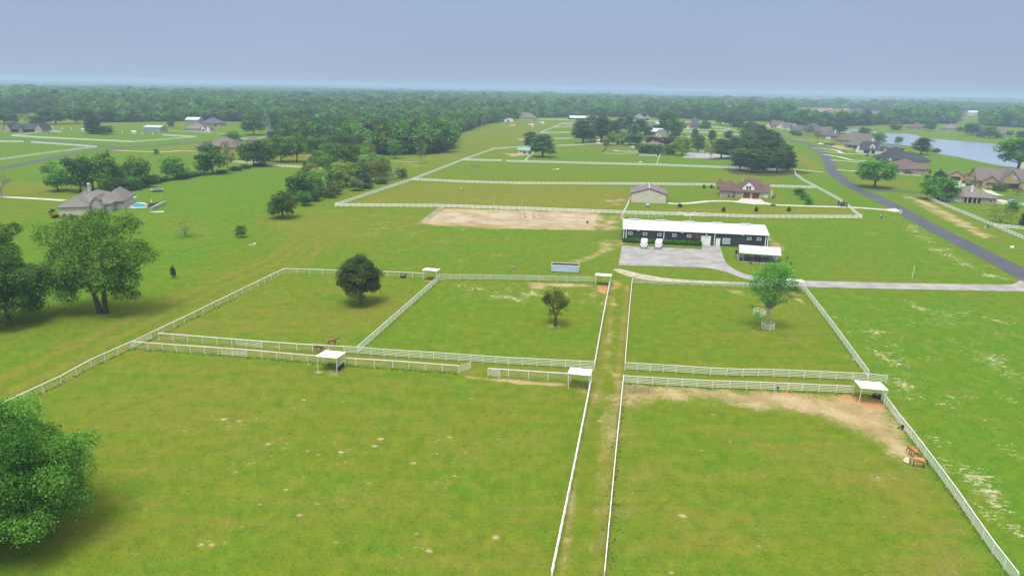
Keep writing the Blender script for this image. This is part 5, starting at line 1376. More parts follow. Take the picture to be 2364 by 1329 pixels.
for u0, u1, l_ in ((1438.5, 1458, 'clipped green hedge at the barn corner'), (1458.6, 1510.5, 'long clipped hedge behind the two white trailers'), (1530, 1591, 'long clipped hedge under the middle barn windows'), (1591.6, 1618, 'clipped hedge next to the white barn door')):
    hedge(B.at(u0, .5) * Lb, B.at(u1, .5) * Lb, -1.75, -.35, 1.35, l_, B.pa, B.root.rotation_euler.z, 'hedges along the barn front', int((u1 - u0) * 75))

# ---- open picnic pavilion
Bp = Bld('pavilion', (1706.5, 604), (1799, 611), 'open picnic pavilion with a white gable roof on slim dark posts', 'pavilion')
Lp = Bp.L; Dp = 9.4
MB().box(-.3, Lp + .3, -.3, Dp + .2, -.1, .09).build('floor_slab', M['concrete'], Bp.root)
for x in (0.05, Lp / 2, Lp - .05):
    for y in (.05, Dp - .05): MB().box(x - .06, x + .06, y - .06, y + .06, .09, 2.75).build('post', M['dark_metal'], Bp.root)
MB().gable(0, Lp, 0, Dp, 2.8, 1.3, 'x', .2, .25, .12).build('roof', M['white_roof'], Bp.root)
MB().gwall(.02, .12, .1, Dp - .1, 2.66, 1.23, 'x').gwall(Lp - .12, Lp - .02, .1, Dp - .1, 2.66, 1.23, 'x').build('gable_end', M['white_paint'], Bp.root)
MB().box(0, Lp, .0, .1, 2.5, 2.68).box(0, Lp, Dp - .1, Dp, 2.5, 2.68).build('beam', M['dark_metal'], Bp.root)
rzp = Bp.root.rotation_euler.z
def on_slab(u, v, z=.09): q = P(u, v, z); return q
def picnic(u, v, rz, label):
    r = empty('picnic_table', on_slab(u, v), rzp + rz, label, 'picnic table', 'black picnic tables under the pavilion')
    tp = MB()
    for i in range(5): tp.box(-.9, .9, -.38 + i * .155, -.25 + i * .155, .72, .76)
    tp.build('tabletop', M['dark_metal'], r)
    for y in (-.78, .78):
        MB().box(-.9, .9, y - .14, y - .01, .42, .46).box(-.9, .9, y + .01, y + .14, .42, .46).build('bench', M['dark_metal'], r)
    for x in (-.65, .65):
        MB().tube([(x, -.62, 0), (x, -.25, .71)], .035, 5).tube([(x, .62, 0), (x, .25, .71)], .035, 5).tube([(x, -.8, .40), (x, .8, .40)], .03, 5).build('leg', M['dark_metal'], r)
for i, (u, v, rz, l_) in enumerate(((1725.5, 594.8, .1, 'black picnic table at the back, beside the rear corner post'), (1724, 601.8, -.05, 'black picnic table at the front of the slab, beside the corner post'), (1748.5, 596, .05, 'black picnic table at the back of the slab, behind the middle post'), (1748, 603.2, .0, 'black picnic table at the front of the slab, at the middle post'), (1764.5, 600, 1.2, 'black picnic table turned sideways between two others'), (1777, 597.5, .1, 'black picnic table at the back of the slab, farthest from the barn yard'), (1780.5, 605.5, -.2, 'black picnic table at the front of the slab, farthest from the barn yard'))):
    picnic(u, v, rz, l_)
def bin_(u, v, label, m='black_plastic', z=.09, h=1.05, name='trash_can', cat='trash can', group='black trash cans of the pavilion', r_=.3):
    r = empty(name, P(u, v, z), 0, label, cat, group)
    MB().lathe([(0, 0), (r_ * .82, 0), (r_ * .95, .1), (r_, h * .8), (r_ * 1.04, h * .82), (r_ * .98, h * .84)], n=12).build('body', M[m], r, True)
    MB().lathe([(r_ * 1.02, h * .84), (r_ * .95, h * .93), (r_ * .4, h), (0, h)], n=12).build('lid', M[m], r, True)
bin_(1699.5, 584.5, 'black trash can at the rear corner post of the pavilion'); bin_(1709.3, 602.5, 'black trash can at the front corner post nearest the yard'); bin_(1794.5, 608.5, 'black trash can at the front corner post facing the open field')
def grill(u, v, rz, label):
    r = empty('grill', P(u, v), rz, label, 'grill', 'park grills round the pavilion')
    MB().tube([(0, 0, -.1), (0, 0, .75)], .045, 6).build('post', M['dark_metal'], r)
    MB().box(-.32, .32, -.24, .24, .75, .79).box(-.32, .32, .2, .24, .79, 1.0).box(-.32, -.28, -.24, .2, .79, 1.0).box(.28, .32, -.24, .2, .79, 1.0).build('fire_box', M['dark_metal'], r)
    MB().box(-.31, .31, -.24, .18, .96, .98).tube([(-.3, -.24, .97), (-.3, -.45, .97)], .015, 5).build('grate', M['dark_metal'], r)
grill(1733, 613.3, .2, 'black park grill on the grass in front of the pavilion'); grill(1817.5, 601, .5, 'black park grill beside the pavilion, the one farther back'); grill(1825.5, 614, 0, 'black park grill beside the pavilion, the one nearer the gravel track')

# ---- loafing shelters
def shelter(fl, fr, depth, label, trough=False, hf=2.75, hb_=2.45, panel='b'):
    a, b_ = P(*fl), P(*fr); d = b_ - a; w = d.length
    r = empty('shelter', a, math.atan2(d.y, d.x), label, 'shelter', 'white roofed horse shelters')
    for x in (.0, w):
        for y, h in ((0, hf), (depth, hb_)): MB().tube([(x, y, -.1), (x, y, h)], .055, 7).build('post', M['white_pipe'], r)
    o = .18
    MB().poly([(-o, -o, hf + .05), (w + o, -o, hf + .05), (w + o, depth + o, hb_ + .05), (-o, depth + o, hb_ + .05), (-o, -o, hf + .14), (w + o, -o, hf + .14), (w + o, depth + o, hb_ + .14), (-o, depth + o, hb_ + .14)],
              [(0, 3, 2, 1), (4, 5, 6, 7), (0, 1, 5, 4), (1, 2, 6, 5), (2, 3, 7, 6), (3, 0, 4, 7)]).build('roof', M['shed_roof'], r)
    for y, h in ((0, hf), (depth, hb_)): MB().box(-.1, w + .1, y - .05, y + .05, h - .08, h + .046).build('beam', M['white_pipe'], r)
    for z in (.5, .85, 1.2, 1.5):
        if 'b' in panel: MB().tube([(w * .35, depth, z), (w, depth, z)], .024, 5).build('rail', M['white_pipe'], r)
    for z in (.8, 1.3):
        if 'r' in panel: MB().tube([(w, .05, z), (w, depth, z)], .03, 5).build('rail', M['white_pipe'], r)
        if 'l' in panel: MB().tube([(0, .05, z), (0, depth, z)], .03, 5).build('rail', M['white_pipe'], r)
    return r
shelter((734.7, 856.5), (778.5, 861), 3.3, 'white roofed shelter with a dark side panel in the big front paddock', panel='br')
shelter((976.7, 648), (1007.5, 650), 3.0, 'small white shelter at the corner behind the oval tree', panel='b')
shelter((1374, 660), (1408, 662.5), 2.9, 'small white shelter over red earth at the upper end of the lane', panel='b')
shelter((1814.5, 673), (1851.5, 676), 3.2, 'white shelter partly behind the leaning tree, beside the concrete drive', panel='b')
shelter((1982.9, 931.6), (2040.5, 937), 3.4, 'white shelter over red earth with a tyre trough under it', panel='b')
shelter((1311.7, 897.4), (1359, 902.5), 3.0, 'white shelter beside the lane in the big front paddock', panel='b')
a = P(778.5, 861); q = empty('trough_panel', a, 1.35, 'dark panel leaning inside the side rails of the shelter', 'panel')
MB().box(.15, 2.6, -.03, .03, .25, 1.15).build('sheet', M['dark_metal'], q); MB().box(.1, 2.65, -.05, -.031, 1.1, 1.17).build('edge', M['white_pipe'], q)
tt = empty('tyre_trough', P(2025, 916), 0, 'big black tyre used as a feed trough under the shelter', 'trough')
MB().lathe([(.42, .1), (.62, .05), (.78, .12), (.82, .28), (.74, .42), (.58, .46), (.46, .40), (.42, .1), (.0, .1)], n=22).build('tyre', M['tyre'], tt, True)
for u, v, l_ in ((1823, 663.5, 'black rubber trough under the shelter by the concrete drive'), (1836, 666.5, 'dark feed tub beside the shelter by the concrete drive')):
    tu = empty('feed_tub', P(u, v), 0, l_, 'feed tub'); MB().lathe([(0, .05), (.4, .0), (.5, .35), (.46, .36), (.38, .1), (0, .1)], n=14).build('tub', M['tyre'], tu, True)

# ---- white open topped manure bin
a, b_ = P(1272.5, 627.6), P(1336.3, 630.3); d = b_ - a; w = d.length
r = empty('skip_container', a, math.atan2(d.y, d.x), 'white open topped steel bin with a dark inside on the grass', 'skip')
for nm, q in (('side_wall', (0, w, 0, .1)), ('side_wall', (0, w, 2.5, 2.6)), ('end_wall', (0, .1, .1, 2.5)), ('end_wall', (w - .1, w, .1, 2.5))):
    mb = MB().box(q[0], q[1], q[2], q[3], .15, 1.95)
    mb.build(nm, M['pale_blue'], r)
for i in range(9): MB().box(.3 + i * (w - .7) / 8, .4 + i * (w - .7) / 8, -.06, -.003, .15, 1.9).build('rib', M['pale_blue'], r)
MB().box(.1, w - .1, .1, 2.5, .15, .3).build('load', M['rusty'], r)
MB().box(.101, w - .101, 2.38, 2.497, .3, 1.93).box(.103, .2, .1, 2.38, .3, 1.93).box(w - .2, w - .103, .1, 2.38, .3, 1.93).build('dark_inner_sheet', M['dark_metal'], r)  # dark sheets over the inner faces of the bin
MB().box(-.05, w + .05, -.05, .12, 1.951, 2.03).box(-.05, w + .05, 2.48, 2.65, 1.951, 2.03).build('rim', M['white_paint'], r)

# ---- two horse trailers
def trailer(u, v, rz, label):
    r = empty('horse_trailer', P(u, v), rz, label, 'horse trailer', 'white horse trailers')
    sec = [(-1.0, .55), (1.0, .55), (1.03, 2.2), (.8, 2.42), (-.8, 2.42), (-1.03, 2.2)]
    mb = MB()
    ys = [(0.0, .72, .1), (.45, 1.0, 0), (4.6, 1.0, 0)]
    vs_ = []
    for y, s, dz in ys: vs_ += [(x * (s if y == 0 else 1), y, .55 + (z - .55) * (1 if y else .93)) for x, z in sec]
    fs = [tuple(range(6))[::-1], tuple(range(12, 18))]
    for k in range(2):
        for i in range(6): fs.append((k * 6 + i, k * 6 + (i + 1) % 6, k * 6 + 6 + (i + 1) % 6, k * 6 + 6 + i))
    mb.poly(vs_, fs).build('body', M['car_white'], r)
    MB().box(-.5, .5, 2.0, 2.8, 2.42, 2.5).box(-.45, .45, .9, 1.5, 2.42, 2.47).build('roof_vent', M['pale_pipe'], r)
    MB().tube([(-.8, .3, .5), (0, -1.25, .48)], .06, 5).tube([(.8, .3, .5), (0, -1.25, .48)], .06, 5).tube([(0, -1.2, .1), (0, -1.2, .75)], .05, 6).build('tongue', M['grey_metal'], r)
    for sx_ in (-1, 1):
        MB().box(sx_ * 1.04 - .14, sx_ * 1.04 + .14, 1.75, 3.75, .72, .86).build('fender', M['car_white'], r)
        for y in (2.25, 3.2):
            w_ = MB().tube([(sx_ * 1.0 - .11, y, .36), (sx_ * 1.0 + .11, y, .36)], .36, 14).build('wheel', M['tyre'], r)
            MB().tube([(sx_ * 1.0 - .12, y, .36), (sx_ * 1.0 + .12, y, .36)], .18, 10).build('rim', M['grey_metal'], w_)
        MB().box(sx_ * 1.036 - .012, sx_ * 1.036 + .012, 1.0, 4.2, 1.75, 2.05).build('window', M['glass_dark'], r)
    MB().box(-.62, .62, -.02, .0, 1.15, 1.2).box(-.55, .55, .15, .2, 1.75, 1.8).build('trim', M['grey_metal'], r)
trailer(1485.8, 574.2, rzp + .05, 'white horse trailer nearer the barn corner, parked before the hedge')
trailer(1518.5, 575.2, rzp - .03, 'white horse trailer with a paler roof, second from the barn corner')

# ---- beige garage barn
G = Bld('garage_barn', (1456, 466.6), (1538, 470.3), 'beige metal garage with a maroon gable roof and two round vents', 'garage', None, 'beige_siding', 'maroon_metal')
MB().box(0, G.L, 0, 17, -.1, 4.0).gwall(0, G.L, 0, 17, 4.0, 2.35, 'y').build('wall', M['beige_siding'], G.root)
MB().gable(0, G.L, 0, 17, 4.1, 2.35, 'y', .25, .2, .14).build('roof', M['maroon_metal'], G.root)
for s_ in (-1, 1):
    MB().poly([(G.L / 2, -.24, 6.42), (G.L / 2, -.24, 6.2), (G.L / 2 + s_ * (G.L / 2 + .25), -.24, 3.75), (G.L / 2 + s_ * (G.L / 2 + .25), -.24, 4.0)], [(0, 1, 2, 3), (3, 2, 1, 0)]).build('barge_board', M['maroon_trim'], G.root)
MB().box(G.L / 2 - .15, G.L / 2 + .15, -.3, 17.3, 6.42, 6.55).build('ridge_cap', M['pale_pipe'], G.root)
for u in (1492.3, 1521.3):
    x = along(G.pa, G.pb, u, 3.9) * G.L; MB().tube([(x, -.06, 3.75), (x, -.003, 3.75)], .38, 16).tube([(x, -.09, 3.75), (x, -.061, 3.75)], .22, 12).build('round_vent', M['stone_grey'], G.root)
for y in (2.5, 7.5, 12.5): G.rect('garage_door', y, .02, 3.0, 2.8, G.L, 'garage_wood', None, face='r')
MB().box(G.L - .1, G.L + .08, -.06, .1, 0, 4.0).box(-.08, .1, -.06, .1, 0, 4.0).build('corner_trim', M['maroon_trim'], G.root)

# ---- maroon roofed brick house
H = Bld('house', (1661.3, 454.3), (1757.5, 460), 'brick house with a maroon shingle roof, white dormer and two brown garage doors', 'house', None, 'brick_pink', 'maroon_shingle')
L_ = H.L
H.wing(-.01, .44, .8, 13, 3.0, 4.6, 'hip', .6, rv=416.5)
H.wing(.36, .99, 0, 14, 3.0, 5.4, 'hip', .7, rv=409)
H.wing(.66, .97, 8, 17, 5.6, 2.0, 'gx', .4, 'white_wall', rv=412)
H.wing(.97, 1.18, 5.5, 15.5, 2.9, 2.6, 'gx', .6, 'white_wall', rv=425)
dx = along(H.pa, H.pb, 1728.5, 5) * L_
MB().box(dx - 2.7, dx + 2.7, .35, 6, 3.3, 5.3).gwall(dx - 2.7, dx + 2.7, .35, 6, 5.3, 2.7, 'y').build('dormer', M['white_wall'], H.root)
MB().gable(dx - 2.7, dx + 2.7, .35, 7.6, 5.38, 2.7, 'y', .35, .3, .16).build('dormer_roof', M['maroon_shingle'], H.root)
for k in (-.6, .6): H.rect('window', dx + k, 4.2, .9, 1.5, .35, 'glass_dark', 'white_paint', frac=False, bars=False)
for u in (1723.2, 1744.5):
    H.rect('garage_door', along(H.pa, H.pb, u, 1.4), .05, 2.9, 2.35, 0, 'garage_wood', 'maroon_trim', bars=False)
for u in (1713.3, 1733.8, 1755):
    x = along(H.pa, H.pb, u, 1.4) * L_; MB().box(x - .5, x + .5, -.25, .1, -.05, 2.7).build('pier', M['brick_tan'], H.root)
H.win(along(H.pa, H.pb, 1704, 1.9), 1.5, 1.0, .9)
for k, y in enumerate((7.6, 9.6, 11.6, 13.6)): H.rect('porch_post', y, 0, .3, 2.7, L_ * 1.22 + .9, 'cream_wall', None, .3, face='l')
H.chimney(.52, 8, 5, 8.2, .8, .8, 'brick_pink')
bin_(1681.5, 455.4, 'blue recycling bin against the brick house wall', 'blue_bin', 0, 1.25, 'recycling_bin', 'bin', None, .36)
bin_(1687.5, 455.8, 'grey bin next to the blue recycling bin', 'grey_shed', 0, 1.1, 'trash_can', 'trash can', None, .33)
gz = Bld('gazebo', (1653.5, 436), (1671, 437), 'small garden gazebo with a maroon pyramid roof beside the brick house', 'gazebo', None, 'brick_tan', 'maroon_shingle')
for x in (.1, gz.L - .1):
    for y in (.1, gz.L * .9): MB().box(x - .15, x + .15, y - .15, y + .15, 0, 2.6).build('post', M['cream_wall'], gz.root)
MB().hip(0, gz.L, 0, gz.L, 2.65, 2.4, .5).build('roof', M['maroon_shingle'], gz.root)
MB().box(.25, gz.L - .25, gz.L * .92, gz.L * .98, 0, 1.0).box(gz.L * .94, gz.L * .99, .25, gz.L * .85, 0, 1.0).build('low_wall', M['brick_tan'], gz.root)
MB().tube([(gz.L * .3, gz.L * .5, 4.4), (gz.L * .3, gz.L * .5, 5.1)], .14, 8).build('flue', M['dark_metal'], gz.root)

# ---- grey brown hip roofed house with the pool
N = Bld('house', (136, 498.5), (201.5, 496.5), 'grey brown hip roofed house with pale walls beside a swimming pool', 'house', None, 'stone_grey', 'taupe_shingle')
n_ = N.L
N.wing(0, 1, 0, 15, 3.1, 4.4, 'hip', .6, 'cream_wall', rv=452)
N.wing(.12, 1.72, 6, 27, 3.1, 5.4, 'hip', .6, rv=440)
N.wing(.98, 1.5, 4.5, 16, 3.0, 4.6, 'gy', .5, 'stone_grey', rv=449)
N.wing(1.3, 2.08, 11.5, 28, 3.1, 4.8, 'hip', .6, rv=434)
N.wing(.05, .6, 20, 30, 3.0, 3.0, 'hip', .5)
N.rect('gable_window', n_ * 1.25, .3, 3.2, 4.2, 5.5, 'glass_dark', 'dark_timber', frac=False)
N.rect('window', n_ * 1.80, .6, 2.4, 1.9, 12.5, 'glass_pale', 'white_paint', frac=False); N.rect('window', n_ * 1.0 + .02 * 0 + 4.0, .9, 1.2, 1.2, n_, 'glass_dark', 'white_paint', face='r', frac=False); N.rect('window', 7.4, .9, 1.6, 1.2, n_, 'glass_dark', 'white_paint', face='r', frac=False)
for x in (1.02, 1.12): MB().box(n_ * x - .2, n_ * x + .2, 4.4, 4.8, 0, 2.9).build('porch_post', M['stone_grey'], N.root)
N.chimney(.72, 16.5, 5, 9.0, .9, .8, 'stone_grey'); MB().tube([(n_ * .72, 16.5, 9.18), (n_ * .72, 16.5, 9.5)], .5, 10).build('chimney_cap', M['white_paint'], N.root)
pc = lambda s, n=6: catmull(pxpoly(s), n)
tess('pool_terrace', pc([(243, 481), (262, 472), (285, 470), (312, 467.5), (330, 468), (342, 472), (340, 479), (318, 481), (285, 481), (262, 485), (240, 488)]), .08, M['concrete_white'])
tess('patio', pxpoly([(205, 494), (245, 476), (275, 466), (284, 473), (262, 482), (225, 492)]), .05, M['gravel'])
po = tess('pool', pc([(300, 471.5), (318, 470), (334, 472), (336, 477), (320, 479), (306, 478), (308, 474.5)]), .11, M['pool_water'])
del po['kind']; tag(po, 'blue swimming pool with a curved outline beside the grey brown house', 'pool')
a, b_ = P(349, 486), P(381, 471); d = b_ - a
sw = empty('garden_wall', a, math.atan2(d.y, d.x), 'low grey stone wall slanting behind the pool', 'wall'); MB().box(0, d.length, -.4, .4, -.1, 1.0).build('stonework', M['stone_grey'], sw); MB().box(-.08, d.length + .08, -.5, .5, 1.0, 1.15).build('coping', M['concrete'], sw)
tess('patio_edge', pxpoly([(343, 489), (379, 487), (378, 490), (355, 490.5)]), .05, M['concrete_white'])
tr_ = empty('trampoline', P(363, 441.5), 0, 'round blue edged trampoline on the meadow behind the pool', 'trampoline')
MB().lathe([(2.2, .84), (2.75, .88), (2.75, .95), (2.2, .92)], n=24).build('pad', M['trampoline_pad'], tr_, True); MB().lathe([(0, .86), (2.2, .87), (2.2, .9), (0, .9)], n=24).build('mat', M['dark_metal'], tr_)
for k in range(6):
    an = k * math.pi / 3; MB().tube([(2.6 * math.cos(an), 2.6 * math.sin(an), 0), (2.6 * math.cos(an), 2.6 * math.sin(an), .88)], .05, 6).build('leg', M['grey_metal'], tr_)
a = empty('utility_trailer', P(286, 441), .1, 'small white box trailer under the dark bushes', 'trailer')
MB().box(-1.6, 1.6, 0, 1.8, .5, 2.0).build('body', M['white_wall'], a); MB().tube([(1.6, .9, .5), (2.7, .9, .45)], .06, 5).build('tongue', M['grey_metal'], a)
for y in (-.02, 1.82): MB().tube([(0, y - .1, .35), (0, y + .1, .35)], .35, 12).build('wheel', M['tyre'], a)
a = empty('patio_umbrella', P(351, 475), 0, 'closed white parasol behind the pool', 'parasol')
MB().tube([(0, 0, 0), (0, 0, 2.6)], .04, 6).build('pole', M['white_paint'], a); MB().lathe([(.28, 1.0), (.2, 1.8), (.05, 2.6), (0, 2.65)], n=10).build('canopy', M['white_wall'], a)

# ---- cars
def car(u, v, rz, m, label, kind='suv', group=None):
    r = empty({'suv': 'parked_car', 'car': 'parked_car', 'pickup': 'pickup_truck'}[kind], P(u, v), rz, label, 'truck' if kind == 'pickup' else 'car', group)
    if kind == 'pickup': prof = [(-2.7, .5), (-2.72, 1.05), (-.6, 1.08), (-.5, 1.72), (.6, 1.75), (1.3, 1.15), (2.6, 1.02), (2.72, .5)]
    elif kind == 'suv': prof = [(-2.3, .45), (-2.34, 1.0), (-2.1, 1.65), (.4, 1.7), (1.05, 1.1), (2.2, .95), (2.32, .45)]
    else: prof = [(-2.2, .4), (-2.25, .9), (-1.5, .98), (-.9, 1.42), (.4, 1.42), (1.1, .95), (2.1, .8), (2.25, .4)]
    n = len(prof); w = .93
    vs_ = [(x, -w * (1 if z < 1.2 else .82), z) for x, z in prof] + [(x, w * (1 if z < 1.2 else .82), z) for x, z in prof]
    MB().poly(vs_, [tuple(range(n)), tuple(range(n, 2 * n))[::-1]] + [(i, n + i, n + (i + 1) % n, (i + 1) % n) for i in range(n)]).build('body', M[m], r)
    zt = max(z for _, z in prof); xs = [x for x, z in prof if z > 1.3]
    for s_ in (-1, 1): MB().poly([(min(xs) + .1, s_ * (w * .84), zt - .12), (max(xs) - .05, s_ * (w * .84), zt - .12), (max(xs) + .35, s_ * (w * .975), 1.1), (min(xs) + .02, s_ * (w * .975), 1.1)], [(0, 1, 2, 3), (3, 2, 1, 0)]).build('window', M['glass_dark'], r)
    for x in (-1.45, 1.45):
        for s_ in (-1, 1):
            wh = MB().tube([(x, s_ * .93 - .12, .35), (x, s_ * .93 + .12, .35)], .36, 14).build('wheel', M['tyre'], r); MB().tube([(x, s_ * .93 - .13, .35), (x, s_ * .93 + .13, .35)], .2, 10).build('rim', M['grey_metal'], wh)
    return r
car(2098, 402, -.15, 'car_dark', 'dark green grey car parked at the tan walled house')
car(267, 455, .6, 'car_dark', 'dark car behind the grey brown house')
car(2336, 469, .5, 'car_blue', 'pale blue car beside the white fence of the brick house')
car(1472, 343, .1, 'car_dark', 'dark car beside the clipped trees on the hill', 'suv', 'cars parked on the hill')
car(1461, 342.5, .1, 'car_white', 'silver white car beside the clipped trees on the hill', 'suv', 'cars parked on the hill')
car(1894, 334.5, math.pi - .12, 'car_white', 'white pickup truck with a blue trailer on the lakeside verge', 'pickup')
r = empty('flatbed_trailer', P(1915, 336.5), -.12, 'long blue trailer hitched to the white pickup', 'trailer')
MB().box(-4.6, 4.6, -1.1, 1.1, .75, 1.0).box(-4.6, 4.6, -1.12, -1.0, 1.0, 2.0).box(-4.6, 4.6, 1.0, 1.12, 1.0, 2.0).box(4.5, 4.62, -1.1, 1.1, 1.0, 2.0).build('bed', M['blue_paint'], r)
for x in (.6, 1.6):
    for y in (-1.0, 1.0): MB().tube([(x, y - .12, .38), (x, y + .12, .38)], .38, 12).build('wheel', M['tyre'], r)
MB().tube([(-4.6, 0, .7), (-6.2, 0, .6)], .08, 5).build('tongue', M['dark_metal'], r)
car(1145.5, 283.5, .2, 'car_white', 'white vehicle beside the white shed on the far field')

# ---- lakeside houses
lake_g = 'houses along the lake road'
h = Bld('house', (2195.3, 466), (2298.5, 472), 'brick house with a wide grey brown hip roof and a white roof chimney', 'house', None, 'brick_tan', 'taupe_shingle')
h.wing(0, 1, 0, 17, 2.75, 6.8, 'hip', .6, rv=429)
h.rect('porch', .475, .05, h.L * .36, 2.3, 0, 'dark_metal', None, .04); h.win(.14, .5, 1.9, 1.7, 0, 'glass_pale'); h.win(.88, .8, 1.3, 1.2)  # porch is a flat dark panel, the recess shade painted on the wall
for x in (.36, .47, .57): MB().box(h.L * x - .15, h.L * x + .15, -.35, -.05, 0, 2.6).build('porch_post', M['cream_wall'], h.root)
h.chimney(.47, 3.6, 3.4, 7.4, .75, .75, 'white_wall')
h = Bld('house', (2264.5, 432.5), (2420, 441), 'large golden stone house with a dark brown roof and three front gables', 'house', None, 'stone_gold', 'brown_shingle')
h.wing(-.05, .96, 3, 21, 3.6, 8.0, 'gx', .6, rv=389)
h.wing(.01, .26, 0, 12, 3.5, 4.6, 'gy', .5, rv=407); h.wing(.28, .60, 1.2, 14, 3.6, 5.8, 'gy', .5, rv=394); h.wing(.56, .82, -.6, 12, 3.4, 4.2, 'gy', .5, rv=412)
h.wing(-.12, .03, 6, 14, 2.8, 2.2, 'hip', .5)
h.win(.14, .6, 2.6, 1.7, 0, 'glass_pale', 'dark_timber'); h.win(.49, 5.0, 1.2, 1.4, 1.2, 'glass_pale', 'white_paint'); h.win(.66, .5, 1.6, 2.0, -.6, 'glass_pale'); h.rect('porch', .46, .05, h.L * .2, 2.7, 1.2, 'dark_metal', None, .04)  # porch here: dark sheet on the wall in place of porch shade
MB().box(h.L * .07, h.L * .21, -.7, -.01, 2.55, 2.75).build('awning', M['dark_timber'], h.root)
h.chimney(.68, 13, 8, 13, 1.6, 1.2, 'cream_wall')
h = Bld('garage', (2187, 416), (2224, 418.5), 'small golden stone garage with a gable over a dark door', 'garage', None, 'stone_gold', 'brown_shingle')
h.wing(0, 1, 0, 10, 3.0, 3.4, 'gy', .5, rv=395); h.wing(.95, 1.4, 1.0, 7, 2.6, 2.0, 'gy', .4); h.rect('garage_door', .48, .05, h.L * .62, 2.3, 0, 'dark_metal', None)
h = Bld('house', (2076.5, 401.3), (2143.8, 401.3), 'tan brick house with a steep red brown hip roof', 'house', lake_g, 'brick_tan', 'redbrown_shingle')
h.wing(0, 1, 0, 20, 2.9, 6.4, 'hip', .6, rv=366.5); h.wing(-.22, .3, 6, 18, 2.8, 4.6, 'hip', .5); h.win(.1, .9, 1.2, 1.3); h.win(.8, .9, 1.2, 1.3); h.chimney(.05, 12, 4, 8, .9, .9, 'white_wall')
h = Bld('house', (2020, 371.5), (2070, 378), 'pinkish brick house with a black hip roof in two steps', 'house', lake_g, 'brick_pink', 'dark_shingle')
h.wing(0, .8, 0, 18, 3.0, 6.6, 'hip', .6, rv=339); h.wing(.45, 1.6, 3, 18, 2.9, 4.6, 'hip', .6, rv=351); h.win(.5, .9, 1.2, 1.4); h.win(.68, .9, 1.2, 1.4)
for x in (-.04, .04, .12): MB().box(h.L * x - .15, h.L * x + .15, -2.2, -1.9, 0, 2.7).build('porch_post', M['white_paint'], h.root)
MB().hip(-1.2, h.L * .2, -2.5, .2, 2.8, 1.2, .3).build('porch_roof', M['dark_shingle'], h.root)
h = Bld('house', (1983, 352.8), (2024, 355.6), 'white farmhouse with a black roof, a gabled dormer and two dark garage openings', 'house', lake_g, 'white_wall', 'dark_shingle')
h.wing(0, 1, 0, 15, 3.2, 6.2, 'gx', .5, rv=327); h.wing(-.22, .06, 1, 12, 2.9, 4.2, 'gy', .4); h.wing(.92, 1.3, 3, 12, 2.8, 3.0, 'gx', .4)
MB().box(h.L * .55, h.L * .83, 1.2, 6, 3.4, 6.3).gwall(h.L * .55, h.L * .83, 1.2, 6, 6.3, 2.1, 'y').build('dormer', M['white_wall'], h.root); MB().gable(h.L * .55, h.L * .83, 1.2, 7, 6.4, 2.1, 'y', .3, .25, .14).build('dormer_roof', M['dark_shingle'], h.root)
h.rect('window', .69, 4.6, 1.5, 1.5, 1.2, 'glass_dark', 'white_paint'); h.rect('garage_door', .43, .1, h.L * .36, 2.5, 0, 'glass_dark', 'white_paint', bars=False); h.rect('garage_door', .79, .1, h.L * .2, 2.5, 0, 'glass_dark', 'white_paint', bars=False)  # open garages: dark panes stand in for the shade inside
h.chimney(.45, 13, 7, 11, 1.2, .8, 'white_wall')
h = Bld('house', (1950, 340.5), (1977, 343.5), 'red brick outbuilding with a dark green metal roof and two open bays', 'house', lake_g, 'brick_red', 'darkgreen_metal')
h.wing(0, 1.15, 0, 12, 3.0, 2.8, 'gx', .6); h.wing(1.2, 3.4, 6, 20, 3.0, 3.2, 'hip', .6); h.rect('bay_shade_panel', .42, .05, 3.0, 2.5, 0, 'dark_metal', None); h.rect('bay_shade_panel', .82, .05, 3.0, 2.5, 0, 'dark_metal', None)  # open bays are flat dark panels, their inner shade painted as colour
h = Bld('house', (1929, 329), (1968, 333), 'pale brick house with a brown roof of several hips before the lake', 'house', lake_g, 'brick_pink', 'brown_shingle')
h.wing(.1, 1.1, 0, 18, 3.0, 7.0, 'hip', .6, rv=303); h.wing(.5, 1.55, 4, 18, 3.0, 4.6, 'gx', .5, rv=308); h.wing(0, .3, -1.5, 9, 2.9, 4.0, 'hip', .5); h.win(.5, .9, 1.2, 1.4); h.win(.7, .9, 1.2, 1.4)
h = Bld('house', (1904, 320.5), (1931, 321.5), 'brick house with a blue grey roof and a white garage door', 'house', lake_g, 'brick_red', 'slate_shingle')
h.wing(0, 1, 0, 16, 3.0, 6.4, 'hip', .6, rv=300); h.wing(.8, 1.3, 3, 14, 2.9, 4.4, 'hip', .5); h.rect('garage_door', .28, .1, 5.0, 2.4, 0, 'white_wall', None); h.chimney(.9, 9, 5, 9, .9, .9, 'white_wall')
h = Bld('house', (1885, 317.5), (1906, 319.5), 'tan house with a light brown roof of two linked hips', 'house', lake_g, 'brick_tan', 'brown_shingle')
h.wing(-.6, .5, 4, 18, 3.0, 6.4, 'hip', .6, rv=293); h.wing(.1, 1, 0, 15, 3.0, 6.2, 'hip', .6, rv=295); h.win(.7, .9, 1.3, 1.4)
h = Bld('house', (1835, 305.5), (1862, 308), 'pale brick house with a tall slate roof behind a thin tree', 'house', lake_g, 'stone_grey', 'slate_shingle')
h.wing(0, .7, 0, 14, 3.2, 4.4, 'gx', .5); h.wing(.3, 1.45, 3, 19, 3.2, 8.0, 'hip', .6, rv=284); h.win(.25, .9, 1.4, 1.4)
h = Bld('house', (1821, 301), (1838, 302.5), 'house with a dark slate roof and a narrow white gable', 'house', lake_g, 'stone_grey', 'slate_shingle')
h.wing(0, 1.15, 0, 16, 3.2, 6.4, 'hip', .5, rv=288); h.wing(-.1, .2, -1, 6, 3.2, 3.6, 'gy', .4, 'white_wall')
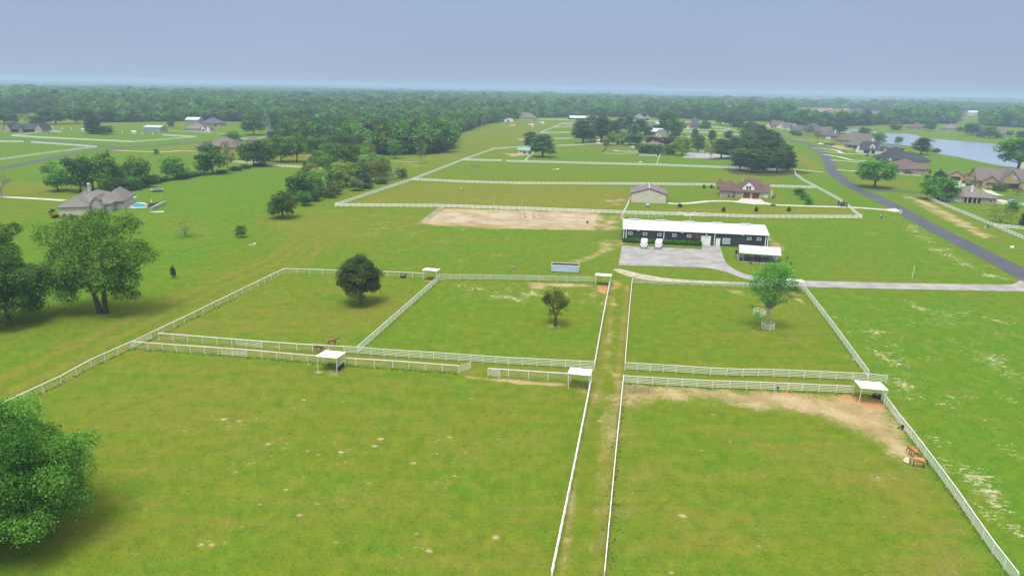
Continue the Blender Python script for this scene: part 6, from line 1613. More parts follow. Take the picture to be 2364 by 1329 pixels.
h = Bld('house', (1802, 298.5), (1820, 301), 'white gabled cottage with a brown roof in the lakeside row', 'house', lake_g, 'white_wall', 'brown_shingle')
h.wing(.1, 1.05, 1, 15, 3.2, 5.6, 'gx', .5, rv=284.5); h.wing(-.02, .32, -1, 7, 4.2, 4.4, 'gy', .4); h.wing(.8, 1.1, 0, 8, 3.2, 3.6, 'gy', .4); h.win(.15, .5, 1.4, 2.0, -1)
h = Bld('house', (1774, 294), (1795, 296), 'white house with a red brown roof at the far end of the lakeside row', 'house', lake_g, 'white_wall', 'redbrown_shingle')
h.wing(0, 1, 0, 15, 3.2, 5.8, 'gx', .5, rv=279); h.wing(-.5, .15, 4, 15, 3.4, 6.4, 'hip', .5, rv=276); h.wing(-.08, .14, -1.5, 6, 4.0, 3.6, 'gy', .4); h.rect('garage_door', .4, .1, 3.2, 2.4, 0, 'dark_metal', None); h.rect('garage_door', .7, .1, 3.2, 2.4, 0, 'dark_metal', None)
fl_g = 'houses on the far shore of the lake'
for a, b_, l_, wm_, rm_, ws in (((2100, 299.5), (2132, 300.5), 'red brown roofed house on the far shore, beside a dark tree', 'brick_pink', 'redbrown_shingle', [(0.1, 1, 0, 18, 3, 7.5, 'hip'), (-.15, .3, 3, 12, 3, 4, 'hip')]),
                            ((2187, 302), (2214, 302.5), 'grey roofed house with an open porch on the far shore', 'stone_grey', 'taupe_shingle', [(0, 1.15, 0, 18, 3, 6.5, 'hip')]),
                            ((2254, 309.5), (2271, 310), 'slate roofed house half behind a dark tree on the far shore', 'brick_tan', 'slate_shingle', [(0, 1, 0, 16, 3, 8, 'hip')]),
                            ((2294, 313), (2328, 314.5), 'brown roofed house nearest the photo edge on the far shore', 'brick_tan', 'brown_shingle', [(0, 1, 0, 20, 3, 7.2, 'hip'), (.6, 1.15, 4, 16, 3, 5, 'hip')])):
    h = Bld('house', a, b_, l_, 'house', fl_g, wm_, rm_)
    for q in ws: h.wing(*q)
    h.win(.3, .9, 1.4, 1.5); h.win(.7, .9, 1.4, 1.5)
# houses seen over the trees, a mile and more away
dg = 'distant houses beyond the lake woods'
for i, (u, v, w, hp, kind, wm_, rm_, l_) in enumerate(((1890, 258.5, 16, 5, 'gx', 'white_wall', 'red_metal', 'pink roofed house on the distant pasture, first of the row'), (1908, 258.5, 16, 7, 'hip', 'brick_pink', 'red_metal', 'pink roofed house with a peak on the distant pasture'), (1946, 258, 14, 6, 'gx', 'brick_pink', 'red_metal', 'small red roofed house in the middle of the distant row'), (1970, 261, 20, 8, 'hip', 'stone_grey', 'slate_shingle', 'grey roofed house in the middle of the distant row'), (2003, 264, 24, 4, 'gx', 'cream_wall', 'brown_shingle', 'long low tan house in the distant row'), (2030, 266, 18, 6, 'gx', 'brick_pink', 'redbrown_shingle', 'brick house at the end of the distant row'), (2138, 264, 30, 7, 'gx', 'cream_wall', 'redbrown_shingle', 'long house with dormers seen over the far trees'), (2165, 265, 18, 6, 'gx', 'white_wall', 'red_metal', 'pink roofed wing of the long house over the far trees'), (2212, 268.5, 17, 7, 'gy', 'red_metal', 'red_metal', 'bright red barn in the far clearing'), (2236, 266, 22, 9, 'gx', 'cream_wall', 'white_roof', 'cream barn with a white roof above the far clearing'), (1674, 254, 20, 9, 'hip', 'white_wall', 'taupe_shingle', 'white house rising out of the woods beyond the pine grove'), (1968, 241, 12, 2.6, 'gx', 'white_wall', 'white_roof', 'long white roof far away, nearer of two'), (1994, 246, 13, 2.6, 'gx', 'white_wall', 'white_roof', 'long white roof far away, farther of two'), (1846, 231, 18, 2.5, 'gx', 'white_wall', 'white_roof', 'white building in the distant town, first of three'), (1867, 232.5, 14, 2.5, 'gx', 'white_wall', 'white_roof', 'white building in the distant town, second of three'), (1885, 234, 14, 2.5, 'gx', 'white_wall', 'white_roof', 'white building in the distant town, third of three'))):
    p = P(u, v); mp_ = mpp(p); hh_ = height(p, hp)
    h = Bld('house' if 'barn' not in l_ else 'barn', (u, v), (u + w, v + w * .0186), l_, 'house' if 'barn' not in l_ else 'barn', dg, wm_, rm_)
    lift = 1.5
    h.wing(0, 1, 0, w * mp_ * .55, hh_ * .5 + lift, hh_ * .5, kind, .6)
# ---- the hill
hg = 'buildings on the pine hill'
h = Bld('stable', (1195, 355), (1225, 356), 'small cream stable with a pale green roof beside two pines', 'stable', None, 'cream_wall', 'green_metal')
h.wing(0, 1, 0, 8, 2.9, 1.8, 'gx', .7); h.win(.27, 1.1, 1.3, 1.0); h.rect('door', .52, .05, 1.3, 2.2, 0, 'dark_metal', None); h.rect('door', .92, .05, 1.3, 2.2, 0, 'dark_metal', None)
h = Bld('house', (1481, 346), (1537, 348), 'low house with a brown roof hidden behind garden bushes', 'house', hg, 'brick_pink', 'brown_shingle')
h.wing(0, 1, 0, 14, 2.8, 3.4, 'hip', .6, rv=327); h.wing(.7, 1.02, -4, 9, 2.7, 3.0, 'hip', .5); h.chimney(.45, 7, 4, 7.4, .9, .8, 'cream_wall')
h = Bld('cottage', (1500, 327), (1538, 329), 'cream cottage with a steep gable under pale barge boards', 'cottage', hg, 'cream_wall', 'taupe_shingle')
h.wing(.1, .9, 0, 16, 3.0, 8.2, 'gy', .9); h.win(.35, 1.0, 1.6, 1.5); h.win(.65, 1.0, 1.6, 1.5); h.win(.5, 5.6, 1.2, 1.3, bars=False)
for s_ in (-1, 1):
    x = h.L / 2; MB().poly([(x, -.7, 11.7), (x, -.7, 11.1), (x + s_ * h.L * .46, -.7, 2.2), (x + s_ * h.L * .46, -.7, 2.8)], [(0, 1, 2, 3), (3, 2, 1, 0)]).build('barge_board', M['pale_pipe'], h.root)
h = Bld('barn', (1491, 312.5), (1530, 313.5), 'dark fronted stable with a pale metal roof behind the cottage', 'barn', hg, 'grey_wall', 'white_roof')
h.wing(0, 1, 0, 11, 4.4, 3.0, 'gx', .6, 'dark_metal')
h = Bld('barn', (1497.5, 298), (1523, 299), 'grey barn with a gable trimmed in white and a dark doorway', 'barn', hg, 'grey_wall', 'white_roof')
h.wing(0, 1, 0, 18, 5.0, 3.2, 'gy', .5); h.wing(-.3, .02, 2, 16, 4.0, .8, 'gx', .3, 'white_wall'); h.rect('door', .62, .1, 7.0, 5.0, 0, 'glass_dark', 'white_paint')
h = Bld('house', (1460, 278), (1500, 279), 'house with a wide taupe hip roof at the edge of the wood', 'house', hg, 'cream_wall', 'taupe_shingle')
h.wing(0, .75, 0, 22, 3.2, 7.2, 'hip', .8, rv=262); h.wing(.7, 1.05, 4, 18, 3.2, 4.8, 'hip', .8); h.rect('porch', .85, .1, 5.5, 2.5, 4.0, 'dark_metal', None)  # dark porch sheet paints the shade of the recess, no real depth
h = Bld('house', (1584, 297.5), (1617, 298.5), 'house with a steep slate roof and a small orange gable', 'house', hg, 'slate_shingle', 'slate_shingle')
h.wing(.2, 1, 0, 20, 4.2, 11.5, 'hip', .6, 'grey_wall'); h.wing(-.02, .3, -3, 8, 3.8, 4.2, 'gy', .5, 'orange_wall'); h.wing(-.12, .3, 4, 12, 3.4, 4.0, 'hip', .5, 'grey_wall'); h.rect('porch', .14, .1, 3.4, 2.4, -3, 'cream_wall', 'white_paint')
h = Bld('stable', (1316, 277), (1366, 277.5), 'long low stable with a pale metal roof at the edge of the wood', 'stable', hg, 'dark_metal', 'white_roof')
h.wing(0, 1, 0, 12, 3.2, 3.0, 'gx', .6)
h = Bld('stable', (1366, 277.5), (1405, 278.2), 'end of the long stable with a pinkish roof', 'stable', hg, 'pink_wall', 'brown_shingle')
h.wing(.02, 1, 0, 12, 3.2, 3.4, 'gx', .5)
h = Bld('house', (1198.5, 276.5), (1235, 277.5), 'far house with a brown hip roof standing before the wood', 'house', None, 'stone_grey', 'brown_shingle')
h.wing(0, 1, 0, 15, 3.2, 6.0, 'hip', .6); h.wing(.1, .6, 5, 18, 3.4, 6.8, 'gx', .5); h.win(.3, .9, 1.6, 1.5); h.win(.7, .9, 1.6, 1.5)
h = Bld('shed', (1164, 281.3), (1184, 281.8), 'white shed with a low gable and a brown door on the far field', 'shed', None, 'white_wall', 'white_roof')
h.wing(0, 1, 0, 8, 3.4, 1.6, 'gy', .4); h.rect('door', .48, .1, 3.0, 2.6, 0, 'garage_wood', None); h.wing(-.35, .0, 1.0, 6, 2.4, .5, 'gx', .3, 'blue_paint', 'blue_paint')
for u, v, l_ in ((1219, 292.5, 'white run in shed on the far field, the one nearer the camera'), (1243.5, 287, 'white run in shed on the far field, the one farther up')):
    h = Bld('field_shed', (u, v), (u + 12.5, v + .3), l_, 'shed', 'run in sheds on the far field', 'white_wall', 'white_roof'); h.wing(.15, 1, 0, 4.5, 2.4, .7, 'gx', .4); h.rect('opening_shade', .35, .1, 1.8, 1.9, 0, 'dark_metal', None)  # shed mouth is a dark panel painted as the shade within
# ---- farther farm houses
h = Bld('house', (454, 348.5), (548, 351), 'large house with brown hip roofs and dark stone walls', 'house', None, 'stone_gold', 'brown_shingle')
h.wing(.2, .9, 1, 19, 3.4, 7.4, 'hip', .7, rv=316); h.wing(0, .3, -1, 12, 3.2, 4.4, 'hip', .6, rv=326); h.wing(.62, .8, -2.5, 8, 3.2, 4.0, 'gy', .5); h.wing(.8, 1, -.5, 12, 3.2, 4.8, 'hip', .6); h.rect('garage_door', .1, .1, 3.2, 2.4, -1, 'garage_wood', None); h.rect('garage_door', .22, .1, 3.2, 2.4, -1, 'garage_wood', None); h.win(.45, .9, 1.8, 1.5, 1)
h = Bld('house', (568, 331.5), (586, 332.5), 'small annex with a brown hip roof beyond the bright tree', 'house', None, 'brick_tan', 'brown_shingle'); h.wing(0, 1, 0, 8, 2.8, 2.8, 'hip', .5)
h = Bld('house', (10, 305.5), (100, 306.5), 'long tan brick house with a dark grey gabled roof', 'house', None, 'brick_tan', 'dark_shingle')
h.wing(.1, .95, 2, 18, 3.4, 6.2, 'gx', .6, rv=286); h.wing(0, .18, -1, 14, 3.3, 5.0, 'gy', .5); h.wing(.80, 1, -1, 14, 3.3, 5.0, 'gy', .5); h.wing(.38, .5, -1, 9, 3.2, 2.6, 'gy', .5, 'brick_red')
MB().box(h.L * .2, h.L * .8, -.6, 2, 2.9, 3.05).build('porch_roof', M['redbrown_shingle'], h.root); h.rect('porch', .3, .1, 8, 2.5, 2, 'glass_dark', None); h.rect('porch', .62, .1, 10, 2.5, 2, 'glass_dark', None)  # both porch panels paint the shade under the porch roof as dark colour
h = Bld('shed', (331.5, 305), (371, 306), 'plain grey metal shed with a pale roof in the green pasture', 'shed', None, 'grey_shed', 'grey_metal')
h.wing(0, 1, 0, 12, 4.6, 1.6, 'gx', .3); h.rect('door', .38, .1, 6, 3.8, 0, 'grey_wall', None)
h = Bld('house', (426, 304.3), (484, 305.5), 'cottage with a grey hip roof and two white trimmed gables', 'house', None, 'stone_grey', 'taupe_shingle')
h.wing(0, .75, 1, 18, 3.0, 5.8, 'hip', .6, rv=284.5); h.wing(.7, .86, -1.5, 10, 3.2, 4.2, 'gy', .6, 'white_wall'); h.wing(.85, 1.02, 0, 10, 3.2, 3.8, 'gy', .6, 'white_wall'); h.rect('window', .78, .6, 2, 2.4, -1.5, 'dark_metal', 'white_paint')
h = Bld('barn', (428, 285.3), (458, 285.8), 'white roofed metal barn behind the grey cottage', 'barn', None, 'grey_shed', 'white_roof'); h.wing(0, 1, 0, 16, 4.4, 2.6, 'gx', .4)
h = Bld('house', (470, 291.5), (507, 292.2), 'house with a dark slate roof and brown garage doors behind the cottage', 'house', None, 'brick_tan', 'slate_shingle'); h.wing(-.2, 1, 0, 18, 3.2, 5.6, 'hip', .6); h.rect('garage_door', .45, .1, 3.4, 2.4, 0, 'garage_wood', None); h.rect('garage_door', .75, .1, 3.4, 2.4, 0, 'garage_wood', None)
h = Bld('house', (601, 266.5), (617, 267.5), 'grey house at the end of the long farm road', 'house', None, 'white_wall', 'slate_shingle'); h.wing(0, .8, 0, 18, 4, 6.5, 'gx', .5); h.wing(.65, 1, -2, 10, 4, 5, 'gy', .5)
for u, v, w_, l_ in ((109, 299, 11, 'white roofed lean to in the pasture behind the tan house'), (188, 303, 12, 'white roofed lean to beside the dark cedar'), (304, 308.5, 9, 'small white jump or trough in the fenced pasture')):
    h = Bld('field_shed', (u, v), (u + w_, v + .2), l_, 'shed', 'white lean tos in the pasture', 'white_wall', 'white_roof'); h.wing(0, 1, 0, 3.5, 1.7, .7, 'gx', .4)
for i, (u, v) in enumerate(((144, 300.5), (165.5, 300.3), (262, 307), (283, 308), (329, 311), (352, 312))):
    p = empty('marker_post', P(u, v), 0, 'short white post standing in the far pasture', 'post', 'white posts in the far pasture'); MB().box(-.3, .3, -.15, .15, 0, 2.2).box(-.4, .4, -.2, .2, 2.2, 2.35).build('shaft', M['white_paint'], p)
# ------------------------------------------------------------------ horses
def coat(name, body, points, z0=.45, z1=.75):
    m, t, b, l = bsdf(name); b.inputs['Roughness'].default_value = .55; b.inputs['Specular IOR Level'].default_value = .3
    tcn = nd(t, 'ShaderNodeTexCoord'); s = nd(t, 'ShaderNodeSeparateXYZ'); mr_ = nd(t, 'ShaderNodeMapRange'); mr_.inputs[1].default_value = z0; mr_.inputs[2].default_value = z1
    n = nd(t, 'ShaderNodeTexNoise'); n.inputs['Scale'].default_value = 3
    r_ = nd(t, 'ShaderNodeValToRGB'); ramp(r_, [(.3, tuple(c * .8 for c in body)), (.7, tuple(c * 1.2 for c in body))])
    mx = nd(t, 'ShaderNodeMixRGB'); mx.inputs[1].default_value = (*points, 1)
    l(tcn.outputs['Object'], s.inputs[0]); l(s.outputs[2], mr_.inputs[0]); l(tcn.outputs['Object'], n.inputs[0]); l(n.outputs[0], r_.inputs[0]); l(r_.outputs[0], mx.inputs[2]); l(mr_.outputs[0], mx.inputs[0]); l(mx.outputs[0], b.inputs['Base Color']); M[name] = m
coat('bay', (.22, .085, .03), (.02, .012, .01)); coat('bay_sock', (.19, .07, .025), (.30, .26, .22), .1, .35); coat('buckskin', (.42, .20, .075), (.02, .012, .01), .5, .8)
coat('chestnut', (.38, .15, .05), (.34, .15, .06)); coat('grey_coat', (.72, .70, .66), (.6, .58, .55)); coat('palomino', (.50, .38, .22), (.5, .4, .28))
mat('hair_black', (.012, .010, .009), .6, .3, 3); mat('hair_flax', (.42, .33, .2), .6, .3, 3); mat('hair_white', (.7, .68, .64), .6, .2, 3); mat('hair_red', (.25, .09, .03), .6, .3, 3)
def horse(u, v, rz, m, hair, label, head='level', stride=0.0, group=None, name='horse', yaw=0.0):
    r = empty(name, P(u, v), rz, label, 'horse', group)
    V, E, Rr = [], [], []
    def add(p, rr_, par=None):
        V.append(p); Rr.append(rr_)
        if par is not None: E.append((par, len(V) - 1))
        return len(V) - 1
    hip = add((-.52, 0, 1.18), (.25, .29)); bar = add((-.1, 0, 1.12), (.27, .30), hip); gir = add((.25, 0, 1.13), (.26, .30), bar); sho = add((.52, 0, 1.2), (.23, .29), gir); rump = add((-.78, 0, 1.22), (.17, .20), hip)
    cy, sy = math.cos(yaw), math.sin(yaw)
    def hd(x, z): dx_ = x - .52; return (.52 + dx_ * cy, dx_ * sy, z)
    path = {'level': [(.72, 1.42, .17), (.95, 1.60, .125), (1.18, 1.72, .10), (1.32, 1.66, .095), (1.50, 1.50, .075), (1.62, 1.40, .055)],
            'graze': [(.76, 1.20, .17), (1.0, .92, .13), (1.18, .62, .10), (1.25, .46, .095), (1.30, .24, .075), (1.32, .12, .055)],
            'tuck': [(.78, 1.18, .18), (.98, .98, .15), (1.02, .74, .12), (.98, .58, .10), (.90, .38, .075), (.86, .26, .055)]}[head]
    k = sho
    for x, z, rr_ in path: k = add(hd(x, z), (rr_ * .8, rr_), k)
    poll = len(V) - 4
    for s_ in (-1, 1):
        px_, _, pz = V[poll]; e_ = add((px_ - .02, V[poll][1] + s_ * .06, pz + .13), (.03, .03), poll); add((px_, V[poll][1] + s_ * .075, pz + .23), (.012, .012), e_)
    for s_ in (-1, 1):
        f = stride * s_
        a1 = add((.50, s_ * .17, .95), (.115, .14), sho); a2 = add((.50 + f * .6, s_ * .16, .52), (.055, .06), a1); a3 = add((.46 + f * .9, s_ * .16, .16), (.038, .04), a2); add((.52 + f, s_ * .16, .035), (.055, .06), a3)
        b1_ = add((-.55, s_ * .19, .92), (.15, .19), hip); b2_ = add((-.45 - f * .4, s_ * .18, .74), (.09, .11), b1_); b3 = add((-.76 - f * .8, s_ * .17, .50), (.055, .065), b2_); b4 = add((-.70 - f, s_ * .17, .16), (.04, .042), b3); add((-.64 - f, s_ * .17, .035), (.055, .06), b4)
    me = bpy.data.meshes.new('body'); me.from_pydata(V, E, []); o = ob('body', me, r); o.data.materials.append(M[m])
    sk = o.modifiers.new('skin', 'SKIN'); sk.use_smooth_shade = True
    for i, x in enumerate(Rr): me.skin_vertices[0].data[i].radius = x
    me.skin_vertices[0].data[0].use_root = True
    o.modifiers.new('sub', 'SUBSURF').levels = 2; o.modifiers['sub'].render_levels = 2
    MB().tube([(-.93, 0, 1.27), (-1.05, .01, 1.12), (-1.10, .02, .75), (-1.06, .0, .42)], [.05, .075, .085, .02], 7).build('tail', M[hair], r, True)
    n0 = [(.60, 0, 1.47)] + [(*hd(x - (.06 if head != 'level' else .1), z + rr_ * .9)[:2], z + rr_ * .9) for x, z, rr_ in path[:3]]
    MB().tube(n0, [.03, .06, .055, .03], 6).build('mane', M[hair], r, True)
    return r
horse(767, 797.5, rad(2), 'bay', 'hair_flax', 'bay horse walking with its head up beyond the alley fence', 'level', .16)
horse(737, 812, rad(-20), 'bay_sock', 'hair_black', 'bay horse with a white hind leg grazing behind the alley fence', 'graze', .08)
horse(2117.5, 1077, rad(160), 'buckskin', 'hair_black', 'buckskin horse with a black mane and tail, head tucked to the hay', 'tuck', .05)
horse(2106, 1054, rad(98), 'chestnut', 'hair_red', 'sorrel horse seen from behind, beyond the buckskin at the fence', 'graze', .03)
horse(1287, 395, rad(200), 'grey_coat', 'hair_white', 'white horse grazing in the green field', 'graze', .08)
horse(1279.5, 395.5, rad(190), 'palomino', 'hair_flax', 'pale tan horse lying low beside the white horse', 'graze', .02)
horse(1065.5, 440, rad(80), 'palomino', 'hair_white', 'pale horse alone in the brown field', 'graze', .05)
horse(1478, 377.5, rad(0), 'grey_coat', 'hair_white', 'white horse on the slope below the garden', 'graze', .05) 
def flat_patch(name, px, z, mt, label, cat, skirt=.12):
    o = tess(name, catmull(pxpoly(px), 4), z, mt, skirt=skirt); del o['kind']; tag(o, label, cat); return o
mat('hay', (.40, .38, .22), .9, .3, 3, bump=.4)
flat_patch('hay_pile', [(2083, 1063), (2092, 1056), (2098, 1058), (2100, 1068), (2092, 1068)], .10, M['hay'], 'thin pile of pale hay in front of the buckskin horse', 'hay')
# black iron horse statue by the maroon roofed house
st = horse(1785, 459.5, rad(25), 'dark_metal', 'dark_metal', 'black horse statue rearing its head on the lawn by the house', 'level', .05, name='horse_statue'); st['category'] = 'statue'
def lying(u, v, label):
    r = empty('log_ornament', P(u, v), .2, label, 'ornament'); MB().tube([(-1.3, 0, .35), (-.2, .1, .5), (1.0, 0, .4), (1.6, .1, .6)], [.15, .35, .3, .1], 8).build('figure', M['dark_metal'], r, True); MB().tube([(-.8, 0, 0), (-.6, 0, .4)], .06, 5).tube([(.7, 0, 0), (.6, 0, .4)], .06, 5).build('stand', M['dark_metal'], r)
lying(1783, 475.5, 'dark lying sculpture on short legs beside the pale drive')
# ------------------------------------------------------------------ black entrance gate
a, b_ = P(1936, 476.5), P(1955.5, 479.5); d = b_ - a
r = empty('entrance_gate', P(1944, 471), 0, 'black iron driveway gate swung open between dark posts', 'gate')
def rel(u, v, z=0): q = P(u, v) - P(1944, 471); return Vector((q.x, q.y, z))
for u, v, h in ((1935.5, 474), (1941, 477.5), (1948.5, 473), (1954.5, 479)) and [(1935, 473.5, 1.9), (1941, 477.5, 1.7), (1948.5, 477.5, 2.3), (1954.5, 479, 2.3)]:
    q = rel(u, v); MB().box(q.x - .18, q.x + .18, q.y - .18, q.y + .18, 0, h).build('post', M['dark_metal'], r)
for (u0, v0), (u1, v1) in (((1935, 473.5), (1948.5, 477.5)), ((1941, 477.5), (1948.5, 477.5))):
    q0, q1 = rel(u0, v0), rel(u1, v1); mb = MB()
    for z in (.3, .9, 1.5): mb.tube([q0 + Vector((0, 0, z)), q1 + Vector((0, 0, z))], .05, 5)
    for k in range(1, 12): c = q0.lerp(q1, k / 12); mb.tube([c + Vector((0, 0, .2)), c + Vector((0, 0, 1.6 + .3 * math.sin(k / 12 * math.pi)))], .03, 4)
    mb.build('leaf', M['dark_metal'], r)
# brick mailbox pier, utility boxes, pole
r = empty('mailbox_pillar', P(2078, 493.5), .3, 'pale brick mailbox pillar at the mouth of the drive', 'mailbox')
MB().box(-.4, .4, -.4, .4, -.05, 1.45).build('pier', M['cream_wall'], r); MB().box(-.48, .48, -.48, .48, 1.45, 1.58).poly([(-.48, -.48, 1.58), (.48, -.48, 1.58), (.48, .48, 1.58), (-.48, .48, 1.58), (0, 0, 1.85)], [(0, 1, 4), (1, 2, 4), (2, 3, 4), (3, 0, 4)]).build('cap', M['stone_grey'], r); MB().box(.4, .45, -.15, .15, .95, 1.2).build('mail_door', M['dark_metal'], r)
def ubox(u, v, label, m, w=.9, h=.9, name='utility_box', group='green utility boxes on the verges'):
    r = empty(name, P(u, v), R.uniform(-.3, .3), label, 'utility box', group)
    MB().box(-w / 2, w / 2, -w / 2.4, w / 2.4, .08, h).poly([(-w / 2 - .03, -w / 2.4 - .03, h), (w / 2 + .03, -w / 2.4 - .03, h), (w / 2 + .03, w / 2.4 + .03, h + .1), (-w / 2 - .03, w / 2.4 + .03, h + .1)], [(0, 1, 2, 3), (3, 2, 1, 0)]).build('cabinet', M[m], r); MB().box(-w / 2 - .15, w / 2 + .15, -w / 2.4 - .15, w / 2.4 + .15, -.05, .08).build('plinth', M['concrete'], r)
mat('green_box', (.06, .16, .10), .5, .2, 1)
ubox(2035, 505, 'green utility box on the verge below the white fence corner', 'green_box'); ubox(2279.5, 526, 'green utility box beside the roadside fence', 'green_box'); ubox(2274, 527, 'small pale riser next to the green box at the roadside fence', 'pale_pipe', .35, 1.0)
for u, v, l_ in ((2032, 503.5, 'white riser pipe beside the green utility box'), (2039.5, 505.5, 'pale meter lid stand beside the green utility box')):
    r = empty('riser', P(u, v), 0, l_, 'pipe'); MB().tube([(0, 0, -.1), (0, 0, 1.3 if 'riser' in l_ else .5)], .11, 8).build('pipe', M['white_paint'], r); MB().box(-.16, .16, -.16, .16, 1.3 if 'riser' in l_ else .5, 1.38 if 'riser' in l_ else .58).build('cap', M['white_paint'], r)
r = empty('pole', P(2105.5, 642), 0, 'lone white pipe pole standing in the grass by the drive', 'pole'); MB().tube([(0, 0, -.1), (.12, .05, 3.4)], .075, 8).build('shaft', M['white_pipe'], r); MB().lathe([(.1, 3.4), (.1, 3.46), (0, 3.5)], (.12, .05, 0), 8).build('cap', M['white_pipe'], r)
for u, v, h, l_ in ((116, 728, 3.2, 'rusty iron pole with a bar across its head beside the dark broad tree'), (89, 719, 2.6, 'thinner iron pole half behind the dark broad tree')):
    r = empty('iron_pole', P(u, v), 0, l_, 'pole', 'iron poles by the dark tree'); MB().tube([(0, 0, -.1), (0, 0, h)], .07, 7).build('shaft', M['rusty'], r); MB().tube([(-.3, 0, h), (.3, 0, h)], .07, 6).build('crossbar', M['pale_pipe'], r)
r = empty('drinker', P(2336, 571.5), 0, 'round white water lid on the grass beside the road', 'lid'); MB().lathe([(.55, 0), (.55, .35), (.45, .5), (0, .55)], n=14).build('dome', M['car_white'], r, True)
# arena bits, walker behind the barn
for u, v, l_ in ((1211, 501, 'dark short jump stand in the sand arena, first of two'), (1230.5, 501.5, 'dark jump stand with a foot in the sand arena')):
    r = empty('jump_stand', P(u, v), 0, l_, 'jump stand'); MB().tube([(0, 0, 0), (0, 0, 1.9)], .07, 6).build('upright', M['dark_metal'], r); MB().box(-.2, 1.0, -.1, .1, .04, .18).build('foot', M['dark_metal'], r)
r = empty('barrel', P(1356, 515.5), 0, 'black barrel in the corner of the sand arena', 'barrel'); MB().lathe([(0, 0), (.32, 0), (.34, .3), (.34, .6), (.32, .9), (0, .9)], n=14).build('drum', M['black_plastic'], r, True); MB().lathe([(.33, .9), (.33, .94), (0, .94)], n=14).build('lid', M['dark_metal'], r)
for u, v, h, l_ in ((1139.5, 476, 3.6, 'thin lamp pole behind the long fence'), (1100, 495, 1.2, 'pale marker post at the back of the sand arena'), (1160, 493, .7, 'fallen pale pole in the sand arena'), (1204, 477, 3.2, 'second thin pole behind the long fence')):
    r = empty('thin_pole', P(u, v), 0, l_, 'pole'); MB().tube([(0, 0, -.1), (0, 0, h)], .05, 6).build('shaft', M['pale_pipe'], r); MB().box(-.15, .15, -.08, .08, h, h + .12).build('head', M['grey_metal'], r)
wk = P(1592, 516); r = empty('horse_walker', wk, 0, 'white hot walker with long arms behind the barn', 'horse walker')
MB().tube([(0, 0, 0), (0, 0, 3.2)], .12, 8).build('mast', M['white_pipe'], r)
for an, ln in ((2.6, 6.5), (2.1, 6.2), (1.05, 6.0), (.45, 7.0), (-.6, 6.0), (-2.2, 6.0)): MB().tube([(0, 0, 3.1), (ln * math.cos(an), ln * math.sin(an), 3.6)], .09, 5).build('arm', M['white_pipe'], r)
fence([(1441, 503), (1480, 504.5), (1530, 506)], 'pipe2', 'row of pipe pens behind the dark barn')
r = empty('stone_post', P(1435.5, 506), 0, 'pale square gate pillar behind the barn corner', 'pillar'); MB().box(-.5, .5, -.5, .5, 0, 1.8).build('shaft', M['cream_wall'], r); MB().box(-.58, .58, -.58, .58, 1.8, 1.95).build('cap', M['stone_grey'], r)
r = empty('round_bale', P(1495, 478), .3, 'grey weathered heap on the grass before the beige garage', 'bale'); MB().lathe([(0, -.7), (.7, -.68), (.8, -.5), (.8, .5), (.7, .68), (0, .7)], n=16).build('roll', M['stone_grey'], r, True); r.children[0].rotation_euler = (rad(90), 0, 0); r.children[0].location = (0, 0, .78); MB().tube([(-.9, 0, .06), (.9, 0, .06)], .06, 5).build('tie', M['pale_pipe'], r)
# brush heaps
for u, v, w_, l_ in ((1186, 618.5, 1.3, 'small heap of grey brush on the grass behind the fence'), (1098, 384, 4.5, 'heap of grey brush in the horse field')):
    r = empty('brush_heap', P(u, v), 0, l_, 'brush heap'); g2 = random.Random(int(u)); mb = MB()
    for _ in range(70):
        x, y = g2.gauss(0, w_ * .35), g2.gauss(0, w_ * .3); an = g2.uniform(0, 6.3); ln = w_ * g2.uniform(.2, .5); z = max(.03, .5 * (1 - abs(x) / w_)) * g2.random() * w_ * .4
        mb.tube([(x, y, z), (x + ln * math.cos(an), y + ln * math.sin(an), z + g2.uniform(0, .25))], .05, 4)
    mb.build('twigs', M['bark_pale'], r); MB().lathe([(w_ * .6, 0), (w_ * .4, w_ * .1), (0, w_ * .16)], n=12).build('core', M['bark'], r)
r = empty('hay_feeder', P(931, 640.5), 0, 'dark round hay feeder at the fence behind the oval tree', 'feeder')
MB().lathe([(.75, .05), (.78, .1), (.78, .55), (.75, .55), (.72, .1)], n=18).build('ring', M['dark_metal'], r)
for k in range(12): an = k * math.pi / 6; MB().tube([(.76 * math.cos(an), .76 * math.sin(an), .5), (.92 * math.cos(an), .92 * math.sin(an), 1.35)], .035, 5).build('bar', M['dark_metal'], r)
MB().lathe([(0, .9), (.5, .8), (.65, .4), (.6, .05)], n=14).build('hay', M['rusty'], r)
for u, v, m_, l_ in ((2083, 987, 'black_plastic', 'small black bucket hung on the long fence, above the horses'), (1795.5, 897, 'blue_bin', 'purple blue bucket hung on the fence of the worn paddock')):
    r = empty('bucket', P(u, v, .35), 0, l_, 'bucket'); MB().lathe([(0, 0), (.17, 0), (.23, .42), (.20, .42), (.15, .05), (0, .05)], n=12).build('pail', M[m_], r, True); MB().tube([(-.21, 0, .4), (-.15, 0, .62), (0, 0, .7), (.15, 0, .62), (.21, 0, .4)], .012, 4).build('handle', M['grey_metal'], r)
r = empty('flag_marker', P(588, 567), 0, 'small white and red marker on the mown meadow', 'marker'); MB().tube([(0, 0, 0), (0, 0, .9)], .04, 5).build('stake', M['white_paint'], r); MB().box(-.35, .35, -.02, .02, .45, .95).build('board', M['white_wall'], r)
for i, (u, v) in enumerate(((1266, 326), )): pass
for u, v, rz, l_ in ((1371, 338, .2, 'raised garden beds framed in timber below the pines'),):
    r = empty('garden_bed', P(1372, 341), rz, l_, 'garden bed')
    for k in range(4): MB().box(k * 4.2, k * 4.2 + 2.6, 0, 6, 0, .45).build('bed_frame', M['rusty'], r)
mat('steps_stone', (.5, .46, .38), .8, .1, 1)
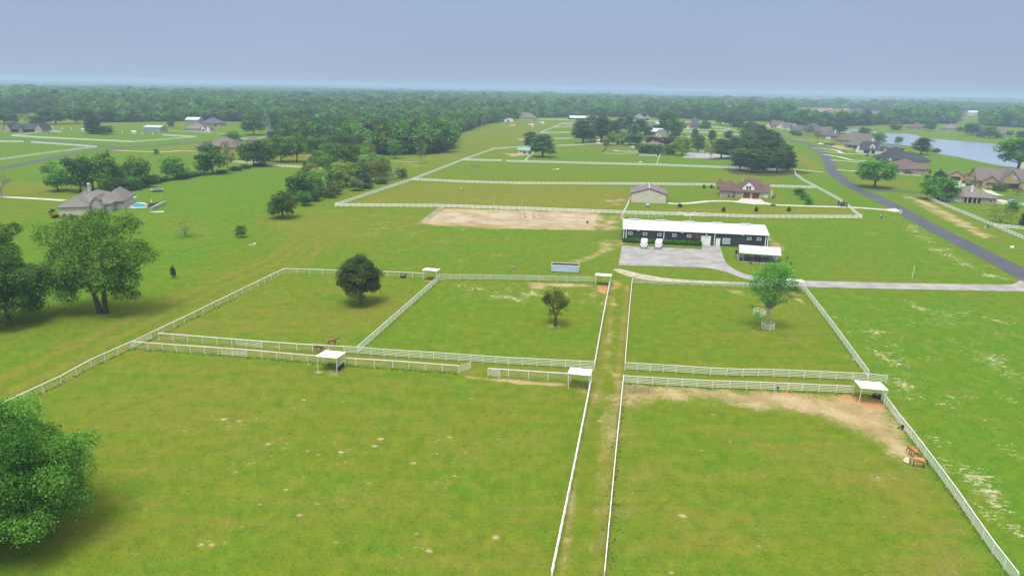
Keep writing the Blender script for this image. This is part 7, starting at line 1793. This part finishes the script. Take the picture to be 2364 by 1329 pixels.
ribbon('garden_path', [(1384, 332), (1379, 327), (1386, 322)], 3.0, .05, M['steps_stone'])
ribbon('garden_terrace', [(1417, 347), (1430, 349), (1475, 350.5)], 3.2, .06, M['concrete_white'])
ribbon('garden_border', [(1392, 354), (1430, 354.5), (1474, 353.5)], 3.0, .04, M['gravel'])
# ------------------------------------------------------------------ the woods out to the horizon
g = np.random.default_rng(5)
FP = []
r = 330.0
while r < 22000:
    step = max(7.3, r / 108.0)
    n = int(1.72 * r / step)
    a = -0.86 + 1.72 * (np.arange(n) + g.uniform(-.45, .45, n)) / n
    q = r + g.uniform(-.45, .45, n) * step
    x, y = q * np.sin(a), q * np.cos(a)
    ok = forested(x, y)
    FP.append(np.stack([x[ok], y[ok], np.full(ok.sum(), step)], 1))
    r += step * .95
FP = np.concatenate(FP)
fr = np.hypot(FP[:, 0], FP[:, 1]); FP = FP[np.argsort(fr)]; fr = np.sort(fr)
hvar = np.sin(FP[:, 0] / 37) * np.sin(FP[:, 1] / 51 + 1) * .18 + np.sin(FP[:, 0] / 260 + 2) * np.sin(FP[:, 1] / 330) * .16
hh = np.clip(g.normal(1.02, .27, len(FP)) + hvar, .45, 1.9)
FPROTO = []
for i, (lf, s) in enumerate((('leaf_forest', 401), ('leaf_forest', 402), ('leaf_oak', 403), ('leaf_dark', 404), ('leaf_fresh', 405), ('leaf_forest', 406), ('leaf_pine', 407))):
    lb = broad_lobes(s, 10, 9, .12, 13, .38) if lf != 'leaf_pine' else pine_lobes(s, 10, 6, .3, 14)
    cr_ = leaves('crown', lb, 620, .62, s, M[lf]); tr_ = wood(lb, 10, .2, s, .34, 4, 4, twig=False).mesh('trunk', M['bark_pale' if i in (0, 4) else 'bark'])
    bm = bmesh.new(); bm.from_mesh(cr_); k = len(bm.faces)
    lay = bm.faces.layers.float.get('tint')
    bm.from_mesh(tr_); bm.faces.ensure_lookup_table()
    for f in bm.faces[k:]: f.material_index = 1
    me = bpy.data.meshes.new('woodland_tree'); bm.to_mesh(me); bm.free(); me.materials.append(cr_.materials[0]); me.materials.append(tr_.materials[0])
    FPROTO.append(me)
pick = g.choice(7, len(FP), p=[.22, .18, .18, .10, .14, .12, .06])
# patches where one kind prevails
pz = np.sin(FP[:, 0] / 90 + 1) + np.sin(FP[:, 1] / 120 + FP[:, 0] / 200)
pick = np.where((pz > 1.2) & (g.random(len(FP)) < .6), 4, pick); pick = np.where((pz < -1.3) & (g.random(len(FP)) < .6), 3, pick)
# nearest trees stand as objects of their own
NI = 300
proj_u = np.array([proj((x, y, 5))[0] for x, y in FP[:1500, :2]])
vis = np.where((proj_u > -30) & (proj_u < 2394))[0][:NI]
indiv = set(vis.tolist())
for i in vis:
    x, y, st2 = FP[i]; o = ob('woodland_tree', FPROTO[pick[i]])
    s = 1.12 * hh[i]
    o.location = (x, y, 0); o.rotation_euler = (0, 0, g.uniform(0, 6.28)); o.scale = (1.05 * s, 1.05 * s, s * 1.12)
    u_ = proj((x, y, 0))[0]
    tone = ('mid green', 'soft green', 'green', 'dark green', 'light green', 'mid green', 'dark needled')[pick[i]]
    where = 'in the wood by the creek' if u_ > 620 else 'in the wood past the cottages'
    tag(o, f'{tone} tree crowded {where}', 'tree', f'{tone} trees {where}')
rest = np.array([i for i in range(len(FP)) if i not in indiv])
X = FP[rest]; big_s = X[:, 2] / 7.3
sc_xy = 1.04 * hh[rest] * big_s * 1.05
sc_z = 1.10 * hh[rest] * np.clip(big_s, 1, 1.75) ** .8
pts = np.stack([X[:, 0], X[:, 1], ter(X[:, 0], X[:, 1]) - np.clip(big_s - 1, 0, 4) * 1.0], 1)
wm = bpy.data.meshes.new('woods'); wm.vertices.add(len(pts)); wm.vertices.foreach_set('co', pts.astype(np.float32).ravel())
at = wm.attributes.new('scl', 'FLOAT_VECTOR', 'POINT'); at.data.foreach_set('vector', np.stack([sc_xy, sc_xy, sc_z], 1).astype(np.float32).ravel())
at = wm.attributes.new('rot', 'FLOAT', 'POINT'); at.data.foreach_set('value', g.uniform(0, 6.28, len(pts)).astype(np.float32))
at = wm.attributes.new('pick', 'INT', 'POINT'); at.data.foreach_set('value', pick[rest].astype(np.int32))
woods = ob('woods', wm); woods['kind'] = 'stuff'
src = bpy.data.collections.new('woodland_sources')
for i, me in enumerate(FPROTO):
    o = bpy.data.objects.new('wood_source_%s' % 'abcdefg'[i], me); src.objects.link(o)
ng = bpy.data.node_groups.new('woods', 'GeometryNodeTree')
ng.interface.new_socket('Geometry', in_out='INPUT', socket_type='NodeSocketGeometry'); ng.interface.new_socket('Geometry', in_out='OUTPUT', socket_type='NodeSocketGeometry')
gi, go = ng.nodes.new('NodeGroupInput'), ng.nodes.new('NodeGroupOutput')
iop = ng.nodes.new('GeometryNodeInstanceOnPoints'); ci = ng.nodes.new('GeometryNodeCollectionInfo')
ci.inputs['Collection'].default_value = src; ci.inputs['Separate Children'].default_value = True; ci.inputs['Reset Children'].default_value = True
def na_(nm, ty):
    n = ng.nodes.new('GeometryNodeInputNamedAttribute'); n.data_type = ty; n.inputs['Name'].default_value = nm; return n.outputs['Attribute']
cx_ = ng.nodes.new('ShaderNodeCombineXYZ'); gl = ng.links.new
gl(na_('rot', 'FLOAT'), cx_.inputs[2])
iop.inputs['Pick Instance'].default_value = True
gl(gi.outputs[0], iop.inputs['Points']); gl(ci.outputs[0], iop.inputs['Instance']); gl(na_('pick', 'INT'), iop.inputs['Instance Index'])
gl(cx_.outputs[0], iop.inputs['Rotation']); gl(na_('scl', 'FLOAT_VECTOR'), iop.inputs['Scale']); gl(iop.outputs[0], go.inputs[0])
md = woods.modifiers.new('woods', 'NODES'); md.node_group = ng
print('forest', len(FP))
